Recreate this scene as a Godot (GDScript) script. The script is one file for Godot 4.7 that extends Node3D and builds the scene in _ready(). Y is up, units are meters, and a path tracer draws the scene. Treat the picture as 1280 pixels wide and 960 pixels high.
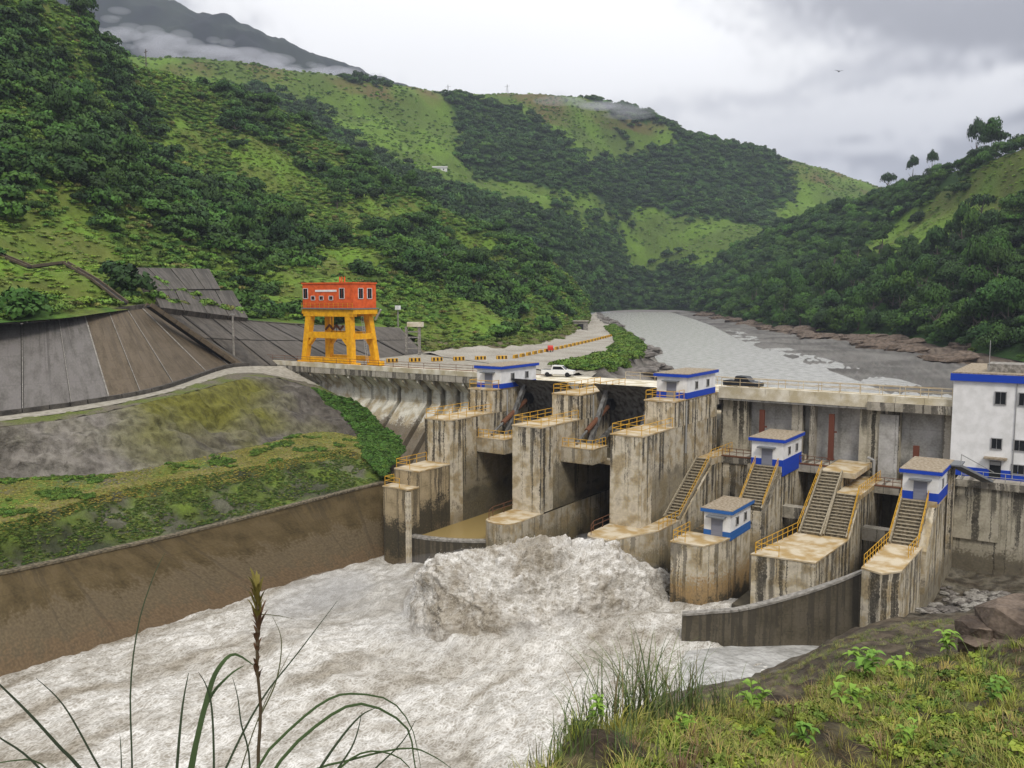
extends Node3D

func _ready() -> void:
	# camera, sky, sun, exposure
	var cam := Camera3D.new()
	cam.name = "camera"
	cam.position = Vector3(0, 31, 0)
	cam.rotation_degrees = Vector3(-5.556, 34.3, 0)
	cam.fov = 47.15
	cam.near = 0.2
	cam.far = 8000.0
	add_child(cam)
	var env := Environment.new()
	env.background_mode = Environment.BG_SKY
	env.sky = Sky.new()
	var pano := PanoramaSkyMaterial.new()
	pano.panorama = sky_picture()
	env.sky.sky_material = pano
	env.background_energy_multiplier = 1.0
	env.tonemap_mode = Environment.TONE_MAPPER_LINEAR
	env.tonemap_exposure = 1.4
	env.sdfgi_enabled = true; env.ssao_enabled = true; env.ssil_enabled = true
	env.volumetric_fog_enabled = true; env.volumetric_fog_density = 0.0
	env.fog_enabled = true
	env.fog_density = 0.00015
	env.fog_light_color = Color(0.80, 0.84, 0.92)
	var we := WorldEnvironment.new()
	we.name = "surroundings"
	we.environment = env
	add_child(we)
	var sun := DirectionalLight3D.new()
	sun.name = "sun"
	sun.light_energy = 0.5
	sun.light_angular_distance = 14.0
	sun.light_color = Color(1.0, 0.97, 0.92)
	sun.shadow_enabled = true
	sun.look_at_from_position(Vector3(60, 90, 60), Vector3.ZERO)
	add_child(sun)
	# tools shared by everything below
	noise.seed = 4; noise.frequency = 0.01; noise.fractal_octaves = 4
	fine.seed = 12; fine.frequency = 0.03; fine.fractal_octaves = 5
	ridged.seed = 31; ridged.frequency = 0.05; ridged.fractal_type = FastNoiseLite.FRACTAL_RIDGED; ridged.fractal_octaves = 4
	materials()
	var ps := st(); bar(ps, Vector3.ZERO, Vector3.UP, 0.04, -1, 5)
	M["post_mesh"] = mesh_of(ps)
	M["leaf_free"] = M.foam
	print("materials ", Time.get_ticks_msec())
	# large structure
	var G := hills()
	G.left = left_bank(G.nl)
	G.up = upstream()
	G.front = front()
	print("land ", Time.get_ticks_msec())
	dam_walls()
	spillway_piers()
	intake_piers()
	white_building()
	crane()
	weir()
	pool()
	print("dam ", Time.get_ticks_msec())
	# objects and plants
	small_things(G)
	print("things ", Time.get_ticks_msec())
	forests(G)
	print("forests ", Time.get_ticks_msec())
	foreground(G.front)
	mist()
	print("done ", Time.get_ticks_msec())

func sky_picture() -> ImageTexture:
	var w := 1024; var h := 512
	var a := FastNoiseLite.new(); a.seed = 3; a.frequency = 1.1; a.fractal_octaves = 5; a.domain_warp_enabled = true; a.domain_warp_amplitude = 0.35; a.domain_warp_frequency = 1.4
	var b := FastNoiseLite.new(); b.seed = 8; b.frequency = 0.7; b.fractal_octaves = 3
	var data := PackedFloat32Array()
	data.resize(w * h * 3)
	for y in h:
		var el := PI * (0.5 - (y + 0.5) / h)
		for x in w:
			var az := TAU * (x + 0.5) / w
			var d := Vector3(sin(az) * cos(el), sin(el), -cos(az) * cos(el))
			# clouds lie in a flat layer: look along it
			var e := maxf(d.y, 0.0) + 0.16
			var q := Vector3(d.x / e * 0.42, d.y * 2.2, d.z / e * 0.42)
			var k := 0.5 + 0.9 * a.get_noise_3dv(q)
			var l := 0.5 + 0.9 * b.get_noise_3dv(q)
			var v := 0.45 + 0.46 * (smoothstep(0.25, 0.75, k) - 0.42) + 0.30 * (l - 0.5)
			v *= 1.0 + 2.2 * maxf(d.y, 0.0) * maxf(d.y, 0.0)
			if d.y < 0.0: v = lerpf(v, 0.16, clampf(-d.y * 5.0, 0.0, 1.0))
			v = maxf(v, 0.05)
			var i := (y * w + x) * 3
			var t := clampf((v - 0.3) * 2.0, 0.0, 1.0)
			data[i] = v * lerpf(0.95, 1.0, t); data[i + 1] = v * lerpf(0.965, 1.0, t); data[i + 2] = v * lerpf(1.06, 1.01, t)
	var im := Image.create_from_data(w, h, false, Image.FORMAT_RGBF, data.to_byte_array())
	return ImageTexture.create_from_image(im)

func mist() -> void:
	var sm := FogMaterial.new()
	sm.albedo = Color(0.97, 0.97, 0.98)
	sm.density = 0.02
	var sp := FogMaterial.new()
	sp.albedo = Color(0.97, 0.97, 0.98)
	sp.density = 0.07
	for e in [[-62, 1.2, -64, 12, 4, 12], [-58, 1.4, -70, 10, 5, 10], [-55, 1.0, -60, 12, 3.4, 9], [-66, 0.8, -62, 8, 3, 14], [-63, 0.8, -55, 10, 3, 10], [-49, 0.8, -58, 10, 3, 6]] + SPRAY:
		var f := FogVolume.new()
		f.name = numbered("spray_mist")
		f.shape = RenderingServer.FOG_VOLUME_SHAPE_ELLIPSOID
		f.size = Vector3(e[3], e[4], e[5])
		f.material = sm if e[3] > 8.0 else sp
		add_child(f)
		f.position = Vector3(e[0], e[1], e[2])
		tag(f, "thin white spray hanging over the pool round the surge", "spray", "spray over the pool", "stuff")
	var fm := FogMaterial.new()
	fm.albedo = Color(0.95, 0.96, 1.0)
	fm.density = 0.013
	for e in MISTS:
		var f := FogVolume.new()
		f.name = numbered("hill_cloud")
		f.shape = RenderingServer.FOG_VOLUME_SHAPE_ELLIPSOID
		f.size = Vector3(e[3], e[4], e[5])
		f.material = fm
		add_child(f)
		f.position = Vector3(e[0], e[1], e[2])
		f.rotation.y = e[6]
		tag(f, "low cloud drifting over the far mountain", "cloud", "low clouds over the mountain", "stuff")

const NL := [[-125.0, 26.7, -48.2, -124.9, 27.2, -53.7, -124.5, 27.7, -59.5, -126.4, 28.0, -67.1, -127.3, 28.3, -71.8, -129.5, 28.8, -77.5, -133.2, 29.3, -86.0, -136.1, 29.0, -93.3, -138.7, 28.2, -101.7, -141.1, 26.8, -114.4, -142.7, 25.9, -126.0, -142.2, 25.4, -134.5, -140.0, 25.0, -142.0, -137.2, 23.9, -152.0, -136.1, 20.9, -165.1, -134.9, 20.0, -176.3, -136.5, 19.8, -192.5, -139.8, 19.8, -209.0, -147.5, 20.1, -234.0, -157.1, 20.4, -259.5, -167.4, 21.0, -285.3, -189.8, 21.6, -332.3, -206.0, 22.3, -366.0], [-151.3, 37.6, -59.0, -151.2, 37.9, -65.7, -151.3, 38.1, -73.0, -153.3, 38.1, -81.9, -154.7, 38.1, -87.7, -158.4, 38.1, -95.2, -164.8, 38.4, -106.9, -167.5, 38.2, -115.2, -169.9, 37.4, -124.9, -171.1, 36.0, -139.1, -170.7, 34.9, -151.1, -168.3, 33.6, -159.5, -164.3, 32.3, -166.9, -159.2, 30.1, -176.6, -155.5, 26.3, -188.8, -152.8, 25.0, -199.7, -152.4, 24.4, -214.9, -154.4, 23.9, -230.8, -160.1, 23.7, -254.0, -168.0, 23.4, -277.5, -176.6, 23.2, -300.8, -195.7, 23.0, -342.6, -209.6, 22.9, -372.3], [-185.4, 53.5, -73.2, -185.2, 53.4, -81.2, -186.1, 53.3, -90.5, -188.2, 52.7, -101.2, -190.3, 52.5, -108.5, -195.9, 51.9, -118.4, -205.8, 52.2, -134.0, -208.3, 51.8, -143.7, -210.3, 51.0, -155.0, -210.1, 49.5, -171.2, -207.1, 47.8, -183.7, -202.2, 45.2, -191.9, -196.0, 42.5, -199.3, -187.8, 38.6, -208.5, -180.7, 33.5, -219.5, -175.9, 31.5, -230.0, -172.9, 30.2, -243.9, -173.3, 29.0, -259.1, -176.5, 28.1, -280.0, -182.1, 26.7, -300.9, -188.4, 25.7, -321.0, -203.4, 24.3, -356.0, -214.2, 23.5, -380.5], [-223.1, 75.2, -89.1, -222.9, 74.7, -98.7, -224.6, 74.1, -110.1, -226.8, 72.7, -122.8, -229.6, 72.2, -131.7, -237.4, 70.9, -144.1, -251.3, 71.2, -164.2, -253.4, 70.8, -175.5, -255.0, 69.7, -188.6, -253.2, 68.1, -206.9, -247.4, 65.5, -219.9, -239.7, 60.8, -227.9, -231.0, 56.1, -235.2, -219.5, 50.0, -243.9, -208.6, 43.0, -253.5, -201.6, 40.0, -263.7, -195.7, 37.6, -276.1, -194.3, 35.4, -290.5, -194.7, 33.3, -308.9, -197.8, 30.6, -326.8, -201.5, 28.5, -343.3, -211.9, 25.8, -370.9, -219.3, 24.2, -389.6], [-263.3, 103.2, -106.3, -263.2, 102.1, -117.6, -265.7, 101.1, -131.3, -268.0, 98.5, -146.0, -271.6, 97.7, -156.7, -281.7, 95.6, -171.9, -299.8, 96.1, -196.7, -301.6, 95.4, -209.6, -302.8, 94.1, -224.7, -299.3, 92.1, -245.2, -290.5, 88.2, -258.7, -279.8, 80.9, -266.5, -268.5, 73.6, -273.8, -253.4, 64.6, -281.8, -238.5, 55.1, -290.0, -229.1, 50.8, -299.8, -220.1, 46.8, -310.5, -216.8, 43.2, -324.1, -214.2, 39.7, -339.7, -214.7, 35.2, -354.5, -215.6, 31.8, -367.2, -221.0, 27.3, -386.8, -224.8, 24.8, -399.3], [-305.5, 137.8, -124.7, -305.4, 136.0, -137.8, -308.9, 134.5, -153.7, -311.3, 130.4, -170.7, -315.7, 129.2, -183.1, -328.2, 126.2, -201.2, -350.7, 127.0, -231.1, -352.2, 125.9, -245.6, -353.0, 124.4, -262.7, -347.7, 122.1, -285.6, -335.8, 116.3, -299.6, -322.0, 105.8, -307.1, -307.9, 95.2, -314.3, -289.1, 82.5, -321.7, -269.9, 69.9, -328.3, -258.0, 64.0, -337.7, -245.8, 58.0, -346.7, -240.5, 52.7, -359.5, -234.7, 47.2, -372.2, -232.4, 40.6, -383.7, -230.4, 35.5, -392.4, -230.6, 29.1, -403.5, -230.6, 25.5, -409.5], [-416.6, 83.8, -170.1, -414.7, 82.0, -187.1, -416.3, 80.5, -207.2, -416.5, 76.4, -228.4, -419.5, 75.2, -243.3, -430.6, 72.2, -263.9, -450.9, 73.0, -297.1, -450.6, 71.9, -314.2, -449.2, 70.4, -334.3, -440.5, 68.1, -361.8, -425.3, 62.3, -379.5, -408.8, 51.8, -390.0, -391.9, 41.2, -400.0, -369.3, 28.5, -411.0, -346.1, 15.9, -421.0, -330.9, 10.0, -433.0, -315.2, 4.0, -444.6, -307.2, -1.3, -459.2, -298.7, -6.8, -473.7, -294.5, -13.4, -486.3, -291.2, -18.5, -495.8, -290.1, -24.9, -507.7, -289.5, -28.5, -514.1]]
const MH := [[-381.1, 88.4, -219.9, -377.5, 87.8, -248.6, -372.8, 87.2, -271.2, -366.3, 86.2, -294.5, -353.9, 79.7, -309.2, -335.0, 70.2, -329.6, -317.5, 60.1, -346.6, -298.6, 49.1, -362.9, -283.2, 35.9, -384.5, -271.1, 27.5, -405.2, -258.9, 20.6, -427.7, -322.5, 20.6, -585.0, -351.0, 21.0, -702.1, -322.2, 20.9, -705.9, -303.4, 20.9, -696.8, -251.3, 19.3, -653.3, -199.1, 18.8, -608.3, -168.8, 21.0, -617.3, -136.8, 23.2, -625.2, -110.4, 25.0, -630.4, -73.5, 27.4, -635.8], [-426.1, 105.9, -246.3, -421.8, 106.0, -278.3, -417.0, 106.0, -303.8, -409.0, 105.5, -329.3, -396.3, 99.6, -346.7, -377.2, 91.2, -371.5, -359.4, 81.9, -392.7, -340.0, 71.4, -413.4, -326.3, 60.2, -443.2, -312.4, 53.2, -466.9, -298.1, 47.2, -492.2, -348.8, 53.4, -632.1, -369.3, 56.7, -737.6, -339.8, 54.1, -743.2, -321.3, 52.0, -736.5, -271.7, 46.3, -704.5, -221.3, 41.8, -674.2, -189.4, 41.6, -689.8, -154.8, 40.9, -704.4, -125.6, 39.9, -713.1, -84.0, 38.5, -722.1], [-484.5, 128.3, -280.7, -479.3, 129.3, -316.9, -474.3, 130.1, -346.2, -464.4, 130.1, -374.4, -451.2, 125.2, -395.3, -431.9, 118.2, -425.9, -413.8, 110.0, -452.6, -393.6, 100.6, -478.9, -382.2, 92.5, -519.3, -366.0, 87.4, -547.0, -348.9, 82.6, -575.7, -382.9, 92.1, -693.2, -392.9, 96.4, -783.6, -362.6, 91.2, -791.5, -344.4, 87.1, -787.9, -298.0, 78.1, -771.0, -250.2, 70.4, -759.7, -216.0, 67.6, -783.9, -178.2, 63.5, -807.1, -145.2, 59.3, -820.4, -97.7, 53.0, -834.1], [-549.2, 155.1, -318.8, -543.1, 157.1, -359.7, -537.9, 159.0, -393.2, -525.9, 159.6, -424.5, -512.2, 156.0, -449.3, -492.5, 151.3, -486.2, -474.1, 144.9, -519.0, -453.0, 137.3, -551.6, -444.3, 133.9, -603.9, -425.5, 131.7, -635.9, -405.3, 128.4, -668.4, -420.7, 137.9, -761.0, -419.1, 141.0, -834.7, -387.8, 133.0, -845.1, -370.1, 127.0, -845.0, -327.3, 115.7, -844.7, -282.3, 105.8, -854.6, -245.7, 100.1, -888.3, -204.2, 92.3, -921.0, -167.1, 84.0, -939.5, -112.9, 71.6, -958.4], [-618.4, 186.3, -359.8, -611.2, 189.5, -405.6, -605.9, 192.8, -443.7, -591.6, 194.0, -478.2, -577.3, 192.2, -507.1, -557.4, 190.5, -550.9, -538.6, 186.7, -590.2, -516.6, 181.8, -629.4, -510.7, 185.2, -694.3, -489.2, 186.7, -731.0, -465.7, 185.5, -767.6, -461.3, 191.4, -833.5, -447.1, 190.8, -889.3, -414.9, 180.0, -902.5, -397.6, 172.1, -906.1, -358.7, 159.5, -923.5, -316.8, 148.5, -956.1, -277.6, 139.8, -1000.0, -232.3, 127.6, -1042.9, -190.7, 114.5, -1066.8, -129.4, 94.7, -1091.4], [-691.1, 221.8, -402.9, -682.9, 226.5, -453.9, -677.4, 231.4, -496.8, -660.7, 233.5, -534.8, -645.8, 233.9, -567.9, -625.6, 236.2, -618.9, -606.4, 235.8, -665.1, -583.4, 234.5, -711.3, -580.6, 246.8, -789.5, -556.2, 253.0, -831.1, -529.3, 254.5, -871.9, -504.0, 252.9, -909.7, -476.7, 246.2, -946.8, -443.4, 232.4, -962.8, -426.6, 222.7, -970.4, -391.8, 209.9, -1006.4, -353.2, 199.1, -1062.8, -311.3, 187.1, -1117.4, -262.0, 169.9, -1171.1, -215.7, 151.1, -1200.8, -146.8, 122.4, -1231.3], [-863.9, 131.8, -503.7, -849.5, 136.5, -564.6, -838.6, 141.4, -615.0, -816.1, 143.5, -660.6, -796.0, 143.9, -700.0, -767.7, 146.2, -759.6, -741.1, 145.8, -812.9, -710.3, 144.5, -866.0, -699.0, 156.8, -950.6, -667.4, 163.0, -997.3, -633.1, 164.5, -1042.9, -600.9, 162.9, -1084.7, -566.6, 156.2, -1125.4, -527.0, 142.4, -1144.5, -507.0, 132.7, -1153.5, -464.4, 119.9, -1192.8, -416.3, 109.1, -1252.6, -365.0, 97.1, -1310.1, -305.6, 79.9, -1366.2, -251.1, 61.1, -1397.6, -170.5, 32.4, -1429.9]]
const RH := [[-269.3, 21.1, -646.1, -251.1, 21.0, -614.3, -231.1, 21.0, -578.3, -199.7, 19.8, -525.9, -167.4, 18.3, -471.1, -151.2, 17.7, -449.5, -114.4, 16.9, -393.7, -85.9, 16.9, -359.9, -69.9, 17.0, -340.0, -51.7, 16.7, -311.5, -35.6, 16.3, -277.7, -23.0, 16.3, -250.8, -14.8, 16.3, -231.4, -3.7, 15.9, -210.0, 6.5, 14.6, -199.9], [-274.9, 23.1, -659.5, -258.6, 24.4, -632.6, -240.7, 25.8, -602.1, -211.5, 26.2, -556.6, -180.9, 25.7, -508.4, -164.6, 25.8, -488.7, -127.2, 25.8, -436.8, -96.6, 26.0, -403.5, -79.1, 26.3, -383.0, -58.9, 26.1, -352.0, -41.0, 25.6, -316.5, -26.8, 25.4, -286.6, -17.6, 25.3, -265.8, -4.9, 25.2, -243.3, 6.8, 24.7, -231.8], [-282.2, 25.0, -676.8, -268.4, 28.0, -656.3, -253.2, 31.1, -633.0, -226.9, 33.4, -596.6, -198.3, 34.3, -556.8, -182.0, 35.5, -539.6, -143.9, 36.8, -492.7, -110.6, 37.6, -460.1, -91.1, 38.2, -438.6, -68.2, 38.3, -404.7, -48.1, 37.8, -366.8, -31.8, 37.4, -333.0, -21.1, 37.3, -310.5, -6.5, 37.9, -286.5, 7.2, 38.6, -273.2], [-290.3, 27.1, -696.1, -279.2, 31.9, -682.6, -267.1, 37.0, -667.3, -243.9, 41.7, -640.9, -217.7, 44.6, -610.4, -201.4, 47.2, -596.0, -162.4, 50.6, -554.7, -126.2, 52.4, -522.9, -104.5, 53.5, -500.4, -78.7, 54.0, -463.1, -56.1, 53.8, -422.6, -37.4, 53.2, -384.5, -25.3, 53.2, -360.0, -8.4, 55.0, -334.5, 7.4, 57.1, -319.1], [-298.9, 29.4, -716.7, -290.8, 36.1, -710.8, -281.9, 43.5, -704.0, -262.2, 51.2, -688.3, -238.4, 56.7, -667.8, -222.1, 61.1, -656.3, -182.2, 67.6, -621.0, -143.0, 70.7, -590.1, -118.9, 72.7, -566.5, -90.0, 73.7, -525.6, -64.8, 74.1, -482.2, -43.6, 73.2, -439.6, -29.8, 73.5, -413.0, -10.6, 77.0, -385.8, 7.4, 81.0, -368.2], [-308.0, 31.7, -738.3, -303.1, 40.6, -740.4, -297.5, 50.6, -742.6, -281.4, 62.0, -738.2, -260.3, 70.8, -728.2, -244.0, 77.5, -719.8, -203.2, 87.9, -690.7, -160.7, 92.9, -660.7, -134.2, 95.8, -636.0, -102.0, 97.6, -591.3, -74.1, 98.8, -545.0, -50.2, 97.6, -497.5, -34.8, 98.4, -468.7, -13.2, 104.0, -439.8, 7.2, 110.4, -419.9], [-354.2, -22.3, -849.1, -348.5, -13.4, -851.4, -342.1, -3.4, -854.0, -324.1, 8.0, -850.3, -300.7, 16.8, -841.2, -282.5, 23.5, -833.4, -237.1, 33.9, -805.8, -189.1, 38.9, -777.3, -159.0, 41.8, -753.4, -122.4, 43.6, -709.5, -90.2, 44.8, -663.9, -62.3, 43.6, -616.9, -43.7, 44.4, -588.4, -16.8, 50.0, -559.7, 9.2, 56.4, -539.9]]
const FM := [[-1372.1, 270.9, -606.0, -1345.4, 276.9, -692.7, -1318.6, 281.2, -763.2, -1275.6, 286.0, -857.0, -1241.3, 288.6, -920.9, -1188.0, 291.3, -1006.9, -1134.4, 292.6, -1082.0, -1100.8, 293.0, -1124.4, -1069.7, 293.1, -1161.0, -1007.8, 292.5, -1227.5, -925.0, 290.5, -1305.5], [-1611.1, 433.2, -718.3, -1559.4, 415.5, -808.1, -1515.6, 407.3, -881.6, -1455.7, 400.8, -981.4, -1408.0, 395.6, -1047.5, -1336.2, 383.1, -1134.6, -1272.7, 374.7, -1215.4, -1233.3, 369.6, -1260.9, -1197.0, 362.8, -1300.1, -1135.7, 355.7, -1383.7, -1058.6, 349.0, -1494.0], [-1849.3, 629.8, -832.3, -1772.9, 580.4, -924.6, -1712.2, 555.6, -1000.8, -1635.4, 534.4, -1106.4, -1574.4, 519.1, -1174.6, -1484.2, 487.8, -1262.5, -1410.9, 467.4, -1348.9, -1365.7, 455.5, -1397.5, -1324.3, 440.6, -1439.2, -1263.6, 425.5, -1539.9, -1192.1, 412.8, -1682.5], [-2094.0, 867.7, -951.5, -1992.2, 777.4, -1045.8, -1914.2, 731.4, -1124.5, -1820.1, 691.5, -1235.8, -1745.6, 663.5, -1305.9, -1636.4, 608.9, -1394.5, -1553.2, 573.9, -1486.7, -1502.0, 553.9, -1538.3, -1455.3, 529.0, -1582.6, -1395.3, 504.4, -1700.9, -1329.6, 484.0, -1876.7], [-2458.1, 687.7, -1116.9, -2346.4, 597.4, -1231.7, -2259.1, 551.4, -1327.1, -2151.0, 511.5, -1460.5, -2065.9, 483.5, -1545.5, -1940.9, 428.9, -1653.9, -1842.1, 393.9, -1763.3, -1781.5, 373.9, -1824.5, -1726.1, 349.0, -1877.0, -1649.0, 324.4, -2010.2, -1560.9, 304.0, -2203.1]]
const NL_GRASS := [[-187, -74, -190, -93, -196, -106, -198, -114, -196, -116, -191, -119, -180, -115, -160, -104, -146, -96, -135, -89, -125, -48], [-295, -226, -307, -256, -290, -263, -268, -251, -253, -221, -265, -213], [-250, -246, -264, -279, -260, -305, -247, -295, -222, -238, -226, -226], [-192, -162, -214, -203, -204, -219, -188, -213, -155, -147, -144, -121, -149, -119], [-151, -170, -169, -213, -169, -248, -169, -280, -167, -285, -137, -201, -136, -165, -137, -156], [-305, -125, -303, -151, -306, -166, -300, -167, -283, -145, -269, -109], [-242, -305, -235, -320, -228, -334, -212, -299, -223, -286], [-305, -205, -307, -224, -289, -218, -279, -197, -286, -191]]
const MH_FOREST := [[-550, -695, -555, -741, -523, -767, -485, -784, -454, -771, -442, -783, -441, -878, -418, -919, -418, -956, -402, -983, -379, -1025, -342, -1043, -304, -1001, -291, -899, -276, -842, -323, -833, -361, -824, -404, -824, -407, -737, -402, -663, -423, -645, -447, -620, -466, -601, -490, -653, -506, -700, -525, -682], [-509, -899, -468, -951, -425, -972, -414, -948, -466, -906, -493, -864], [-547, -318, -585, -473, -563, -538, -517, -515, -469, -479, -448, -508, -418, -500, -408, -554, -368, -583, -387, -724, -349, -762, -292, -738, -219, -747, -105, -895, -73, -636, -259, -428, -382, -219], [-596, -600, -600, -636, -585, -631, -581, -595], [-524, -661, -529, -706, -484, -710, -484, -683, -503, -671]]
const RH_GRASS := [[-130, -539, -117, -558, -104, -558, -69, -509, -34, -460, 7, -416, 7, -372, -26, -393, -44, -419, -57, -428, -63, -426, -85, -461, -105, -485], [-135, -556, -106, -527, -96, -494, -112, -509, -124, -514]]
const BANK := [[-76.0, -2.0, -8.0, -75.0, -2.0, -25.0, -74.5, -2.0, -37.0, -74.3, -2.0, -53.0, -73.8, -2.0, -66.0, -72.0, -2.0, -78.0, -71.3, -2.0, -84.0], [-82.0, 7.0, -8.0, -81.5, 7.0, -25.0, -78.8, 7.1, -36.5, -77.8, 7.1, -45.5, -76.7, 7.2, -56.3, -74.4, 8.0, -76.5, -71.6, 8.6, -84.0], [-84.0, 10.5, -8.0, -83.5, 10.5, -25.0, -82.2, 10.7, -38.3, -86.0, 10.8, -53.5, -84.6, 10.8, -69.8, -83.8, 10.9, -83.4, -73.3, 9.2, -79.4], [-106.0, 10.5, -8.0, -103.0, 11.0, -25.0, -100.3, 11.1, -47.1, -92.3, 11.3, -56.7, -94.1, 11.3, -76.6, -95.7, 11.3, -90.9, -84.7, 9.2, -96.3], [-110.0, 16.0, -8.0, -108.0, 16.5, -25.0, -102.7, 16.6, -48.5, -101.1, 17.1, -59.1, -102.6, 18.2, -71.9, -110.6, 18.4, -94.1, -105.1, 12.4, -108.6], [-113.0, 16.2, -8.0, -110.5, 16.6, -25.0, -111.0, 16.8, -52.5, -109.7, 17.4, -64.2, -110.3, 18.2, -74.2, -126.5, 18.9, -97.1, -123.0, 18.9, -107.0]]
const LINED := [[-113.0, 16.2, -8.0, -110.5, 16.6, -25.0, -111.0, 16.8, -52.5, -109.7, 17.4, -64.2, -110.3, 18.2, -74.2, -126.5, 18.9, -97.1, -127.0, 18.9, -104.0], [-131.0, 27.0, -8.0, -130.0, 27.2, -25.0, -130.0, 27.4, -62.1, -130.2, 28.1, -73.3, -131.9, 28.9, -82.0, -133.5, 29.4, -88.0, -139.0, 29.0, -94.4]]
const PANELS := [[-132.4, 18.9, -103.4, -126.0, 18.9, -105.4, -125.2, 18.9, -118.2, -122.9, 18.9, -133.7, -126.4, 18.9, -150.5], [-134.8, 29.4, -88.9, -139.1, 28.2, -102.0, -141.6, 26.7, -115.2, -143.5, 25.5, -131.3, -135.6, 24.4, -153.1]]
const ROADSIDE := [[-345.2, 20.0, -633.0, -286.6, 18.5, -533.5, -233.1, 17.0, -446.4, -157.0, 16.2, -314.4, -108.7, 15.8, -229.0, -81.2, 15.4, -178.4, -59.8, 15.0, -138.0], [-310.6, 20.6, -563.5, -221.8, 19.8, -405.0, -171.7, 19.5, -323.2, -124.1, 19.4, -245.7, -88.1, 19.3, -180.5, -73.6, 19.1, -141.1, -69.1, 18.9, -119.1], [-266.5, 20.7, -476.3, -197.0, 19.8, -349.9, -164.5, 19.4, -286.2, -132.6, 19.2, -219.2, -121.4, 19.1, -178.0, -126.6, 19.1, -159.4, -127.3, 19.0, -148.9], [-206.0, 22.3, -366.0, -186.0, 21.9, -325.6, -164.5, 21.0, -280.3, -150.0, 20.2, -242.9, -137.2, 19.8, -201.2, -135.2, 19.9, -176.7, -136.8, 21.3, -160.0]]
const RIGHTBAR := [[-298.6, 20.3, -666.7, -227.4, 18.6, -537.9, -170.2, 17.1, -431.8, -111.4, 16.0, -309.9, -69.8, 15.6, -230.3, -42.6, 15.4, -180.9, -26.4, 15.2, -147.4, -12.2, 15.0, -118.6], [-286.9, 20.7, -658.5, -219.0, 19.3, -537.4, -162.6, 17.5, -438.9, -110.6, 16.5, -341.3, -72.9, 16.2, -278.2, -46.2, 16.0, -233.1, -27.9, 15.7, -195.2, -10.5, 15.5, -158.9], [-269.3, 21.1, -646.1, -206.4, 20.1, -536.7, -151.2, 17.7, -449.5, -109.3, 16.9, -388.2, -77.7, 16.9, -350.1, -51.7, 16.7, -311.5, -30.3, 16.3, -267.0, -8.1, 16.0, -219.2], [-249.3, 23.1, -646.1, -186.4, 22.1, -536.7, -131.2, 19.7, -449.5, -89.3, 18.9, -388.2, -57.7, 18.9, -350.1, -31.7, 18.7, -311.5, -10.3, 18.3, -267.0, 11.9, 18.0, -219.2]]
const RIVER := [[-359.2, 20.0, -629.0, -300.6, 18.5, -529.5, -247.1, 17.0, -442.4, -171.0, 16.0, -310.4, -122.7, 15.6, -225.0, -95.2, 15.4, -174.4, -73.8, 15.0, -134.0], [-288.6, 20.0, -666.7, -217.4, 18.5, -537.9, -160.2, 17.0, -431.8, -101.4, 16.0, -309.9, -59.8, 15.6, -230.3, -32.6, 15.4, -180.9, -2.2, 15.0, -118.6]]
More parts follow.
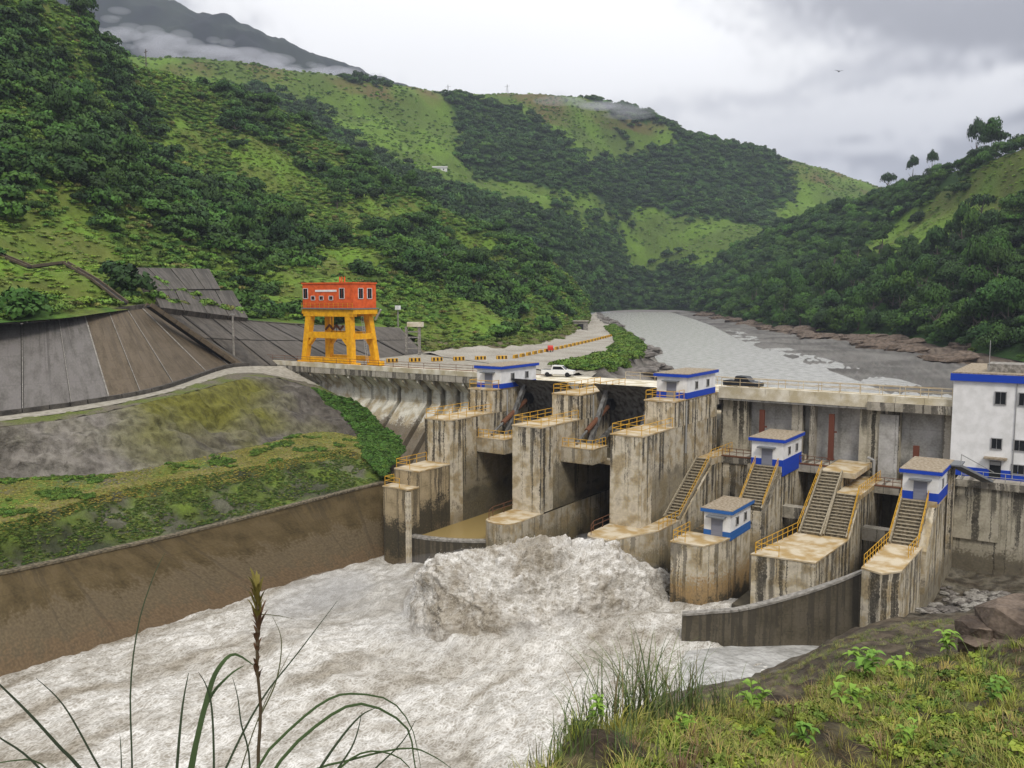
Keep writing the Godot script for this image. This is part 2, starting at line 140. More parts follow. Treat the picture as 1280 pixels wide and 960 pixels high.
const FRONT := [[-1.0, 30.0, -0.2, -1.0, 29.7, -0.6, -0.7, 29.7, -0.8, -0.7, 29.8, -1.0, -0.6, 29.8, -1.0, -0.5, 29.9, -1.1, -0.5, 29.9, -1.1, -0.4, 30.0, -1.1, -0.3, 30.0, -1.2, -0.2, 30.0, -1.2, -0.2, 30.0, -1.2, -0.1, 30.1, -1.2, -0.0, 30.1, -1.2, 0.1, 30.1, -1.2, 0.2, 30.2, -1.2], [-2.5, 28.5, -0.5, -2.4, 27.8, -1.5, -1.8, 27.9, -2.1, -1.7, 28.0, -2.5, -1.5, 28.1, -2.6, -1.3, 28.3, -2.7, -1.1, 28.3, -2.8, -0.9, 28.4, -2.8, -0.8, 28.4, -2.9, -0.6, 28.5, -2.9, -0.4, 28.5, -3.0, -0.2, 28.6, -3.0, -0.1, 28.7, -3.0, 0.1, 28.8, -3.0, 0.5, 29.0, -3.0], [-3.4, 28.2, -0.7, -3.3, 27.4, -2.1, -2.9, 27.1, -3.4, -2.9, 27.0, -4.2, -3.3, 26.4, -5.4, -3.2, 26.2, -6.4, -3.1, 25.6, -7.6, -2.9, 25.2, -8.5, -2.7, 24.5, -10.0, -2.5, 24.0, -11.5, -2.0, 23.7, -12.6, -1.2, 24.1, -12.4, -0.5, 24.4, -12.4, 0.4, 24.8, -12.4, 1.8, 25.4, -12.3], [-4.2, 27.9, -0.9, -4.3, 26.8, -2.7, -4.0, 26.3, -4.6, -4.1, 26.1, -5.9, -5.0, 25.0, -8.3, -5.1, 24.5, -10.2, -5.2, 23.6, -12.5, -4.8, 22.9, -14.1, -4.7, 21.8, -17.1, -4.4, 21.0, -20.0, -3.7, 20.6, -22.3, -2.2, 21.2, -21.8, -1.0, 21.7, -21.9, 0.6, 22.3, -21.9, 3.0, 23.2, -21.7], [-4.9, 27.7, -1.1, -5.1, 26.4, -3.2, -4.9, 25.7, -5.7, -5.1, 25.5, -7.4, -6.4, 24.2, -10.7, -6.7, 23.5, -13.4, -6.9, 22.4, -16.6, -6.5, 21.5, -18.9, -6.4, 20.1, -23.1, -6.1, 19.4, -27.3, -5.1, 19.0, -30.6, -3.1, 19.7, -29.8, -1.5, 20.3, -30.0, 0.7, 21.1, -30.0, 4.0, 22.3, -29.7], [-8.8, 24.7, -2.0, -8.5, 22.7, -5.3, -7.2, 22.2, -8.3, -7.3, 22.0, -10.7, -8.8, 20.8, -14.6, -9.9, 19.5, -19.7, -10.3, 18.4, -24.9, -10.1, 17.1, -29.3, -9.4, 16.4, -33.7, -8.6, 16.2, -38.0, -7.2, 15.7, -42.4, -4.6, 15.6, -44.8, -2.3, 16.3, -44.9, 0.9, 17.4, -45.0, 6.0, 19.1, -44.6], [-33.6, 8.0, -7.7, -24.7, 8.0, -15.7, -20.2, 8.0, -23.3, -20.2, 8.0, -29.5, -21.3, 7.0, -35.4, -23.0, 5.0, -45.7, -24.5, 1.8, -59.1, -23.2, 0.5, -67.3, -20.8, 0.3, -74.5, -18.6, 0.8, -81.8, -14.5, 2.0, -85.4, -9.5, 2.2, -90.2, -4.9, 2.6, -94.5, 1.9, 3.0, -100.6, 14.4, 4.0, -108.3], [-54.3, -2.0, -12.7, -44.4, -2.0, -28.5, -33.0, -2.0, -38.1, -31.7, -2.0, -46.4, -31.4, -2.0, -52.2, -30.7, -2.0, -61.0, -31.4, -2.5, -74.1, -28.7, -2.5, -83.2, -24.1, -2.0, -86.1, -20.7, -1.0, -91.0, -17.2, 1.0, -100.3, -11.8, 1.5, -109.8, -6.3, 2.2, -114.5, 2.0, 3.0, -120.7, 17.6, 4.0, -135.3]]
const UPPER := [[-144.13, 32.58, -94.99, -157.06, 33.03, -120.47, -171.70, 37.75, -128.80, -155.89, 36.89, -97.38], [-134.76, 28.14, -90.75, -140.52, 26.77, -114.14, -157.61, 32.72, -123.98, -144.09, 32.44, -95.60]]
const DRAINS := [["narrow stepped drain zigzagging down the grassy left slope", [-172.28, 46.99, -77.95, -162.55, 42.62, -78.60, -152.87, 38.18, -78.54, -153.31, 38.05, -82.19, -153.10, 37.73, -84.75, -142.94, 33.43, -84.32, -132.24, 29.58, -82.86], 0.6], ["dark stepped drain between the lined slope and the black slabs", [-129.79, 29.60, -85.35, -128.50, 19.20, -100.50], 1.0]]
const SURGE := [[-52.75, -0.30, -59.56, -50.60, -0.30, -59.87, -48.32, -0.30, -60.52, -45.04, -0.30, -63.43, -41.62, -0.30, -67.62, -39.52, -0.30, -71.47, -37.80, -0.30, -76.50, -36.77, -0.30, -80.79, -36.80, -0.30, -83.41], [-53.54, -0.39, -60.46, -51.36, 1.26, -60.80, -49.05, 2.05, -61.47, -45.73, 2.27, -64.41, -42.26, 2.51, -68.64, -40.12, 2.27, -72.51, -38.36, 1.43, -77.57, -37.29, 0.54, -81.88, -37.29, -0.38, -84.50], [-54.60, -0.64, -61.66, -52.38, 2.63, -62.03, -50.03, 4.18, -62.73, -46.65, 4.62, -65.72, -43.11, 5.10, -69.99, -40.92, 4.62, -73.90, -39.09, 2.96, -78.99, -37.97, 1.21, -83.32, -37.94, -0.60, -85.96], [-56.39, 0.30, -63.68, -54.11, 3.15, -64.10, -51.71, 5.29, -64.85, -48.21, 5.91, -67.92, -44.53, 6.58, -72.28, -42.24, 5.93, -76.25, -40.31, 3.64, -81.40, -39.10, 1.24, -85.78, -39.03, 0.30, -88.43], [-59.70, 0.22, -67.43, -57.33, 2.26, -67.92, -54.82, 3.81, -68.76, -51.11, 4.26, -72.00, -47.16, 4.74, -76.54, -44.67, 4.27, -80.63, -42.53, 2.62, -85.88, -41.18, 0.89, -90.32, -41.05, 0.22, -93.01], [-63.01, -0.60, -71.17, -60.56, -0.60, -71.75, -57.94, -0.60, -72.67, -54.00, -0.60, -76.08, -49.78, -0.60, -80.80, -47.09, -0.60, -85.00, -44.75, -0.60, -90.36, -43.25, -0.60, -94.87, -43.07, -0.60, -97.58]]
const WEIR := [-31.21, 2.00, -73.49, -28.79, 2.40, -74.56, -26.11, 3.00, -75.40, -22.09, 4.20, -78.62, -19.03, 5.60, -80.20, -16.72, 7.00, -80.65]
const BARRIER := [-112.40, 18.95, -124.50, -106.40, 18.95, -133.90, -98.80, 18.95, -144.80, -101.80, 18.95, -155.20, -108.90, 18.95, -180.00, -120.40, 18.95, -216.30, -140.10, 18.95, -274.30]
const BROAD := [[-5.62, 19.42, -27.57, 1.28, "brightest broad leaved weed in the middle of the right foreground"], [-4.54, 19.55, -27.28, 1.13, "broad leaved weed just right of the brightest one"], [-4.85, 20.54, -21.90, 1.02, "low broad leaved weed near the bottom, below the brightest one"], [-5.11, 21.30, -18.58, 0.79, "broad leaved weed left of the bottom right grass"], [-5.93, 19.99, -28.15, 1.18, "single leafy weed at the crest of the near slope"], [-3.84, 19.49, -29.87, 1.10, "pale leafy weed beside the dark rocks"], [-5.32, 25.71, -7.97, 0.35, "small leafy weed at the bottom centre beside the water"], [-6.33, 23.93, -11.62, 0.54, "lime green leafy weed under the tall grass clump"], [-6.30, 21.34, -19.20, 0.92, "yellow green leafy weed at the left edge of the bare soil"], [-1.84, 21.17, -22.65, 0.83, "leafy weed in the lower right corner"], [-3.07, 21.42, -19.28, 0.71, "leafy weed at the bottom edge right of centre"], [-5.96, 23.11, -14.04, 0.55, "leafy weed below the right side of the tall grass clump"]]
const CLUMPS := [[-6.89, 22.97, -15.40, 1.99, 70, "dense dark grass clump between the two tallest clumps", 1.4], [-6.73, 23.75, -13.06, 1.74, 60, "ragged grass clump just left of the tallest clump", 1.2], [-5.57, 25.34, -8.51, 0.92, 40, "dry wispy grass clump at the bottom centre by the water", 0.8], [-6.20, 24.16, -10.76, 1.02, 40, "straw coloured grass clump at the bottom centre", 0.9], [-6.82, 23.44, -14.19, 2.29, 90, "tallest dark grass clump in front of the white water", 1.4], [-6.88, 22.52, -16.79, 1.81, 60, "dark grass clump right of the tallest clump", 1.3], [-6.62, 24.06, -11.87, 1.36, 40, "thin grass clump left of the tallest clump", 1.0], [-6.24, 24.66, -10.15, 0.87, 30, "wispy grass clump at the edge of the near slope above the water", 1.0], [-6.66, 21.84, -18.10, 1.40, 40, "short grass clump beside the bare soil", 1.0], [-5.51, 24.23, -10.96, 1.00, 40, "yellowish grass clump at the bottom centre", 1.0], [-3.75, 20.10, -25.04, 1.61, 36, "pale grass clump in the right foreground", 1.0], [-2.19, 20.45, -26.37, 1.68, 36, "pale grass clump under the dark rocks", 1.0], [-6.29, 20.30, -25.91, 1.45, 24, "small grass clump on the crest of the near slope", 1.0]]
const REEDS := [[0.0048, [-2.48, 29.21, -1.50, -2.48, 29.53, -1.51, -2.47, 29.79, -1.51, -2.46, 29.99, -1.54, -2.43, 30.14, -1.58, -2.41, 30.21, -1.61], 0.04, 0.06, 0.028], [0.0080, [-2.34, 29.24, -1.54, -2.32, 29.55, -1.56, -2.31, 29.74, -1.58, -2.30, 29.85, -1.60], 0.04, 0.06, 0.028], [0.0140, [-2.32, 29.21, -1.56, -2.30, 29.55, -1.60, -2.27, 29.78, -1.65, -2.24, 29.86, -1.67, -2.22, 29.89, -1.71, -2.18, 29.85, -1.75], 0.055, 0.095, 0.03], [0.0100, [-2.37, 29.18, -1.58, -2.34, 29.52, -1.62, -2.31, 29.72, -1.67, -2.27, 29.80, -1.72, -2.24, 29.83, -1.76], 0.055, 0.095, 0.03], [0.0060, [-2.27, 29.21, -1.64, -2.26, 29.53, -1.65, -2.26, 29.72, -1.65, -2.27, 29.80, -1.64, -2.28, 29.85, -1.62], 0.04, 0.06, 0.028], [0.0090, [-2.20, 29.41, -1.39, -2.29, 29.71, -1.24, -2.31, 29.78, -1.20, -2.34, 29.89, -1.14, -2.37, 29.99, -1.08, -2.39, 30.08, -1.02], 0.04, 0.06, 0.028], [0.0060, [-2.28, 29.34, -1.44, -2.35, 29.65, -1.33, -2.39, 29.85, -1.26, -2.42, 29.95, -1.20], 0.04, 0.06, 0.028], [0.0060, [-2.25, 29.43, -1.30, -2.33, 29.74, -1.15, -2.37, 29.85, -1.07, -2.40, 29.93, -1.01], 0.04, 0.06, 0.028], [0.0060, [-2.39, 29.19, -1.65, -2.32, 29.47, -1.74, -2.25, 29.68, -1.83, -2.17, 29.83, -1.92, -2.08, 30.00, -2.02], 0.04, 0.06, 0.028], [0.0040, [-2.42, 29.11, -1.77, -2.37, 29.41, -1.84, -2.32, 29.62, -1.90, -2.26, 29.81, -1.98], 0.11, 0.10, 0.055], [0.0070, [-2.26, 29.21, -1.65, -2.18, 29.51, -1.75, -2.10, 29.64, -1.85, -2.03, 29.71, -1.92, -1.98, 29.72, -1.98, -1.89, 29.69, -2.06, -1.84, 29.59, -2.11, -1.82, 29.45, -2.13], 0.055, 0.095, 0.03], [0.0080, [-2.17, 29.27, -1.61, -2.07, 29.55, -1.73, -1.98, 29.68, -1.84, -1.89, 29.73, -1.93, -1.79, 29.65, -2.02, -1.77, 29.53, -2.04, -1.76, 29.40, -2.05], 0.055, 0.095, 0.03], [0.0060, [-2.14, 29.26, -1.65, -2.03, 29.50, -1.78, -1.91, 29.55, -1.91, -1.79, 29.57, -2.03, -1.72, 29.54, -2.08, -1.67, 29.49, -2.12], 0.055, 0.095, 0.03], [0.0070, [-2.02, 29.28, -1.64, -1.93, 29.53, -1.74, -1.87, 29.66, -1.80, -1.82, 29.74, -1.85, -1.79, 29.76, -1.89], 0.04, 0.06, 0.028], [0.0060, [-1.94, 29.26, -1.73, -1.89, 29.52, -1.78, -1.84, 29.65, -1.84, -1.82, 29.75, -1.86], 0.04, 0.06, 0.028], [0.0040, [-2.50, 29.22, -1.47, -2.49, 29.54, -1.48, -2.49, 29.65, -1.48], 0.04, 0.06, 0.028], [0.0050, [-2.22, 29.19, -1.71, -2.20, 29.51, -1.74, -2.21, 29.66, -1.72, -2.21, 29.75, -1.71, -2.22, 29.82, -1.70], 0.04, 0.06, 0.028], [0.0040, [-2.33, 29.57, -1.88, -2.29, 29.70, -1.93, -2.28, 29.84, -1.95, -2.30, 29.93, -1.93], 0.11, 0.10, 0.055], [0.0025, [-2.32, 29.94, -1.90, -2.29, 29.93, -1.94, -2.25, 29.91, -1.99], 0.11, 0.10, 0.055], [0.0060, [-2.05, 29.20, -1.76, -1.98, 29.45, -1.83, -1.89, 29.57, -1.92, -1.80, 29.54, -2.01, -1.75, 29.42, -2.06], 0.055, 0.095, 0.03], [0.0050, [-1.95, 29.18, -1.87, -1.90, 29.44, -1.91, -1.80, 29.59, -2.01, -1.76, 29.67, -2.04], 0.04, 0.06, 0.028], [0.0050, [-2.36, 29.34, -1.31, -2.39, 29.57, -1.26, -2.42, 29.70, -1.20, -2.45, 29.73, -1.13, -2.48, 29.73, -1.06], 0.055, 0.095, 0.03]]
const STALK := [-2.26, 29.09, -1.82, -2.26, 29.45, -1.82, -2.25, 29.65, -1.83, -2.25, 29.81, -1.82, -2.25, 29.94, -1.83, -2.25, 30.06, -1.83]
const MISTS := [[-1227, 426, -849, 45, 10, 36, 0.6], [-1219, 406, -742, 57, 16, 46, 0.6], [-1018, 392, -1095, 38, 10, 31, 0.6], [-1113, 387, -967, 59, 25, 47, 0.6], [-1073, 362, -951, 44, 10, 35, 0.6], [-1070, 381, -1064, 38, 17, 30, 0.6], [-1080, 374, -982, 55, 26, 44, 0.6], [-992, 366, -994, 19, 5, 15, 0.6], [-1012, 384, -1068, 29, 9, 23, 0.6], [-1195, 398, -881, 44, 21, 35, 0.6], [-1120, 375, -999, 65, 17, 52, 0.6], [-1095, 404, -1086, 64, 24, 51, 0.6], [-1059, 372, -963, 43, 10, 35, 0.6], [-993, 344, -981, 65, 29, 52, 0.6], [-1222, 410, -932, 53, 12, 43, 0.6], [-1145, 392, -983, 16, 5, 13, 0.6], [-1014, 358, -1017, 65, 15, 52, 0.6], [-1078, 380, -917, 15, 5, 12, 0.6], [-1091, 381, -934, 59, 28, 47, 0.6], [-1028, 372, -1041, 33, 12, 26, 0.6], [-1167, 422, -1019, 46, 16, 36, 0.6], [-1126, 397, -870, 51, 15, 41, 0.6], [-996, 379, -1060, 14, 5, 11, 0.6], [-1275, 422, -779, 46, 10, 36, 0.6], [-1140, 418, -986, 32, 13, 25, 0.6], [-1281, 416, -783, 17, 8, 13, 0.6], [-1186, 419, -827, 30, 9, 24, 0.6], [-1150, 388, -857, 44, 14, 35, 0.6], [-1046, 362, -984, 52, 14, 41, 0.6], [-1020, 366, -978, 26, 9, 21, 0.6], [-1137, 393, -1024, 31, 10, 25, 0.6], [-1025, 367, -1013, 22, 9, 18, 0.6], [-1040, 385, -1046, 20, 5, 16, 0.6], [-1019, 366, -979, 57, 17, 46, 0.6], [-1012, 377, -972, 31, 9, 25, 0.6], [-1044, 390, -995, 28, 9, 22, 0.6], [-1095, 402, -841, 22, 10, 17, 0.6], [-1030, 363, -1033, 65, 31, 52, 0.6], [-1043, 379, -1077, 57, 21, 46, 0.6], [-1158, 369, -823, 31, 7, 25, 0.6], [-1178, 416, -996, 16, 6, 13, 0.6], [-1074, 375, -1106, 60, 23, 48, 0.6], [-1281, 421, -779, 29, 10, 23, 0.6], [-1184, 414, -905, 62, 19, 50, 0.6], [-1184, 388, -825, 54, 15, 43, 0.6], [-1091, 391, -895, 56, 24, 45, 0.6], [-1041, 374, -1070, 14, 6, 11, 0.6], [-1213, 430, -755, 28, 10, 22, 0.6], [-1102, 402, -848, 14, 3, 11, 0.6], [-1305, 427, -846, 17, 8, 14, 0.6], [-1219, 418, -773, 30, 12, 24, 0.6], [-1081, 379, -913, 32, 10, 26, 0.6], [-1170, 413, -759, 33, 9, 27, 0.6], [-1218, 422, -910, 45, 14, 36, 0.6], [-1061, 389, -1016, 33, 13, 26, 0.6], [-1160, 408, -891, 50, 14, 40, 0.6], [-1126, 393, -924, 36, 16, 28, 0.6], [-1070, 394, -1110, 33, 14, 26, 0.6], [-1227, 421, -861, 56, 26, 45, 0.6], [-1095, 391, -1043, 48, 18, 38, 0.6], [-1280, 425, -819, 21, 4, 17, 0.6], [-1298, 430, -826, 19, 5, 15, 0.6], [-1281, 416, -783, 57, 26, 46, 0.6], [-1052, 390, -1102, 44, 10, 35, 0.6], [-1104, 411, -1037, 19, 9, 15, 0.6], [-1256, 417, -785, 30, 13, 24, 0.6], [-1246, 413, -863, 46, 15, 36, 0.6], [-1158, 385, -862, 34, 11, 27, 0.6], [-1279, 468, -812, 35, 9, 28, 0.6], [-1117, 395, -1003, 53, 19, 42, 0.6], [-1093, 396, -870, 21, 9, 17, 0.6], [-1019, 388, -1045, 40, 17, 32, 0.6], [-1193, 401, -801, 44, 12, 35, 0.6], [-1067, 371, -957, 63, 26, 50, 0.6], [-1128, 376, -862, 27, 6, 22, 0.6], [-1105, 396, -878, 33, 10, 27, 0.6], [-1187, 401, -861, 65, 25, 52, 0.6], [-1200, 420, -946, 57, 21, 45, 0.6], [-1184, 413, -941, 34, 17, 27, 0.6], [-1116, 411, -881, 25, 10, 20, 0.6], [-1057, 354, -939, 26, 7, 21, 0.6], [-1274, 433, -856, 50, 23, 40, 0.6], [-1239, 407, -865, 36, 8, 28, 0.6], [-1208, 412, -770, 57, 18, 45, 0.6], [-1116, 391, -939, 31, 11, 25, 0.6], [-1283, 430, -873, 44, 14, 35, 0.6], [-1081, 370, -890, 48, 22, 38, 0.6], [-1085, 389, -1107, 19, 6, 15, 0.6], [-1091, 390, -1027, 49, 21, 39, 0.6], [-1271, 440, -893, 53, 21, 42, 0.6], [-1167, 393, -957, 32, 13, 25, 0.6], [-1149, 390, -959, 23, 9, 18, 0.6], [-1287, 410, -860, 20, 5, 16, 0.6], [-1202, 421, -877, 51, 19, 41, 0.6], [-1048, 380, -917, 23, 9, 18, 0.6], [-1107, 392, -1031, 42, 13, 33, 0.6], [-1203, 428, -846, 16, 4, 12, 0.6], [-1050, 362, -986, 32, 10, 25, 0.6], [-1081, 376, -890, 58, 17, 46, 0.6], [-1281, 439, -819, 19, 8, 15, 0.6], [-1268, 416, -850, 52, 22, 42, 0.6], [-1108, 376, -938, 21, 5, 17, 0.6], [-1178, 416, -962, 27, 6, 21, 0.6], [-1120, 404, -1073, 60, 19, 48, 0.6], [-1158, 418, -959, 64, 19, 51, 0.6], [-1057, 390, -1048, 39, 16, 31, 0.6], [-1262, 411, -763, 39, 13, 31, 0.6], [-1149, 408, -776, 41, 14, 33, 0.6], [-1160, 422, -1014, 63, 16, 51, 0.6], [-1006, 359, -958, 46, 14, 37, 0.6], [-1184, 382, -816, 62, 28, 49, 0.6], [-1141, 396, -1026, 20, 8, 16, 0.6], [-1062, 391, -1095, 31, 15, 25, 0.6], [-1076, 405, -1068, 36, 13, 29, 0.6], [-1186, 389, -761, 24, 8, 19, 0.6], [-1081, 382, -975, 41, 16, 33, 0.6], [-1147, 413, -825, 34, 16, 27, 0.6], [-1069, 376, -975, 33, 12, 26, 0.6], [-1159, 404, -985, 24, 6, 19, 0.6], [-1115, 384, -875, 24, 6, 19, 0.6], [-1123, 384, -853, 19, 7, 15, 0.6], [-1239, 406, -774, 15, 5, 12, 0.6], [-1027, 356, -928, 34, 16, 27, 0.6], [-1210, 401, -827, 18, 5, 15, 0.6], [-1144, 404, -987, 16, 4, 13, 0.6], [-1122, 396, -1066, 38, 11, 30, 0.6], [-1183, 402, -824, 46, 11, 37, 0.6], [-1109, 371, -990, 64, 14, 51, 0.6], [-1184, 384, -727, 15, 6, 12, 0.6], [-1091, 393, -1108, 24, 8, 19, 0.6], [-1036, 353, -993, 15, 6, 12, 0.6], [-991, 375, -1035, 18, 8, 14, 0.6], [-1300, 442, -839, 49, 13, 39, 0.6], [-1125, 393, -1038, 52, 19, 41, 0.6], [-1059, 393, -1091, 25, 9, 20, 0.6], [-1235, 403, -869, 22, 8, 18, 0.6], [-1116, 406, -1014, 22, 4, 17, 0.6], [-1180, 395, -929, 53, 13, 42, 0.6], [-1265, 411, -873, 59, 20, 47, 0.6], [-1011, 380, -1025, 52, 16, 41, 0.6], [-1254, 448, -790, 19, 4, 15, 0.6], [-1204, 375, -760, 47, 11, 38, 0.6], [-1187, 409, -782, 14, 7, 11, 0.6], [-1201, 419, -823, 43, 18, 34, 0.6], [-1074, 374, -916, 23, 5, 19, 0.6], [-993, 371, -965, 19, 9, 15, 0.6], [-1176, 390, -795, 38, 17, 30, 0.6], [-1151, 406, -988, 47, 21, 37, 0.6], [-1233, 431, -907, 19, 7, 15, 0.6], [-1063, 389, -1026, 24, 8, 19, 0.6], [-442, 232, -840, 41, 5, 30, 0.6], [-458, 232, -836, 47, 8, 30, 0.6], [-501, 244, -848, 36, 7, 30, 0.6], [-488, 235, -802, 57, 9, 30, 0.6], [-436, 224, -859, 57, 8, 30, 0.6], [-481, 237, -853, 58, 7, 30, 0.6], [-454, 236, -874, 57, 6, 30, 0.6], [-419, 223, -836, 50, 6, 30, 0.6], [-450, 229, -816, 51, 6, 30, 0.6]]
const SPRAY := [[-43.4, 0.6, -65.3, 4.2, 2.3, 4.2], [-41.0, 3.7, -82.5, 1.9, 1.0, 1.9], [-51.2, 5.3, -67.2, 1.8, 1.0, 1.8], [-54.1, 3.3, -64.9, 3.4, 1.9, 3.4], [-36.3, -8.7, -82.1, 4.6, 2.5, 4.6], [-49.0, 6.0, -68.9, 2.4, 1.3, 2.4], [-45.7, 6.5, -71.1, 3.0, 1.7, 3.0], [-49.4, 5.3, -68.6, 2.3, 1.3, 2.3], [-42.4, -0.5, -66.0, 4.4, 2.4, 4.4], [-51.3, 5.5, -67.2, 3.7, 2.0, 3.7], [-55.9, -0.3, -63.4, 3.0, 1.6, 3.0], [-43.9, 6.9, -73.5, 1.7, 1.0, 1.7], [-49.4, -2.2, -60.5, 3.4, 1.9, 3.4], [-38.9, -0.8, -87.6, 4.1, 2.3, 4.1], [-55.6, 0.4, -63.6, 1.6, 0.9, 1.6], [-46.8, 6.4, -70.3, 1.7, 1.0, 1.7], [-40.7, 1.3, -68.8, 2.9, 1.6, 2.9], [-52.7, 4.6, -66.0, 2.7, 1.5, 2.7], [-52.4, 5.5, -66.3, 2.7, 1.5, 2.7], [-42.8, 5.5, -77.4, 4.0, 2.2, 4.0], [-37.6, -3.7, -79.1, 2.4, 1.3, 2.4], [-40.8, 2.9, -82.9, 2.9, 1.6, 2.9], [-40.0, 1.9, -85.1, 2.3, 1.3, 2.3], [-53.9, 4.2, -65.1, 3.3, 1.8, 3.3], [-36.7, -7.2, -81.3, 3.4, 1.9, 3.4], [-42.3, 4.5, -79.1, 3.7, 2.0, 3.7], [-43.1, 6.0, -76.4, 2.9, 1.6, 2.9], [-53.8, 4.1, -65.1, 3.4, 1.9, 3.4], [-36.2, -7.8, -82.3, 3.2, 1.8, 3.2], [-49.6, 5.6, -68.4, 3.7, 2.0, 3.7], [-46.1, 6.0, -70.8, 2.0, 1.1, 2.0], [-50.7, 5.3, -67.6, 2.7, 1.5, 2.7], [-37.1, -6.2, -80.3, 4.8, 2.6, 4.8], [-43.0, 6.3, -76.8, 3.1, 1.7, 3.1], [-43.8, 6.4, -74.1, 2.3, 1.3, 2.3], [-41.6, 3.7, -80.9, 1.9, 1.0, 1.9], [-39.3, -1.3, -73.9, 3.5, 1.9, 3.5], [-39.3, 0.4, -86.7, 3.3, 1.8, 3.3], [-53.5, 3.7, -65.4, 2.1, 1.1, 2.1], [-48.6, 5.5, -69.1, 2.4, 1.3, 2.4]]
var M := {}
var rng := RandomNumberGenerator.new()
var taken := {}
var noise := FastNoiseLite.new()
var fine := FastNoiseLite.new()
var ridged := FastNoiseLite.new()

# ------------------------------------------------------------------ helpers
func lin(r: float, g: float, b: float, a := 1.0) -> Color:
	return Color(r, g, b, a).linear_to_srgb()

func numbered(called: String) -> String:
	if not taken.has(called):
		taken[called] = 0
		return called
	taken[called] += 1
	return "%s_%03d" % [called, taken[called]]

func tag(o: Node, label: String, category: String, group := "", kind := "") -> Node:
	if label: o.set_meta("label", label)
	if category: o.set_meta("category", category)
	if group: o.set_meta("group", group)
	if kind: o.set_meta("kind", kind)
	return o

func thing(called: String, label: String, category: String, at := Vector3.ZERO, turn := 0.0, group := "") -> Node3D:
	var o := Node3D.new()
	o.name = numbered(called)
	add_child(o)
	o.position = at
	o.rotation.y = turn
	tag(o, label, category, group)
	return o

func st() -> SurfaceTool:
	var s := SurfaceTool.new()
	s.begin(Mesh.PRIMITIVE_TRIANGLES)
	s.set_smooth_group(-1)
	return s

func mesh_of(s: SurfaceTool) -> ArrayMesh:
	s.generate_normals()
	return s.commit()

func put(called: String, m: Mesh, material: Material, parent: Node = null) -> MeshInstance3D:
	var o := MeshInstance3D.new()
	o.name = called if parent else numbered(called)
	o.mesh = m
	if material: o.material_override = material
	(parent if parent else self).add_child(o, true)
	return o

func part(called: String, s: SurfaceTool, material: Material, parent: Node = null) -> MeshInstance3D:
	return put(called, mesh_of(s), material, parent)

func ground(called: String, m: Mesh, material: Material) -> MeshInstance3D:
	var o := put(called, m, material)
	o.set_meta("kind", "structure")
	return o

func tri(s: SurfaceTool, a: Vector3, b: Vector3, c: Vector3, ua := Vector2.ZERO, ub := Vector2.ZERO, uc := Vector2.ZERO) -> void:
	s.set_uv(ua); s.add_vertex(a)
	s.set_uv(ub); s.add_vertex(b)
	s.set_uv(uc); s.add_vertex(c)

# a wall quad: a, b at the bottom, c, d above b and a; u runs in metres / 16 along it, v in metres / 16 down from top
func quad(s: SurfaceTool, a: Vector3, b: Vector3, c: Vector3, d: Vector3, top := 1e9, shift := 0.0) -> void:
	var t := top if top < 1e8 else maxf(c.y, d.y)
	var w := Vector2(b.x - a.x, b.z - a.z).length() / 16.0
	var drop := func(p: Vector3) -> float: return (t - p.y) / 16.0
	var ua := Vector2(shift, drop.call(a)); var ub := Vector2(shift + w, drop.call(b))
	var uc := Vector2(shift + w, drop.call(c)); var ud := Vector2(shift, drop.call(d))
	tri(s, a, c, b, ua, uc, ub)
	tri(s, a, d, c, ua, ud, uc)

func flat4(s: SurfaceTool, a: Vector3, b: Vector3, c: Vector3, d: Vector3) -> void:
	var uv := func(p: Vector3) -> Vector2: return Vector2(p.x, p.z) / 16.0
	tri(s, a, c, b, uv.call(a), uv.call(c), uv.call(b))
	tri(s, a, d, c, uv.call(a), uv.call(d), uv.call(c))

func box(s: SurfaceTool, x0: float, x1: float, y0: float, y1: float, z0: float, z1: float) -> void:
	var k := fposmod(x0 * 0.37 + z0 * 0.23, 1.0)
	quad(s, Vector3(x0, y0, z1), Vector3(x1, y0, z1), Vector3(x1, y1, z1), Vector3(x0, y1, z1), y1, k)
	quad(s, Vector3(x1, y0, z1), Vector3(x1, y0, z0), Vector3(x1, y1, z0), Vector3(x1, y1, z1), y1, k + 0.31)
	quad(s, Vector3(x1, y0, z0), Vector3(x0, y0, z0), Vector3(x0, y1, z0), Vector3(x1, y1, z0), y1, k + 0.62)
	quad(s, Vector3(x0, y0, z0), Vector3(x0, y0, z1), Vector3(x0, y1, z1), Vector3(x0, y1, z0), y1, k + 0.81)
	flat4(s, Vector3(x0, y1, z1), Vector3(x1, y1, z1), Vector3(x1, y1, z0), Vector3(x0, y1, z0))
	flat4(s, Vector3(x0, y0, z0), Vector3(x1, y0, z0), Vector3(x1, y0, z1), Vector3(x0, y0, z1))

func boxm(x0: float, x1: float, y0: float, y1: float, z0: float, z1: float) -> SurfaceTool:
	var s := st()
	box(s, x0, x1, y0, y1, z0, z1)
	return s

# a box with its long edges chamfered, centred on x and z, standing on y = 0
func chamfer_box(s: SurfaceTool, w: float, h: float, d: float, c: float, at := Vector3.ZERO) -> void:
	var p := PackedVector2Array([Vector2(-w / 2 + c, d / 2), Vector2(w / 2 - c, d / 2), Vector2(w / 2, d / 2 - c), Vector2(w / 2, -d / 2 + c), Vector2(w / 2 - c, -d / 2), Vector2(-w / 2 + c, -d / 2), Vector2(-w / 2, -d / 2 + c), Vector2(-w / 2, d / 2 - c)])
	for i in p.size(): p[i] += Vector2(at.x, at.z)
	prism(s, p, at.y, at.y + h)

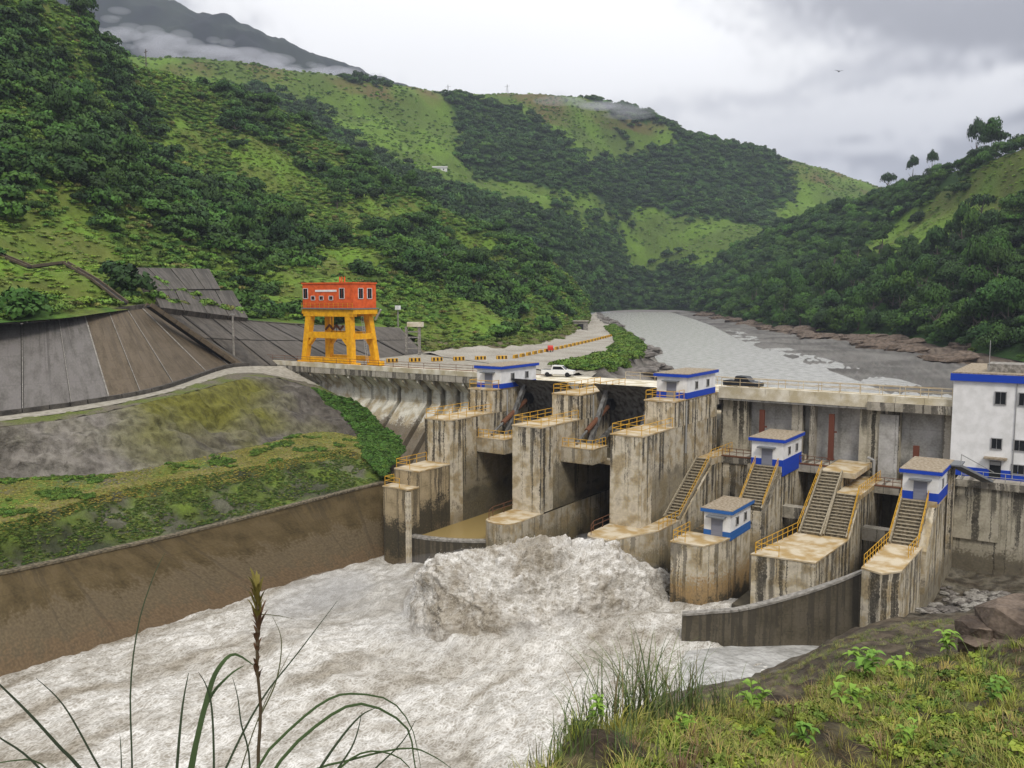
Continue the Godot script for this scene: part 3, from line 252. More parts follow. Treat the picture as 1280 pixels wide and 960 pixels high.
# a polygon in x, z pulled up from y0 to y1
func prism(s: SurfaceTool, poly: PackedVector2Array, y0: float, y1: float) -> void:
	var p := poly.duplicate()
	if not Geometry2D.is_polygon_clockwise(p): p.reverse()
	var u := fposmod(p[0].x * 0.41 + p[0].y * 0.17, 1.0)
	for i in p.size():
		var a := p[i]; var b := p[(i + 1) % p.size()]
		quad(s, Vector3(b.x, y0, b.y), Vector3(a.x, y0, a.y), Vector3(a.x, y1, a.y), Vector3(b.x, y1, b.y), y1, u)
		u += a.distance_to(b) / 16.0
	var t := Geometry2D.triangulate_polygon(p)
	for i in range(0, t.size(), 3):
		var q := [p[t[i]], p[t[i + 1]], p[t[i + 2]]]
		for y in [y0, y1]:
			tri(s, Vector3(q[0].x, y, q[0].y), Vector3(q[1].x, y, q[1].y), Vector3(q[2].x, y, q[2].y), q[0] / 16.0, q[1] / 16.0, q[2] / 16.0)

# a profile in z, y pulled from x0 to x1
func pull_x(s: SurfaceTool, prof: PackedVector2Array, x0: float, x1: float, top := 1e9) -> void:
	var ty := -1e9
	for q in prof: ty = maxf(ty, q.y)
	if top < 1e8: ty = top
	for i in prof.size():
		var a := prof[i]; var b := prof[(i + 1) % prof.size()]
		quad(s, Vector3(x0, a.y, a.x), Vector3(x1, a.y, a.x), Vector3(x1, b.y, b.x), Vector3(x0, b.y, b.x), ty, fposmod(x0 / 16.0, 1.0))
	var t := Geometry2D.triangulate_polygon(prof)
	for x in [x0, x1]:
		for i in range(0, t.size(), 3):
			var v := []
			for k in 3:
				var q := prof[t[i + k]]
				v.append(q)
			tri(s, Vector3(x, v[0].y, v[0].x), Vector3(x, v[1].y, v[1].x), Vector3(x, v[2].y, v[2].x), Vector2(v[0].x, ty - v[0].y) / 16.0, Vector2(v[1].x, ty - v[1].y) / 16.0, Vector2(v[2].x, ty - v[2].y) / 16.0)

func bar(s: SurfaceTool, a: Vector3, b: Vector3, r0: float, r1 := -1.0, n := 6) -> void:
	if r1 < 0: r1 = r0
	var d := (b - a).normalized()
	var x := d.cross(Vector3.UP if absf(d.y) < 0.9 else Vector3.RIGHT).normalized()
	var y := d.cross(x)
	for i in n:
		var p := x * cos(TAU * i / n) + y * sin(TAU * i / n)
		var q := x * cos(TAU * (i + 1) / n) + y * sin(TAU * (i + 1) / n)
		tri(s, a + p * r0, b + p * r1, b + q * r1)
		tri(s, a + p * r0, b + q * r1, a + q * r0)
		tri(s, a, a + p * r0, a + q * r0)
		tri(s, b, b + q * r1, b + p * r1)

# a square beam that tapers from size (w0, d0) at a to (w1, d1) at b
func beam(s: SurfaceTool, a: Vector3, b: Vector3, w0: float, d0: float, w1 := -1.0, d1 := -1.0, side := Vector3.RIGHT) -> void:
	if w1 < 0: w1 = w0
	if d1 < 0: d1 = d0
	var d := (b - a).normalized()
	var y := d.cross(side).normalized()
	var x := y.cross(d).normalized()
	var p := []
	for e in [[a, w0, d0], [b, w1, d1]]:
		for q in [[-1, -1], [1, -1], [1, 1], [-1, 1]]:
			p.append(e[0] + x * e[1] * 0.5 * q[0] + y * e[2] * 0.5 * q[1])
	for i in 4:
		var j := (i + 1) % 4
		quad(s, p[i], p[j], p[j + 4], p[i + 4])
	quad(s, p[0], p[1], p[2], p[3]); quad(s, p[4], p[5], p[6], p[7])

# ------------------------------------------------------------------ materials
var lut := PackedByteArray()
func to_srgb8(v: float) -> int:
	return lut[clampi(int(v * 1023.0), 0, 1023)]

func noise_bytes(sd: int, freq: float, size: int, oct := 4) -> PackedByteArray:
	var n := FastNoiseLite.new()
	n.seed = sd
	n.frequency = freq
	n.fractal_octaves = oct
	var im := n.get_seamless_image(size, size)
	im.convert(Image.FORMAT_L8)
	return im.get_data()

# board-marked concrete, 16 m square: streaks of black algae run down from the top edge, tide marks lie [metres from the top, colour, strength]
func concrete(sd: int, base: Color, streaks: int, strength: float, tides := [], size := 512, line := 1.8, seep := 0.35) -> ImageTexture:
	var r := RandomNumberGenerator.new()
	r.seed = sd
	var a := noise_bytes(sd, 0.012, size)
	var b := noise_bytes(sd + 5, 0.09, size, 3)
	var cs := PackedFloat32Array(); cs.resize(size)
	var cl := PackedFloat32Array(); cl.resize(size); cl.fill(1.0)
	var ppm := size / 16.0
	var moss := 1.0 if base.r > 0.47 and line < 2.0 else 0.0
	var home := 0
	for k in streaks:
		if k % 3 == 0: home = r.randi() % size
		var x0 := posmod(home + int(r.randfn() * ppm * 1.3), size)
		var w := r.randi_range(3, 6) if r.randf() < 0.55 else r.randi_range(6, int(ppm * 0.7))
		var l := ppm * (1.0 + 13.0 * pow(r.randf(), 1.3))
		var g := strength * (r.randf_range(0.75, 1.0) if r.randf() < 0.6 else r.randf_range(0.25, 0.5))
		for i in w:
			var x := (x0 + i) % size
			var e := g * (r.randf_range(0.8, 1.0) if i > 0 and i < w - 1 else 0.45)
			if e > cs[x]:
				cs[x] = e
				cl[x] = l * r.randf_range(0.8, 1.1)
	var data := PackedByteArray()
	data.resize(size * size * 3)
	var row := int(ppm * line)
	for y in size:
		var shade := 0.72 if y % row == 0 else 1.0
		for x in size:
			var i := y * size + x
			var n := a[i] / 255.0
			var f := b[i] / 255.0
			var t := (0.55 + 0.62 * n + 0.34 * (f - 0.5)) * shade
			var cr := base.r * t; var cg := base.g * t * (0.985 + 0.03 * f); var cb := base.b * t * (0.95 + 0.08 * n)
			var och := clampf((0.52 - n) * 2.6 + (f - 0.5) * 0.8, 0.0, 0.55) * moss
			cr = lerpf(cr, 0.30 * (0.6 + 0.8 * f), och); cg = lerpf(cg, 0.215 * (0.6 + 0.8 * f), och); cb = lerpf(cb, 0.095 * (0.6 + 0.8 * f), och)
			var m := y / ppm
			for e in tides:
				var k: float = clampf((m - e[0] + (n - 0.5) * 2.6 + (f - 0.5) * 2.0) * 0.9, 0.0, 1.0) * e[2]
				if k > 0.0:
					var z: Color = e[1]
					var q := 0.65 + 0.7 * f
					cr = lerpf(cr, z.r * q, k); cg = lerpf(cg, z.g * q, k); cb = lerpf(cb, z.b * q, k)
			var xs := posmod(x + int((f - 0.5) * 7.0 + (n - 0.5) * 10.0), size)
			var d := cs[xs] * clampf((1.0 - y / cl[xs]) * 3.0, 0.0, 1.0) * clampf(-0.25 + 2.1 * f + 0.9 * n, 0.0, 1.0)
			d = clampf(d + maxf(0.0, n - 0.62) * seep * 3.0 * f, 0.0, 0.93)
			cr = lerpf(cr, 0.030, d); cg = lerpf(cg, 0.027, d); cb = lerpf(cb, 0.022, d)
			data[i * 3] = to_srgb8(cr); data[i * 3 + 1] = to_srgb8(cg); data[i * 3 + 2] = to_srgb8(cb)
	return ImageTexture.create_from_image(Image.create_from_data(size, size, false, Image.FORMAT_RGB8, data))

# two colours mixed by cloudy noise with fine grain, seamless
func mottle(sd: int, c0: Color, c1: Color, f0: float, f1: float, grain := 0.4, size := 512, contrast := 1.8) -> ImageTexture:
	var a := noise_bytes(sd, f0, size, 5)
	var b := noise_bytes(sd + 3, f1, size, 2)
	var data := PackedByteArray()
	data.resize(size * size * 3)
	for i in size * size:
		var k := clampf((a[i] / 255.0 - 0.5) * contrast + 0.5, 0.0, 1.0)
		var g := 1.0 + (b[i] / 255.0 - 0.5) * grain
		data[i * 3] = to_srgb8(lerpf(c0.r, c1.r, k) * g)
		data[i * 3 + 1] = to_srgb8(lerpf(c0.g, c1.g, k) * g)
		data[i * 3 + 2] = to_srgb8(lerpf(c0.b, c1.b, k) * g)
	return ImageTexture.create_from_image(Image.create_from_data(size, size, false, Image.FORMAT_RGB8, data))

# foam: pale ridges and threads over brown water, seamless
func lace(sd: int) -> ImageTexture:
	var size := 1024
	var n := FastNoiseLite.new()
	n.seed = sd; n.frequency = 0.02; n.fractal_type = FastNoiseLite.FRACTAL_RIDGED; n.fractal_octaves = 5
	n.domain_warp_enabled = true; n.domain_warp_amplitude = 40.0; n.domain_warp_frequency = 0.012
	var im := n.get_seamless_image(size, size); im.convert(Image.FORMAT_L8)
	var a := im.get_data()
	var b := noise_bytes(sd + 1, 0.006, size, 4)
	var data := PackedByteArray(); data.resize(size * size * 3)
	for i in size * size:
		var k := clampf((a[i] / 255.0 - 0.28) * 1.6 + (b[i] / 255.0 - 0.5) * 0.9, 0.0, 1.0)
		data[i * 3] = to_srgb8(lerpf(0.36, 0.98, k)); data[i * 3 + 1] = to_srgb8(lerpf(0.335, 0.98, k)); data[i * 3 + 2] = to_srgb8(lerpf(0.29, 0.98, k))
	return ImageTexture.create_from_image(Image.create_from_data(size, size, false, Image.FORMAT_RGB8, data))

func mat(key: String, c: Color, rough := 0.8, tex: Texture2D = null, metres := 0.0, bump := 0.0, vertex := false) -> StandardMaterial3D:
	var m := StandardMaterial3D.new()
	m.resource_name = key
	m.albedo_color = c
	m.roughness = rough
	m.metallic_specular = 0.3
	if tex: m.albedo_texture = tex
	if metres > 0.0:
		m.uv1_triplanar = true
		m.uv1_world_triplanar = true
		m.uv1_scale = Vector3.ONE / metres
	if bump > 0.0:
		m.normal_enabled = true
		m.normal_texture = M["bump"]
		m.normal_scale = bump
	m.vertex_color_use_as_albedo = vertex
	M[key] = m
	return m

func materials() -> void:
	lut.resize(1024)
	for i in 1024: lut[i] = int(round(255.0 * Color(i / 1023.0, 0, 0).linear_to_srgb().r))
	var bn := FastNoiseLite.new()
	bn.seed = 9; bn.frequency = 0.04; bn.fractal_octaves = 5
	var bi := bn.get_seamless_image(512, 512)
	bi.convert(Image.FORMAT_RGBA8)
	bi.bump_map_to_normal_map(6.0)
	M["bump"] = ImageTexture.create_from_image(bi)
	var W := Color.WHITE
	var grey := Color(0.60, 0.535, 0.415)
	var wet := Color(0.060, 0.052, 0.034)
	var ochre := Color(0.30, 0.19, 0.075)
	mat("pier", W, 0.85, concrete(11, grey, 62, 1.0, [[11.0, Color(0.16, 0.13, 0.08), 0.6]], 512, 1.8, 1.0))
	mat("pier_dark", W, 0.8, concrete(10, grey * 0.85, 30, 0.95, [[4.2, Color(0.16, 0.135, 0.085), 0.7], [8.6, Color(0.09, 0.078, 0.05), 0.8]], 512, 1.8, 0.9))  # darker copy of the pier concrete for the bay sides, darkest low down
	mat("pier_base", W, 0.75, concrete(12, grey * 0.8, 30, 0.6, [[1.6, Color(0.16, 0.13, 0.07), 0.8], [3.6, wet, 0.9]]))
	mat("nose", W, 0.8, concrete(13, grey, 40, 0.85, [[3.0, ochre, 0.85], [5.3, wet, 0.95]]))
	mat("intake", W, 0.85, concrete(14, grey, 80, 1.0, [[7.5, wet, 0.6]], 512, 1.8, 1.0))
	mat("block_low", W, 0.8, concrete(15, Color(0.40, 0.32, 0.20), 40, 0.85, [[3.4, wet * 0.8, 0.95], [7.2, Color(0.13, 0.10, 0.06), 0.9]]))
	mat("clean", W, 0.9, concrete(16, Color(0.43, 0.42, 0.40), 10, 0.5, [], 512, 2.4, 0.12))
	mat("dam_face", W, 0.85, concrete(17, Color(0.64, 0.615, 0.53), 22, 0.6, [[7.4, Color(0.11, 0.085, 0.055), 0.9]], 512, 1.2, 0.2))
	mat("fascia", W, 0.85, concrete(18, Color(0.42, 0.385, 0.32), 44, 0.85))
	mat("wall_stain", W, 0.85, concrete(19, Color(0.48, 0.44, 0.35), 70, 1.0, [[6.5, Color(0.08, 0.065, 0.04), 0.8]], 512, 2.2, 0.8))
	mat("training", W, 0.8, concrete(20, Color(0.125, 0.092, 0.045), 14, 0.4, [[3.6, Color(0.145, 0.115, 0.075), 0.6], [6.4, Color(0.15, 0.095, 0.052), 0.5]], 512, 2.6, 0.3))
	mat("weir", W, 0.8, concrete(21, Color(0.10, 0.085, 0.06), 60, 0.7, [], 512, 1.5, 0.5))
	mat("lined", W, 0.7, concrete(22, Color(0.15, 0.138, 0.128), 30, 0.5, [], 512, 3.4, 0.4))
	mat("lined_brown", W, 0.8, concrete(23, Color(0.125, 0.097, 0.066), 34, 0.55, [], 512, 3.4, 0.5))
	mat("slab_black", W, 0.8, concrete(24, Color(0.115, 0.102, 0.088), 60, 0.75, [], 512, 2.7, 0.9))
	mat("lined_dark", W, 0.8, mottle(24, Color(0.045, 0.041, 0.036), Color(0.105, 0.095, 0.082), 0.016, 0.12, 0.5), 17.0, 0.35)
	mat("lime", W, 0.85, mottle(25, Color(0.15, 0.14, 0.12), Color(0.33, 0.31, 0.28), 0.03, 0.15, 0.5), 9.0)
	mat("cap", W, 0.85, mottle(26, Color(0.36, 0.25, 0.11), Color(0.52, 0.45, 0.33), 0.007, 0.15, 0.22, 512, 2.2), 9.0)
	mat("deck", W, 0.85, mottle(27, Color(0.46, 0.40, 0.27), Color(0.68, 0.64, 0.54), 0.007, 0.15, 0.22, 512, 2.2), 11.0)
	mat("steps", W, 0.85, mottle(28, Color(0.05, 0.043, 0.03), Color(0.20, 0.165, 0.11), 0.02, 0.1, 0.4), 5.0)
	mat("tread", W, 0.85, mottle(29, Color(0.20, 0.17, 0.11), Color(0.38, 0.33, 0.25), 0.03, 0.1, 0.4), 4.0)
	mat("rock", W, 0.85, mottle(30, Color(0.07, 0.062, 0.055), Color(0.22, 0.20, 0.18), 0.012, 0.1, 0.6), 12.0, 0.9)
	mat("brown_rock", W, 0.85, mottle(31, Color(0.06, 0.045, 0.035), Color(0.17, 0.13, 0.10), 0.014, 0.1, 0.6), 10.0, 0.9)
	mat("gravel", W, 0.9, mottle(32, Color(0.15, 0.145, 0.135), Color(0.28, 0.27, 0.25), 0.008, 0.2, 0.7), 30.0, 0.5)
	mat("path", W, 0.9, mottle(33, Color(0.22, 0.20, 0.16), Color(0.36, 0.335, 0.28), 0.02, 0.2, 0.5), 12.0)
	mat("crag", W, 0.9, mottle(46, Color(0.42, 0.41, 0.40), Color(1, 1, 1), 0.012, 0.14, 0.8, 512, 2.4), 9.0, 1.4, true)
	mat("terrain", W, 0.95, mottle(34, Color(0.62, 0.62, 0.62), Color(1, 1, 1), 0.02, 0.16, 0.5), 26.0, 0.7, true)
	mat("soil", W, 0.95, mottle(35, Color(0.6, 0.6, 0.6), Color(1, 1, 1), 0.02, 0.16, 0.7), 5.0, 0.9, true)
	mat("river", W, 0.22, mottle(36, Color(0.32, 0.315, 0.295), Color(0.47, 0.465, 0.445), 0.02, 0.1, 0.2), 26.0, 0.45)
	M["river"].metallic_specular = 0.5
	mat("foam", W, 0.5, lace(37), 8.0, 0.12, true)
	M["foam"].uv1_scale = Vector3(1.0 / 7.0, 1.0 / 7.0, 1.0 / 12.0)
	mat("muddy", lin(0.30, 0.22, 0.085), 0.2, null, 0.0, 0.0)
	mat("white_paint", lin(0.80, 0.80, 0.80), 0.75)
	M["white_paint"].albedo_texture = mottle(38, Color(0.86, 0.86, 0.85), Color(1, 1, 1), 0.01, 0.1, 0.08)
	M["white_paint"].uv1_triplanar = true; M["white_paint"].uv1_world_triplanar = true; M["white_paint"].uv1_scale = Vector3.ONE / 8.0
	mat("blue_paint", lin(0.012, 0.055, 0.42), 0.6)
	mat("pale_blue", lin(0.03, 0.12, 0.36), 0.7)
	mat("door", lin(0.22, 0.23, 0.28), 0.6)
	mat("canopy", lin(0.17, 0.18, 0.19), 0.8)
	mat("glass", lin(0.02, 0.022, 0.025), 0.12)
	mat("frame_grey", lin(0.30, 0.30, 0.30), 0.6)
	mat("roof", W, 0.9, mottle(39, Color(0.20, 0.15, 0.09), Color(0.36, 0.31, 0.24), 0.03, 0.1, 0.4), 6.0)
	mat("yellow", W, 0.55, mottle(40, Color(0.48, 0.25, 0.025), Color(0.62, 0.37, 0.04), 0.03, 0.1, 0.3), 3.0)
	mat("crane_yellow", W, 0.45, mottle(41, Color(0.62, 0.29, 0.012), Color(0.84, 0.44, 0.015), 0.01, 0.1, 0.14, 512, 1.3), 6.0)
	mat("crane_red", W, 0.5, mottle(42, Color(0.55, 0.085, 0.022), Color(0.74, 0.13, 0.03), 0.01, 0.1, 0.12, 512, 1.4), 6.0)
	mat("rust", W, 0.85, mottle(43, Color(0.09, 0.042, 0.024), Color(0.20, 0.09, 0.05), 0.04, 0.1, 0.4), 2.0)
	mat("red_stem", lin(0.14, 0.05, 0.032), 0.8)
	mat("steel", W, 0.6, mottle(47, Color(0.06, 0.055, 0.05), Color(0.20, 0.20, 0.195), 0.014, 0.1, 0.4, 512, 2.4), 6.0)
	mat("dark", lin(0.02, 0.02, 0.022), 0.6)
	mat("hazard", lin(0.03, 0.025, 0.02), 0.7)
	mat("galvanised", lin(0.32, 0.32, 0.31), 0.5)
	mat("tarp", W, 0.6, mottle(44, Color(0.16, 0.19, 0.20), Color(0.30, 0.35, 0.36), 0.03, 0.12, 0.3), 4.0, 0.5)
	mat("car_white", lin(0.75, 0.75, 0.74), 0.25)
	mat("car_black", lin(0.02, 0.022, 0.027), 0.25)
	mat("car_red", lin(0.45, 0.035, 0.02), 0.4)
	mat("tyre", lin(0.02, 0.02, 0.02), 0.9)
	mat("bark", W, 0.95, mottle(45, Color(0.06, 0.05, 0.04), Color(0.17, 0.145, 0.12), 0.03, 0.2, 0.5), 3.0)
	mat("leaf", W, 0.7, null, 0.0, 0.0, true)
	mat("blade", W, 0.6, null, 0.0, 0.0, true)
	M["leaf"].backlight = Color(0.25, 0.25, 0.25); M["leaf"].backlight_enabled = true
	M["blade"].backlight = Color(0.3, 0.3, 0.3); M["blade"].backlight_enabled = true

# ------------------------------------------------------------------ terrain
func cm(a: Vector3, b: Vector3, c: Vector3, d: Vector3, t: float) -> Vector3:
	return 0.5 * ((2.0 * b) + (c - a) * t + (2.0 * a - 5.0 * b + 4.0 * c - d) * t * t + (3.0 * b - a - 3.0 * c + d) * t * t * t)

func row_points(row: Array) -> PackedVector3Array:
	var out := PackedVector3Array()
	for i in range(0, row.size(), 3): out.append(Vector3(row[i], row[i + 1], row[i + 2]))
	return out

func along(p: PackedVector3Array, t: float, smooth := true) -> Vector3:
	var f := clampf(t, 0.0, 1.0) * (p.size() - 1)
	var i := mini(int(f), p.size() - 2)
	if not smooth: return p[i].lerp(p[i + 1], f - i)
	return cm(p[maxi(i - 1, 0)], p[i], p[i + 1], p[mini(i + 2, p.size() - 1)], f - i)

# rows of control points -> a grid of n + 1 columns and m + 1 rows
func loft(rows: Array, n: int, m: int, smooth_rows := true) -> Array:
	var fine_rows := []
	for r in rows:
		var p := row_points(r) if r is Array else (r as PackedVector3Array)
		var q := PackedVector3Array()
		for i in n + 1: q.append(along(p, float(i) / n))
		fine_rows.append(q)
	var grid := []
	for j in m + 1: 
		var line := PackedVector3Array(); line.resize(n + 1)
		grid.append(line)
	for i in n + 1:
		var col := PackedVector3Array()
		for q in fine_rows: col.append(q[i])
		for j in m + 1: grid[j][i] = along(col, float(j) / m, smooth_rows)
	return grid

# freq in waves per 100 m / 100; ridge: the share of the rows at which a crest line keeps its height
func rough(grid: Array, amp: float, freq: float, keep_edge := 0.0, sideways := 0.0, ridge := -1.0) -> void:
	var m := grid.size() - 1
	for j in m + 1:
		var w := 1.0
		if keep_edge > 0.0: w = minf(1.0, minf(j, m - j) / (m * keep_edge))
		if ridge > 0.0: w *= 0.12 + 0.88 * minf(1.0, absf(float(j) / m - ridge) / 0.16)
		for i in grid[j].size():
			var p: Vector3 = grid[j][i]
			var q := p * freq * 100.0
			var d := Vector3(noise.get_noise_3d(q.x + 700, q.y, q.z) * sideways, noise.get_noise_3d(q.x, q.y, q.z), noise.get_noise_3d(q.x, q.y + 900, q.z) * sideways)
			grid[j][i] = p + d * amp * w

func grid_mesh(grid: Array, paint = null, flat := false) -> ArrayMesh:
	var s := SurfaceTool.new()
	s.begin(Mesh.PRIMITIVE_TRIANGLES)
	s.set_smooth_group(-1 if flat else 0)
	var n: int = grid[0].size()
	for j in grid.size():
		for i in n:
			if paint != null: s.set_color(paint.call(grid[j][i], float(i) / (n - 1), float(j) / (grid.size() - 1)))
			s.add_vertex(grid[j][i])
	for j in grid.size() - 1:
		for i in n - 1:
			var a: int = j * n + i
			for k in [a, a + n, a + 1, a + 1, a + n, a + n + 1]: s.add_index(k)
	s.generate_normals()
	return s.commit()

func polys(data: Array) -> Array:
	var out := []
	for d in data:
		var p := PackedVector2Array()
		for i in range(0, d.size(), 2): p.append(Vector2(d[i], d[i + 1]))
		out.append(p)
	return out

func inside(zones: Array, p: Vector3, warp: float) -> bool:
	var q := Vector2(p.x + noise.get_noise_2d(p.x * 3.0, p.z * 3.0) * warp, p.z + noise.get_noise_2d(p.x * 3.0 + 500.0, p.z * 3.0) * warp)
	for z in zones:
		if Geometry2D.is_point_in_polygon(q, z): return true
	return false

func spot(grid: Array, s: float, t: float) -> Vector3:
	var m := grid.size() - 1
	var n: int = grid[0].size() - 1
	var fi := s * n; var fj := t * m
	var i := mini(int(fi), n - 1); var j := mini(int(fj), m - 1)
	return grid[j][i].lerp(grid[j][i + 1], fi - i).lerp(grid[j + 1][i].lerp(grid[j + 1][i + 1], fi - i), fj - j)

func cell_area(grid: Array, s: float, t: float) -> float:
	var m := grid.size() - 1
	var n: int = grid[0].size() - 1
	var i := mini(int(s * n), n - 1); var j := mini(int(t * m), m - 1)
	return (grid[j][i + 1] - grid[j][i]).cross(grid[j + 1][i] - grid[j][i]).length()

# random places spread evenly over the ground of a grid
func scatter(grid: Array, count: int, t0 := 0.0, t1 := 1.0, s0 := 0.0, s1 := 1.0, near := 0.0) -> Array:
	var most := 0.0
	for k in 400: most = maxf(most, cell_area(grid, lerpf(s0, s1, rng.randf()), lerpf(t0, t1, rng.randf())))
	var out := []
	var tries := 0
	while out.size() < count and tries < count * 40:
		tries += 1
		var s := lerpf(s0, s1, rng.randf()); var t := lerpf(t0, t1, rng.randf())
		if rng.randf() * most * (1.0 - near) > cell_area(grid, s, t): continue
		out.append(spot(grid, s, t))
	return out

# ------------------------------------------------------------------ plants
func leaf_quad(s: SurfaceTool, p: Vector3, n: Vector3, size: float, tint: Color, shade_n: Vector3, long := 1.0) -> void:
	var x := n.cross(Vector3(rng.randf() - 0.5, rng.randf() - 0.5, rng.randf() - 0.5)).normalized() * size
	var y := n.cross(x).normalized() * size * long
	var a := p - x * 0.5; var b := p - y * 0.5; var c := p + x * 0.5; var d := p + y * 0.5
	var g := (b - a).cross(c - a)
	var q := [a, b, c, d] if g.dot(shade_n) < 0.0 else [a, d, c, b]
	s.set_color(tint)
	s.set_normal(shade_n)
	for k in [0, 1, 2, 0, 2, 3]: s.add_vertex(q[k])

# a crown of unit radius standing on y = 0: lobes dressed with leaf clumps
func crown(sd: int, leaves: int, size: float, flat: float, lobes := 9, spread := 0.62) -> ArrayMesh:
	rng.seed = sd
	var s := SurfaceTool.new()
	s.begin(Mesh.PRIMITIVE_TRIANGLES)
	var L := []
	for k in lobes:
		var a := TAU * k / lobes * 2.4 + rng.randf()
		var r := spread * sqrt((k + 0.4) / lobes)
		var rad := rng.randf_range(0.26, 0.44)
		L.append([Vector3(cos(a) * r, flat * (0.55 + 0.62 * (1.0 - r * r) * rng.randf_range(0.55, 1.0)) - rad * 0.4, sin(a) * r), rad, rng.randf_range(0.72, 1.2)])
	for i in leaves:
		var l: Array = L[i % lobes]
		var d := Vector3(rng.randfn(), rng.randfn() * 0.9 + 0.35, rng.randfn()).normalized()
		if d.y < -0.35: d.y = -d.y
		var p: Vector3 = l[0] + d * Vector3(1, 0.8, 1) * l[1] * rng.randf_range(0.75, 1.08)
		var n := (d + Vector3(rng.randfn(), rng.randfn(), rng.randfn()) * 0.45).normalized()
		var v: float = l[2] * rng.randf_range(0.65, 1.3)
		leaf_quad(s, p, n, size * rng.randf_range(0.7, 1.35), Color(v, v * rng.randf_range(0.93, 1.07), v * rng.randf_range(0.75, 1.1)), (d * 0.75 + n * 0.45 + Vector3(0, 0.15, 0)).normalized())
	return s.commit()

# a tuft of upright blades of unit height
func tuft(sd: int, blades: int, width: float, lean: float) -> ArrayMesh:
	rng.seed = sd
	var s := SurfaceTool.new()
	s.begin(Mesh.PRIMITIVE_TRIANGLES)
	for i in blades:
		var a := rng.randf() * TAU
		var dir := Vector3(cos(a), 0, sin(a))
		var p := dir * rng.randf() * 0.3 + Vector3(rng.randf() - 0.5, 0, rng.randf() - 0.5) * 0.3
		var h := rng.randf_range(0.5, 1.0)
		blade_strip(s, p, dir, h, lean * rng.randf_range(0.5, 1.4), width, Color.WHITE * rng.randf_range(0.7, 1.25), 3)
	s.generate_normals()
	return s.commit()

func blade_strip(s: SurfaceTool, p: Vector3, dir: Vector3, h: float, lean: float, w: float, tint: Color, seg := 5) -> void:
	var side := dir.cross(Vector3.UP).normalized()
	var last := []
	s.set_color(tint)
	for k in seg + 1:
		var t := float(k) / seg
		var c := p + Vector3(0, h * (t - 0.42 * lean * t * t * t), 0) + dir * lean * h * t * t
		var e := side * w * 0.5 * (1.0 - t * t) + side * 0.0008
		if k > 0:
			for q in [last[0], last[1], c + e, last[0], c + e, c - e]: s.add_vertex(q)
		last = [c - e, c + e]

func copies(called: String, m: Mesh, material: Material, places: Array, colors: Array, parent: Node = null) -> MultiMeshInstance3D:
	var mm := MultiMesh.new()
	mm.transform_format = MultiMesh.TRANSFORM_3D
	mm.use_colors = true
	mm.mesh = m
	mm.instance_count = places.size()
	for i in places.size():
		mm.set_instance_transform(i, places[i])
		mm.set_instance_color(i, colors[i])
	var o := MultiMeshInstance3D.new()
	o.name = called if parent else numbered(called)
	o.multimesh = mm
	o.material_override = material
	(parent if parent else self).add_child(o, true)
	o.set_meta("kind", "stuff")
	return o

func pose(p: Vector3, r: float, tall := 1.0, tilt := 0.1) -> Transform3D:
	var b := Basis(Vector3.UP, rng.randf() * TAU) * Basis(Vector3.RIGHT, rng.randfn() * tilt)
	return Transform3D(b.scaled_local(Vector3(r, r * tall, r)), p)

# places and colours of a cover of plants, shared out over several meshes
func cover(called: String, label: String, category: String, meshes: Array, list: Array) -> void:
	var o := thing(called, label, category)
	o.set_meta("kind", "stuff")
	for k in meshes.size():
		var t := []; var c := []
		for i in range(k, list.size(), meshes.size()):
			t.append(list[i][0]); c.append(list[i][1])
		if t.size(): copies("foliage", meshes[k], M.leaf, t, c, o)

func tinted(c: Color, spread := 0.25) -> Color:
	var v := 1.0 + rng.randfn() * spread
	v = clampf(v, 0.55, 1.7)
	return Color(c.r * v * rng.randf_range(0.88, 1.12), c.g * v, c.b * v * rng.randf_range(0.85, 1.15))

# ------------------------------------------------------------------ built things
func railing(pts: Array, label: String, material: Material, group := "railings on the dam", h := 1.1, gap := 1.9, rails := 2) -> Node3D:
	var o := thing("railing", label, "railing", pts[0], 0.0, group)
	var base: Vector3 = pts[0]
	var pm: Mesh = M["post_mesh"]
	for k in pts.size() - 1:
		var a: Vector3 = pts[k] - base; var b: Vector3 = pts[k + 1] - base
		var n := maxi(1, int(round(a.distance_to(b) / gap)))
		for i in n + (1 if k == pts.size() - 2 else 0):
			var p := put("post", pm, material, o)
			p.position = a.lerp(b, float(i) / n)
			p.scale = Vector3(1, h, 1)
		for r in rails:
			var s := st()
			var y := Vector3(0, h * (1.0 - 0.45 * r), 0)
			bar(s, a + y, b + y, 0.035, -1.0, 4)
			part("rail", s, material, o)
	return o

func window_at(parent: Node, c: Vector3, w: float, h: float, out: Vector3, frame: Material, two := true) -> void:
	var side := Vector3.UP.cross(out).normalized()
	var holder := part("window", frame_shape(c, side, out, w, h), frame, parent)
	for k in (2 if two else 1):
		var s := st()
		var pw := (w - 0.16 - (0.06 if two else 0.0)) / (2 if two else 1)
		var cx := c + side * ((-0.5 + k) * (pw + 0.06) if two else 0.0)
		var p := [cx - side * pw / 2 - Vector3(0, h / 2 - 0.08, 0), cx + side * pw / 2 - Vector3(0, h / 2 - 0.08, 0)]
		quad(s, p[0] + out * 0.02, p[1] + out * 0.02, p[1] + out * 0.02 + Vector3(0, h - 0.16, 0), p[0] + out * 0.02 + Vector3(0, h - 0.16, 0))
		part("pane", s, M.glass, holder)

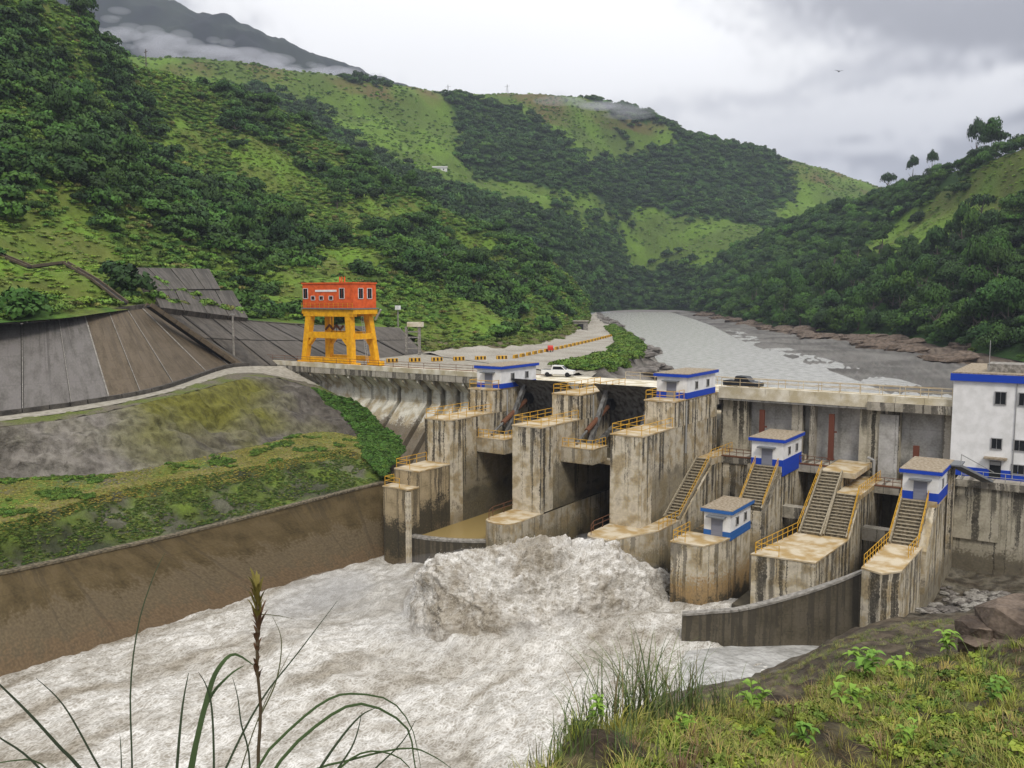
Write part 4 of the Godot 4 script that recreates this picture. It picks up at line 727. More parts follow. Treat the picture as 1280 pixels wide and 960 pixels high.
func frame_shape(c: Vector3, side: Vector3, out: Vector3, w: float, h: float) -> SurfaceTool:
	var s := st()
	for e in [-1, 1]:
		beam(s, c + side * e * (w / 2 - 0.04) - Vector3(0, h / 2, 0) + out * 0.025, c + side * e * (w / 2 - 0.04) + Vector3(0, h / 2, 0) + out * 0.025, 0.08, 0.09, -1, -1, side)
		beam(s, c - side * w / 2 + Vector3(0, e * (h / 2 - 0.04), 0) + out * 0.03, c + side * w / 2 + Vector3(0, e * (h / 2 - 0.04), 0) + out * 0.03, 0.08, 0.08, -1, -1, Vector3.UP)
	return s

# a gate house: front towards +z, windows on the +x side
func gate_house(x0: float, x1: float, zf: float, zb: float, y0: float, y1: float, label: String, blue: Material, band := 0.62, skirt := 0.0, door_x := 0.5) -> Node3D:
	var o := thing("gate_house", label, "gate house", Vector3((x0 + x1) / 2, y0, (zf + zb) / 2), 0.0, "blue and white gate houses on the dam")
	var w := (x1 - x0) / 2; var d := (zf - zb) / 2; var h := y1 - y0
	part("wall", boxm(-w, w, 0, h - 0.16, -d, d), M.white_paint, o)
	var s := st()
	box(s, -w - 0.03, w + 0.03, 0.0 - 0.02, band, -d - 0.03, d + 0.03)
	part("base_band", s, blue, o)
	if skirt > 0.0: part("base_skirt", boxm(w - 0.3, w + 0.05, -skirt, -0.03, -d - 0.05, d + 0.05), blue, o)
	part("roof_fascia", boxm(-w - 0.32, w + 0.32, h - 0.155, h + 0.2, -d - 0.32, d + 0.32), blue, o)
	part("roof", boxm(-w - 0.28, w + 0.28, h + 0.203, h + 0.26, -d - 0.28, d + 0.28), M.roof, o)
	var dx := lerpf(-w, w, door_x)
	var door := part("door", boxm(dx - 0.62, dx + 0.62, 0.0, 1.95, d + 0.035, d + 0.1), M.door, o)
	for k in 5: part("slat", boxm(dx - 0.58, dx + 0.58, 0.12 + k * 0.37, 0.42 + k * 0.37, d + 0.101, d + 0.125), M.door, door)
	part("door_canopy", boxm(dx - 1.0, dx + 1.0, 2.02, 2.16, d + 0.004, d + 0.75), M.canopy, o)
	for f in [0.32, 0.72]:
		window_at(o, Vector3(w + 0.01, h * 0.53, lerpf(d, -d, f)), 0.85, 0.95, Vector3.RIGHT, M.frame_grey)
	return o

# a flight of steps climbing towards -z from (y0, z0) to (y1, z1), each step a block of its own
func stair(parent: Node, x0: float, x1: float, y0: float, z0: float, y1: float, z1: float) -> void:
	var n := int(round((y1 - y0) / 0.27))
	var dy := (y1 - y0) / n; var dz := (z1 - z0) / n
	var holder := Node3D.new()
	holder.name = "stair_flight"
	parent.add_child(holder, true)
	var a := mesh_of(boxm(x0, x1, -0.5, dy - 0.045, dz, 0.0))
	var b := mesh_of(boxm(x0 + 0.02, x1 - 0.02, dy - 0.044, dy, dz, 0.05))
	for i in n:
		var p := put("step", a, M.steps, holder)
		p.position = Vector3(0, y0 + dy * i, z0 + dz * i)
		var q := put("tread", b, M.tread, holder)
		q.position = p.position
	for x in [x0 - 0.14, x1 + 0.14]:
		var s := st()
		beam(s, Vector3(x, y0 + 0.1, z0 + 0.25), Vector3(x, y1 + 0.1, z1 + 0.0), 0.16, 0.4)
		part("stringer", s, M.tread, holder)

func spillway_piers() -> void:
	var info := [
		[-71.2, -67.2, -84.8, -94.0, "left spillway pier with stepped low blocks beside the brown training wall"],
		[-58.6, -54.5, -86.0, -95.0, "middle spillway pier without a gate house, between the two dark gate bays"],
		[-45.7, -41.8, -86.5, -95.0, "right spillway pier carrying the blue and white house, beside the narrow stairs"]]
	for k in 3:
		var d: Array = info[k]
		var x0: float = d[0]; var x1: float = d[1]; var zf: float = d[2]; var zu: float = d[3]
		var o := thing("spillway_pier", d[4], "pier", Vector3.ZERO, 0.0, "spillway piers of the dam")
		# the column and the upper block, each a step deeper upstream
		var body := boxm(x0, x1, 0.0 if k == 0 else 5.75, 15.85, -108.4, zf)
		part("column", body, M.pier, o)
		part("bay_side", boxm(x0 - 0.004, x1 + 0.004, 0.0 if k == 0 else 5.76, 15.84, -108.39, zf - 2.6), M.pier_dark, o)
		part("column_cap", boxm(x0 - 0.06, x1 + 0.06, 15.85, 16.02, zu + 0.002, zf + 0.06), M.cap, o)
		part("upper_block", boxm(x0 + (0.0), x1, 15.855, 18.85, -108.35, zu), M.pier, o)
		part("upper_cap", boxm(x0 - 0.06, x1 + 0.06, 18.85, 19.02, -108.3, zu + 0.06), M.cap, o)
		if k == 0:
			part("low_block", boxm(x0 + 0.15, x1 - 0.0, -3.0, 10.4, zf + 0.003, -78.9), M.block_low, o)
			part("low_cap", boxm(x0 + 0.1, x1 + 0.06, 10.4, 10.56, zf + 0.003, -78.84), M.cap, o)
			part("front_block", boxm(x0 + 0.0, x1 + 0.02, -3.0, 8.55, -78.89, -77.0), M.block_low, o)
			part("front_cap", boxm(x0 - 0.06, x1 + 0.1, 8.55, 8.72, -78.83, -76.92), M.cap, o)
			var s := st()
			beam(s, Vector3(x1 + 0.1, -0.5, -76.8), Vector3(x1 + 0.1, 8.4, -76.8), 0.5, 0.5)
			part("edge_pilaster", s, M.pier, o)
			railing([Vector3(x0 + 0.3, 10.56, zf + 0.1), Vector3(x0 + 0.3, 10.56, -79.1), Vector3(x1 - 1.6, 10.56, -79.1)], "yellow railing on the second step of the left spillway pier", M.yellow)
			railing([Vector3(x0 + 0.2, 8.72, -78.7), Vector3(x0 + 0.2, 8.72, -77.1), Vector3(x1 - 1.5, 8.72, -77.1)], "yellow railing on the lowest step of the left spillway pier", M.yellow)
		else:
			# the rounded base platform
			var nose := PackedVector2Array()
			var zn: float = -79.6 if k == 1 else -80.4
			nose.append(Vector2(x0 - 0.02, -108.3)); nose.append(Vector2(x0 - 0.02, zn - 1.2 - 1.0 * (2 - k)))
			for i in 7:
				var a := PI - PI * i / 6.0
				nose.append(Vector2((x0 + x1) / 2 + cos(a) * (x1 - x0) * 0.47, zn - 1.0 + sin(a) * 1.2))
			nose.append(Vector2(x1 + (0.02 if k == 1 else 2.0), zn - (2.2 if k == 1 else 6.5)))
			if k == 2: nose.append(Vector2(x1 + 2.0, -92.5)); nose.append(Vector2(x1 + 0.02, -92.5))
			nose.append(Vector2(x1 + 0.02, -108.3))
			var s := st()
			prism(s, nose, -3.0, 5.6)
			part("base", s, M.pier_base, o)
			var capn := PackedVector2Array()
			for q in nose:
				if q.y > zf - 0.5 or (k == 2 and q.x > x1 + 0.5 and q.y > -92.6): capn.append(q)
			capn.append(Vector2(x1 + 0.02, -92.5 if k == 2 else zf - 0.5)); capn.append(Vector2(x0 - 0.02, zf - 0.5))
			s = st()
			prism(s, capn, 5.602, 5.748)
			part("base_cap", s, M.cap, o)
			var lab := "thin railing on the base platform of the middle spillway pier" if k == 1 else "thin railing at the left of the right spillway pier's base platform"
			railing([Vector3(x0 + 0.1, 5.75, zf - 0.3), Vector3(x0 + 0.1, 5.75, zn - 2.2), Vector3(x0 + 0.7, 5.75, zn - 0.6)], lab, M.rust)
		# railings round both tops
		var names := ["left", "middle", "right"]
		railing([Vector3(x0 + 0.15, 16.02, zu + 0.2), Vector3(x0 + 0.15, 16.02, zf - 0.15), Vector3(x1 - 0.15, 16.02, zf - 0.15), Vector3(x1 - 0.15, 16.02, zu + 0.2)], "yellow railing round the tall column top of the %s spillway pier" % names[k], M.yellow)
		railing([Vector3(x0 + 0.15, 19.02, -107.5), Vector3(x0 + 0.15, 19.02, zu - 0.1), Vector3(x1 - 0.15, 19.02, zu - 0.1), Vector3(x1 - 0.15, 19.02, (zu - 3.0) if k != 1 else -107.5)], "yellow railing round the upper block of the %s spillway pier" % names[k], M.yellow)
		# downpipes and seams on the sides
		for e in [[zu - 3.2, 0.1]]:
			var s2 := st()
			bar(s2, Vector3(x1 + 0.12, 12.5, e[0]), Vector3(x1 + 0.12, 18.7, e[0]), e[1], -1, 8)
			part("pipe", s2, M.galvanised, o)
	gate_house(-71.0, -67.1, -95.7, -104.4, 19.02, 21.75, "small white and blue gate house on the left spillway pier, nearest the crane", M.blue_paint)
	gate_house(-45.6, -41.7, -98.2, -107.3, 19.02, 21.75, "white and blue gate house on the right spillway pier, in front of the river", M.blue_paint, 0.72)
	# bays
	var bays := [[-67.2, -58.6, "left"], [-54.5, -45.7, "right"]]
	for b in bays:
		var x0: float = b[0]; var x1: float = b[1]
		var g := thing("radial_gate", "raised curved steel gate in the %s dark gate bay" % b[2], "sluice gate", Vector3.ZERO, 0.0, "radial gates of the spillway")
		var s := st()
		for i in 8:
			var a0 := deg_to_rad(14.0 + i * 6.5); var a1 := deg_to_rad(14.0 + (i + 1) * 6.5)
			var c := Vector2(-94.5, 11.6)
			var p0 := c + Vector2(-cos(a0), sin(a0)) * 9.4; var p1 := c + Vector2(-cos(a1), sin(a1)) * 9.4
			quad(s, Vector3(x0 + 0.1, p0.y, p0.x), Vector3(x1 - 0.1, p0.y, p0.x), Vector3(x1 - 0.1, p1.y, p1.x), Vector3(x0 + 0.1, p1.y, p1.x))
			quad(s, Vector3(x0 + 0.1, p0.y, p0.x + 0.3), Vector3(x1 - 0.1, p0.y, p0.x + 0.3), Vector3(x1 - 0.1, p1.y, p1.x + 0.3), Vector3(x0 + 0.1, p1.y, p1.x + 0.3))
		part("skin_plate", s, M.steel, g)
		for x in [x0 + 1.2, x1 - 1.2]:
			for a in [20.0, 55.0]:
				var r := deg_to_rad(a)
				s = st()
				beam(s, Vector3(x, 11.6, -94.5), Vector3(x, 11.6 + sin(r) * 9.2, -94.5 - cos(r) * 9.2), 0.55, 0.55)
				part("arm", s, M.steel, g)
			s = st()
			bar(s, Vector3(x0 if x < (x0 + x1) / 2 else x1, 11.6, -94.5), Vector3(x, 11.6, -94.5), 0.55, -1, 12)
			part("trunnion", s, M.steel, g)
		s = st()
		box(s, x0, x0 + 4.4, 11.3, 13.1, -94.0, -90.4)
		var t := thing("bay_platform", "brown concrete bracket platform in the %s gate bay" % b[2], "platform", Vector3.ZERO, 0.0, "bracket platforms of the gate bays")
		part("slab", s, M.pier_base, t)
		part("top", boxm(x0, x0 + 4.45, 13.1, 13.22, -94.0, -90.35), M.cap, t)
		railing([Vector3(x0 + 0.2, 13.22, -90.5), Vector3(x0 + 4.3, 13.22, -90.5), Vector3(x0 + 4.3, 13.22, -93.8)], "yellow railing on the bracket platform of the %s gate bay" % b[2], M.yellow, "railings on the dam", 1.0, 0.8)
		var h := thing("hydraulic_cylinder", "slanting rusty hydraulic cylinder above the %s gate bay" % b[2], "cylinder", Vector3.ZERO, 0.0, "hydraulic cylinders of the gates")
		s = st(); bar(s, Vector3(x0 + 1.0, 17.3, -101.0), Vector3(x0 + 1.2, 14.6, -94.6), 0.32, -1, 10); part("barrel", s, M.rust, h)
		s = st(); bar(s, Vector3(x0 + 0.2, 17.3, -101.0), Vector3(x0 + 1.5, 17.3, -101.0), 0.75, -1, 14); part("bearing", s, M.dark, h)
		s = st(); bar(s, Vector3(x0 + 1.2, 14.6, -94.6), Vector3(x0 + 1.3, 13.4, -91.9), 0.16, -1, 8); part("rod", s, M.steel, h)
		# concrete behind the gate and the floor of the bay
		var w := thing("breast_wall", "dark concrete lintel wall deep inside the %s gate bay" % b[2], "wall", Vector3.ZERO, 0.0, "walls inside the gate bays")
		part("lintel", boxm(x0, x1, 8.2, 14.2, -107.5, -105.2), M.pier_base, w)
		part("added_shade_slab", boxm(x0 + 0.01, x1 - 0.01, 10.7, 11.25, -105.1, -94.6), M.pier_base, w)  # slab added across the bay to darken the space beneath it
		part("floor", boxm(x0, x1, -3.0, 0.3 if b[2] == "right" else 1.4, -130.0, -84.0), M.pier_base, w)
		part("roof_slab", boxm(x0, x1, 9.2, 14.0, -130.0, -107.51), M.pier_base, w)
		part("closed_end", boxm(x0, x1, -2.9, 9.19, -131.5, -130.01), M.pier_base, w)
		for x in [x0 - 0.6, x1 + 0.02]: part("side_wall", boxm(x, x + 0.58, -2.9, 14.0, -130.0, -108.41), M.pier_base, w)
	# water standing on the sill of the left bay, held by a curved lip
	var lip := thing("sill_lip", "pale curved concrete lip holding brown water below the left gate bay", "weir")
	var s := st()
	var pl := PackedVector2Array(); var pr := PackedVector2Array()
	for i in 13:
		var t := i / 12.0
		var p := Vector2(lerpf(-67.3, -58.4, t), -77.2 - 3.2 * t * t)
		pl.append(p); pr.append(p + Vector2(-0.15, -0.8))
	pr.reverse(); pl.append_array(pr)
	prism(s, pl, -3.0, 2.9)
	part("lip_wall", s, M.weir, lip)
	s = st()
	for i in 12:
		var t := i / 12.0; var u := (i + 1) / 12.0
		var a := Vector3(lerpf(-67.3, -58.4, t), 2.95, -77.2 - 3.2 * t * t); var c := Vector3(lerpf(-67.3, -58.4, u), 2.95, -77.2 - 3.2 * u * u)
		beam(s, a + Vector3(-0.05, 0.1, -0.4), c + Vector3(-0.05, 0.1, -0.4), 0.24, 0.95, -1, -1, Vector3.UP)
	part("lip_coping", s, M.lime, lip)
	s = st()
	var g0 := [Vector3(-67.2, 2.75, -77.9), Vector3(-58.6, 2.75, -81.0), Vector3(-58.6, 2.75, -104), Vector3(-67.2, 2.75, -104)]
	flat4(s, g0[0], g0[1], g0[2], g0[3])
	ground("sill_water", mesh_of(s), M.muddy)

func dam_walls() -> void:
	# left wall: blocks parted by dark slots
	var prof := PackedVector2Array([Vector2(-108.6, 17.9), Vector2(-110.9, 16.1), Vector2(-110.9, 13.8), Vector2(-108.9, 12.0), Vector2(-103.5, 6.5), Vector2(-97.0, 0.0), Vector2(-114.0, 0.0), Vector2(-114.0, 17.9)])
	var o := thing("dam_wall", "pale curved concrete dam wall with dark slots below the orange crane", "dam wall")
	var cuts := [-131.0, -118.2, -98.7, -92.1, -89.2, -86.1, -71.2]
	for i in cuts.size() - 1:
		var s := st()
		pull_x(s, prof, cuts[i] + (0.35 if i < 2 else 0.5), cuts[i + 1] - (0.35 if i < 2 else 0.55 if i < 5 else 0.0), 19.0)
		part("wall_block", s, M.dam_face, o)
	part("core", boxm(-131.0, -71.2, 0.0, 17.85, -117.9, -114.2), M.dam_face, o)
	# brackets under the deck, one between the joints each
	var x := -130.0
	while x < -72.0:
		var s := st()
		var pb := PackedVector2Array([Vector2(-108.5, 17.88), Vector2(-108.5, 17.4), Vector2(-110.88, 15.6), Vector2(-110.88, 17.88)])
		pull_x(s, pb, x, x + 0.35)
		part("bracket", s, M.dam_face, o)
		x += 3.1
	# deck: fascia, kerb and road
	var k := thing("deck_edge", "grey stained deck edge with pale kerb along the left dam wall", "deck", Vector3.ZERO, 0.0, "deck edges of the dam")
	for i in 18:
		var a := -131.0 + i * 3.32
		part("fascia_panel", boxm(a + 0.03, a + 3.29, 17.92, 18.93, -109.4, -108.3), M.fascia, k)
		part("kerb", boxm(a + 0.03, a + 3.29, 18.932, 19.72, -108.75, -108.25), M.deck, k)
	railing([Vector3(-130.5, 19.72, -108.5), Vector3(-71.5, 19.72, -108.5)], "long thin railing on the kerb of the left dam wall", M.rust, "railings on the dam", 0.95, 3.32, 2)
	var road := boxm(-131.0, 10.0, 18.2, 18.94, -118.5, -108.76)
	ground("deck_road", mesh_of(road), M.deck)
	# right wall with recessed bays
	var r := thing("dam_wall", "grey right dam wall with tall recessed gate bays behind the stairs", "dam wall")
	part("back_panel", boxm(-41.8, -14.3, 9.0, 18.1, -118.0, -111.2), M.clean, r)
	for e in [[-41.8, -38.2], [-32.6, -31.3], [-29.9 - 0.5, -29.8], [-24.5, -20.0], [-15.4, -14.3]]:
		part("pillar", boxm(e[0], e[1], -2.0, 18.0, -111.3, -109.9), M.wall_stain if e[1] - e[0] > 2 else M.fascia, r)
	part("pillar_face", boxm(-22.2, -20.1, 9.0, 17.4, -109.898, -109.6), M.clean, r)
	for e in [[-38.2, -32.6], [-31.3, -30.4], [-29.8, -24.5], [-20.0, -15.4]]:
		part("lower_panel", boxm(e[0], e[1], -2.0, 10.2, -111.25, -110.4), M.weir, r)
	var rk := thing("deck_edge", "grey deck edge with pale kerb above the right dam wall", "deck", Vector3.ZERO, 0.0, "deck edges of the dam")
	for i in 9:
		var a := -41.8 + i * 3.06
		part("fascia_panel", boxm(a + 0.02, a + 3.04, 17.95, 18.93, -111.0, -108.9 if i < 6 else -108.4), M.fascia if i > 5 else M.clean, rk)
		part("kerb", boxm(a + 0.02, a + 3.04, 18.932, 19.7, -109.3, -108.8), M.deck, rk)
	railing([Vector3(-41.5, 19.7, -109.0), Vector3(-14.5, 19.7, -109.0)], "pale yellow railing on the kerb above the right dam wall", M.cap, "railings on the dam", 1.1, 2.4, 3)
	railing([Vector3(-60, 18.95, -118.2), Vector3(-14.5, 18.95, -118.2)], "pale yellow railing on the river side of the deck road", M.cap, "railings on the dam", 1.1, 2.4, 2)
	for e in [[-58.5, -54.4, 1], [-54.5, -45.7, 0], [-67.2, -58.6, 0], [-45.7, -41.8, 1]]:
		part("fascia_panel", boxm(e[0], e[1], 17.3, 18.9, -112.0, -108.75), M.fascia, rk)
	for e in [[-36.3, 11.3, 16.9, "leftmost red brown gate stem in front of the first recessed bay"], [-27.7, 11.3, 17.0, "tall red brown gate stem in the middle recessed bay"], [-18.1, 10.0, 14.0, "short red brown gate stem beside the white building"]]:
		var g := thing("hoist_column", e[3], "hoist column", Vector3(e[0], e[1], -109.75), 0.0, "red gate stems")
		part("stem", boxm(-0.32, 0.32, 0, e[2] - e[1], -0.15, 0.15), M.red_stem, g)
		part("flange", boxm(-0.42, 0.42, 0.05, 0.2, -0.22, 0.22), M.red_stem, g)
		part("bracket", boxm(0.33, 0.62, (e[2] - e[1]) * 0.6, (e[2] - e[1]) * 0.6 + 0.2, -0.1, 0.1), M.red_stem, g)

func intake_piers() -> void:
	# pier with the narrow stairs, against the right spillway pier
	var o := thing("intake_pier", "narrow concrete pier with steep stairs hugging the right spillway pier", "pier", Vector3.ZERO, 0.0, "intake piers with stairs")
	var s := st()
	pull_x(s, PackedVector2Array([Vector2(-92.4, -2), Vector2(-92.4, 5.2), Vector2(-101.9, 10.6), Vector2(-110, 10.6), Vector2(-110, -2)]), -41.78, -39.8, 12.5)
	part("body", s, M.intake, o)
	stair(o, -41.55, -40.05, 5.75, -92.5, 11.4, -101.9)
	part("landing", boxm(-41.75, -39.8, 10.605, 11.4, -109.8, -101.9), M.cap, o)
	railing([Vector3(-39.9, 5.75, -87.0), Vector3(-39.9, 5.75, -92.5), Vector3(-39.9, 11.4, -101.9), Vector3(-39.9, 11.4, -109)], "yellow handrail down the stairs beside the right spillway pier", M.yellow, "railings on the dam", 1.1, 1.1)
	# pier with the low house in front and the upper house behind
	o = thing("intake_pier", "intake pier with a blunt ochre stained nose, two gate houses on it", "pier", Vector3.ZERO, 0.0, "intake piers with stairs")
	var nose := PackedVector2Array([Vector2(-36.7, -83), Vector2(-33.2, -83), Vector2(-32.4, -85.2), Vector2(-32.0, -87.6), Vector2(-32.0, -93.8), Vector2(-36.7, -93.8)])
	s = st(); prism(s, nose, -3.0, 5.85); part("nose", s, M.nose, o)
	s = st(); prism(s, PackedVector2Array([Vector2(-36.76, -82.94), Vector2(-33.17, -82.94), Vector2(-32.35, -85.2), Vector2(-31.95, -87.6), Vector2(-36.76, -87.6)]), 5.852, 6.0); part("nose_cap", s, M.cap, o)
	s = st(); pull_x(s, PackedVector2Array([Vector2(-93.81, -2), Vector2(-93.81, 7.6), Vector2(-99.0, 11.2), Vector2(-110, 11.2), Vector2(-110, -2)]), -33.7, -30.4, 12.8); part("body", s, M.intake, o)
	stair(o, -33.3, -30.9, 7.9, -93.9, 11.85, -98.95)
	part("landing", boxm(-34.3, -30.42, 11.2, 11.84, -109.5, -99.0), M.intake, o)
	part("back_wall", boxm(-39.79, -33.71, -2.0, 10.45, -109.9, -105.2), M.intake, o)
	railing([Vector3(-36.5, 6.0, -87.5), Vector3(-36.5, 6.0, -83.2), Vector3(-35.2, 6.0, -83.2)], "yellow railing on the blunt nose by the low gate house", M.yellow, "railings on the dam", 1.1, 1.1)
	railing([Vector3(-33.4, 7.9, -93.9), Vector3(-33.4, 11.85, -98.95)], "left yellow handrail of the stairs below the upper gate house", M.yellow, "railings on the dam", 1.0, 0.9)
	railing([Vector3(-30.75, 7.9, -93.9), Vector3(-30.75, 11.85, -98.95)], "right yellow handrail of the stairs below the upper gate house", M.yellow, "railings on the dam", 1.0, 0.9)
	gate_house(-34.9, -32.0, -87.5, -93.7, 6.0, 8.65, "low gate house with faded blue band on the ochre stained nose", M.pale_blue, 0.55, 0.35)
	gate_house(-34.0, -30.35, -99.4, -106.6, 11.86, 14.75, "upper gate house with broad blue base at the head of the middle stairs", M.blue_paint, 0.72, 1.15)
	# wide pier with two flights
	o = thing("intake_pier", "wide intake pier with two side by side stair flights and long platform", "pier", Vector3.ZERO, 0.0, "intake piers with stairs")
	s = st(); prism(s, PackedVector2Array([Vector2(-28.2, -83.2), Vector2(-22.2, -83.7), Vector2(-21.6, -94.0), Vector2(-26.8, -94.0)]), -3.0, 5.85); part("platform", s, M.intake, o)
	s = st(); prism(s, PackedVector2Array([Vector2(-28.27, -83.13), Vector2(-22.15, -83.63), Vector2(-21.55, -94.0), Vector2(-26.85, -94.0)]), 5.852, 6.0); part("platform_cap", s, M.cap, o)
	s = st(); pull_x(s, PackedVector2Array([Vector2(-94.01, -2), Vector2(-94.01, 5.6), Vector2(-101.6, 10.9), Vector2(-110, 10.9), Vector2(-110, -2)]), -26.7, -24.2, 12.5); part("body", s, M.intake, o)
	s = st(); pull_x(s, PackedVector2Array([Vector2(-94.01, -2), Vector2(-94.01, 5.6), Vector2(-98.5, 9.3), Vector2(-110, 9.3), Vector2(-110, -2)]), -24.19, -21.6, 11.0); part("body", s, M.intake, o)
	stair(o, -26.4, -24.45, 6.0, -93.6, 11.5, -101.6)
	stair(o, -24.0, -21.95, 6.0, -94.1, 9.8, -98.5)
	part("upper_landing", boxm(-26.7, -22.9, 10.905, 11.5, -109.8, -101.61), M.cap, o)
	part("lower_landing", boxm(-24.15, -21.55, 9.305, 9.8, -109.7, -98.52), M.cap, o)
	railing([Vector3(-27.9, 6.0, -83.6), Vector3(-26.8, 6.0, -93.6), Vector3(-26.6, 11.5, -101.6)], "railing along the left edge of the wide stair pier", M.yellow, "railings on the dam", 1.1, 1.2)
	railing([Vector3(-25.6, 6.0, -83.5), Vector3(-27.9, 6.0, -83.4)], "short yellow railing at the front of the wide stair pier platform", M.yellow)
	railing([Vector3(-21.7, 6.0, -94.1), Vector3(-21.75, 9.8, -98.5), Vector3(-21.75, 9.8, -109)], "yellow handrail on the right of the double stairs", M.yellow, "railings on the dam", 1.0, 1.0)
	s = st(); bar(s, Vector3(-22.4, 8.6, -108.5), Vector3(-22.4, 12.0, -108.5), 0.16, -1, 8); bar(s, Vector3(-22.4, 12.0, -108.5), Vector3(-23.2, 12.2, -109.0), 0.16, -1, 8); part("pipe", s, M.galvanised, o)
	# pier at the right
	o = thing("intake_pier", "rightmost intake pier with steep yellow edged stairs and ochre platform", "pier", Vector3.ZERO, 0.0, "intake piers with stairs")
	s = st(); prism(s, PackedVector2Array([Vector2(-17.0, -79.2), Vector2(-15.2, -78.4), Vector2(-14.0, -80.0), Vector2(-13.8, -89.0), Vector2(-16.8, -89.0)]), -1.0, 7.45); part("platform", s, M.intake, o)
	s = st(); prism(s, PackedVector2Array([Vector2(-17.06, -79.2), Vector2(-15.2, -78.33), Vector2(-13.94, -80.0), Vector2(-13.74, -89.0), Vector2(-16.86, -89.0)]), 7.452, 7.6); part("platform_cap", s, M.cap, o)
	s = st(); pull_x(s, PackedVector2Array([Vector2(-89.01, -2), Vector2(-89.01, 7.2), Vector2(-93.6, 10.5), Vector2(-107.9, 10.5), Vector2(-107.9, -2)]), -16.8, -13.4, 12.0); part("body", s, M.intake, o)
	stair(o, -16.45, -14.35, 7.6, -88.8, 11.05, -93.6)
	part("landing", boxm(-16.8, -13.35, 10.503, 11.05, -102.0, -93.61), M.cap, o)
	railing([Vector3(-16.9, 7.6, -79.5), Vector3(-16.7, 7.6, -88.8), Vector3(-16.6, 11.05, -93.6)], "yellow railing on the left of the rightmost stairs", M.yellow, "railings on the dam", 1.1, 1.0)
	railing([Vector3(-14.2, 7.6, -84.5), Vector3(-14.1, 7.6, -88.8), Vector3(-14.15, 11.05, -93.6)], "yellow railing on the right of the rightmost stairs", M.yellow, "railings on the dam", 1.1, 1.0)
	gate_house(-16.6, -13.3, -93.9, -101.4, 11.06, 13.85, "gate house with bright blue band at the head of the rightmost stairs", M.blue_paint, 0.8, 0.2)
	# walkways and cross beams between the piers
	for e in [[-39.79, -34.31, 10.5, 11.3, -110.0, -105.0, "rusty walkway slab between the narrow stairs and the upper gate house"], [-30.39, -26.71, 10.3, 11.2, -110.0, -105.6, "rusty walkway slab between the upper gate house and double stairs"], [-21.54, -16.81, 8.9, 9.7, -110.0, -105.0, "walkway slab between the double stairs and the rightmost gate house"]]:
		var w := thing("walkway", e[6], "walkway", Vector3.ZERO, 0.0, "walkways between the intake piers")
		part("slab", boxm(e[0], e[1], e[2], e[3], e[4], e[5]), M.fascia, w)
		part("edge", boxm(e[0], e[1], e[3], e[3] + 0.12, e[5] - 0.5, e[5] + 0.04), M.rust, w)
		railing([Vector3(e[0] + 0.1, e[3] + 0.12, e[5] - 0.2), Vector3(e[1] - 0.1, e[3] + 0.12, e[5] - 0.2)], "rusty railing on the %s" % (e[6] as String).replace("rusty ", "").replace(" slab", ""), M.rust, "railings on the dam", 0.9, 0.9)
	for e in [[-30.39, -26.85, 5.9, 7.2, -100.5, "middle"], [-21.59, -16.81, 4.6, 6.0, -100.5, "right"]]:
		var w := thing("cross_beam", "stained concrete beam spanning the %s intake channel" % e[5], "beam", Vector3.ZERO, 0.0, "cross beams of the intake channels")
		s = st(); chamfer_box(s, e[1] - e[0], e[3] - e[2], 1.4, 0.02, Vector3((e[0] + e[1]) / 2, e[2], e[4])); part("beam", s, M.fascia, w)
	for e in [[-39.8, -33.7], [-30.4, -26.7], [-21.6, -16.8]]:
		s = boxm(e[0], e[1], -3.0, 0.2, -110.0, -84.0)
		ground("channel_floor", mesh_of(s), M.weir)

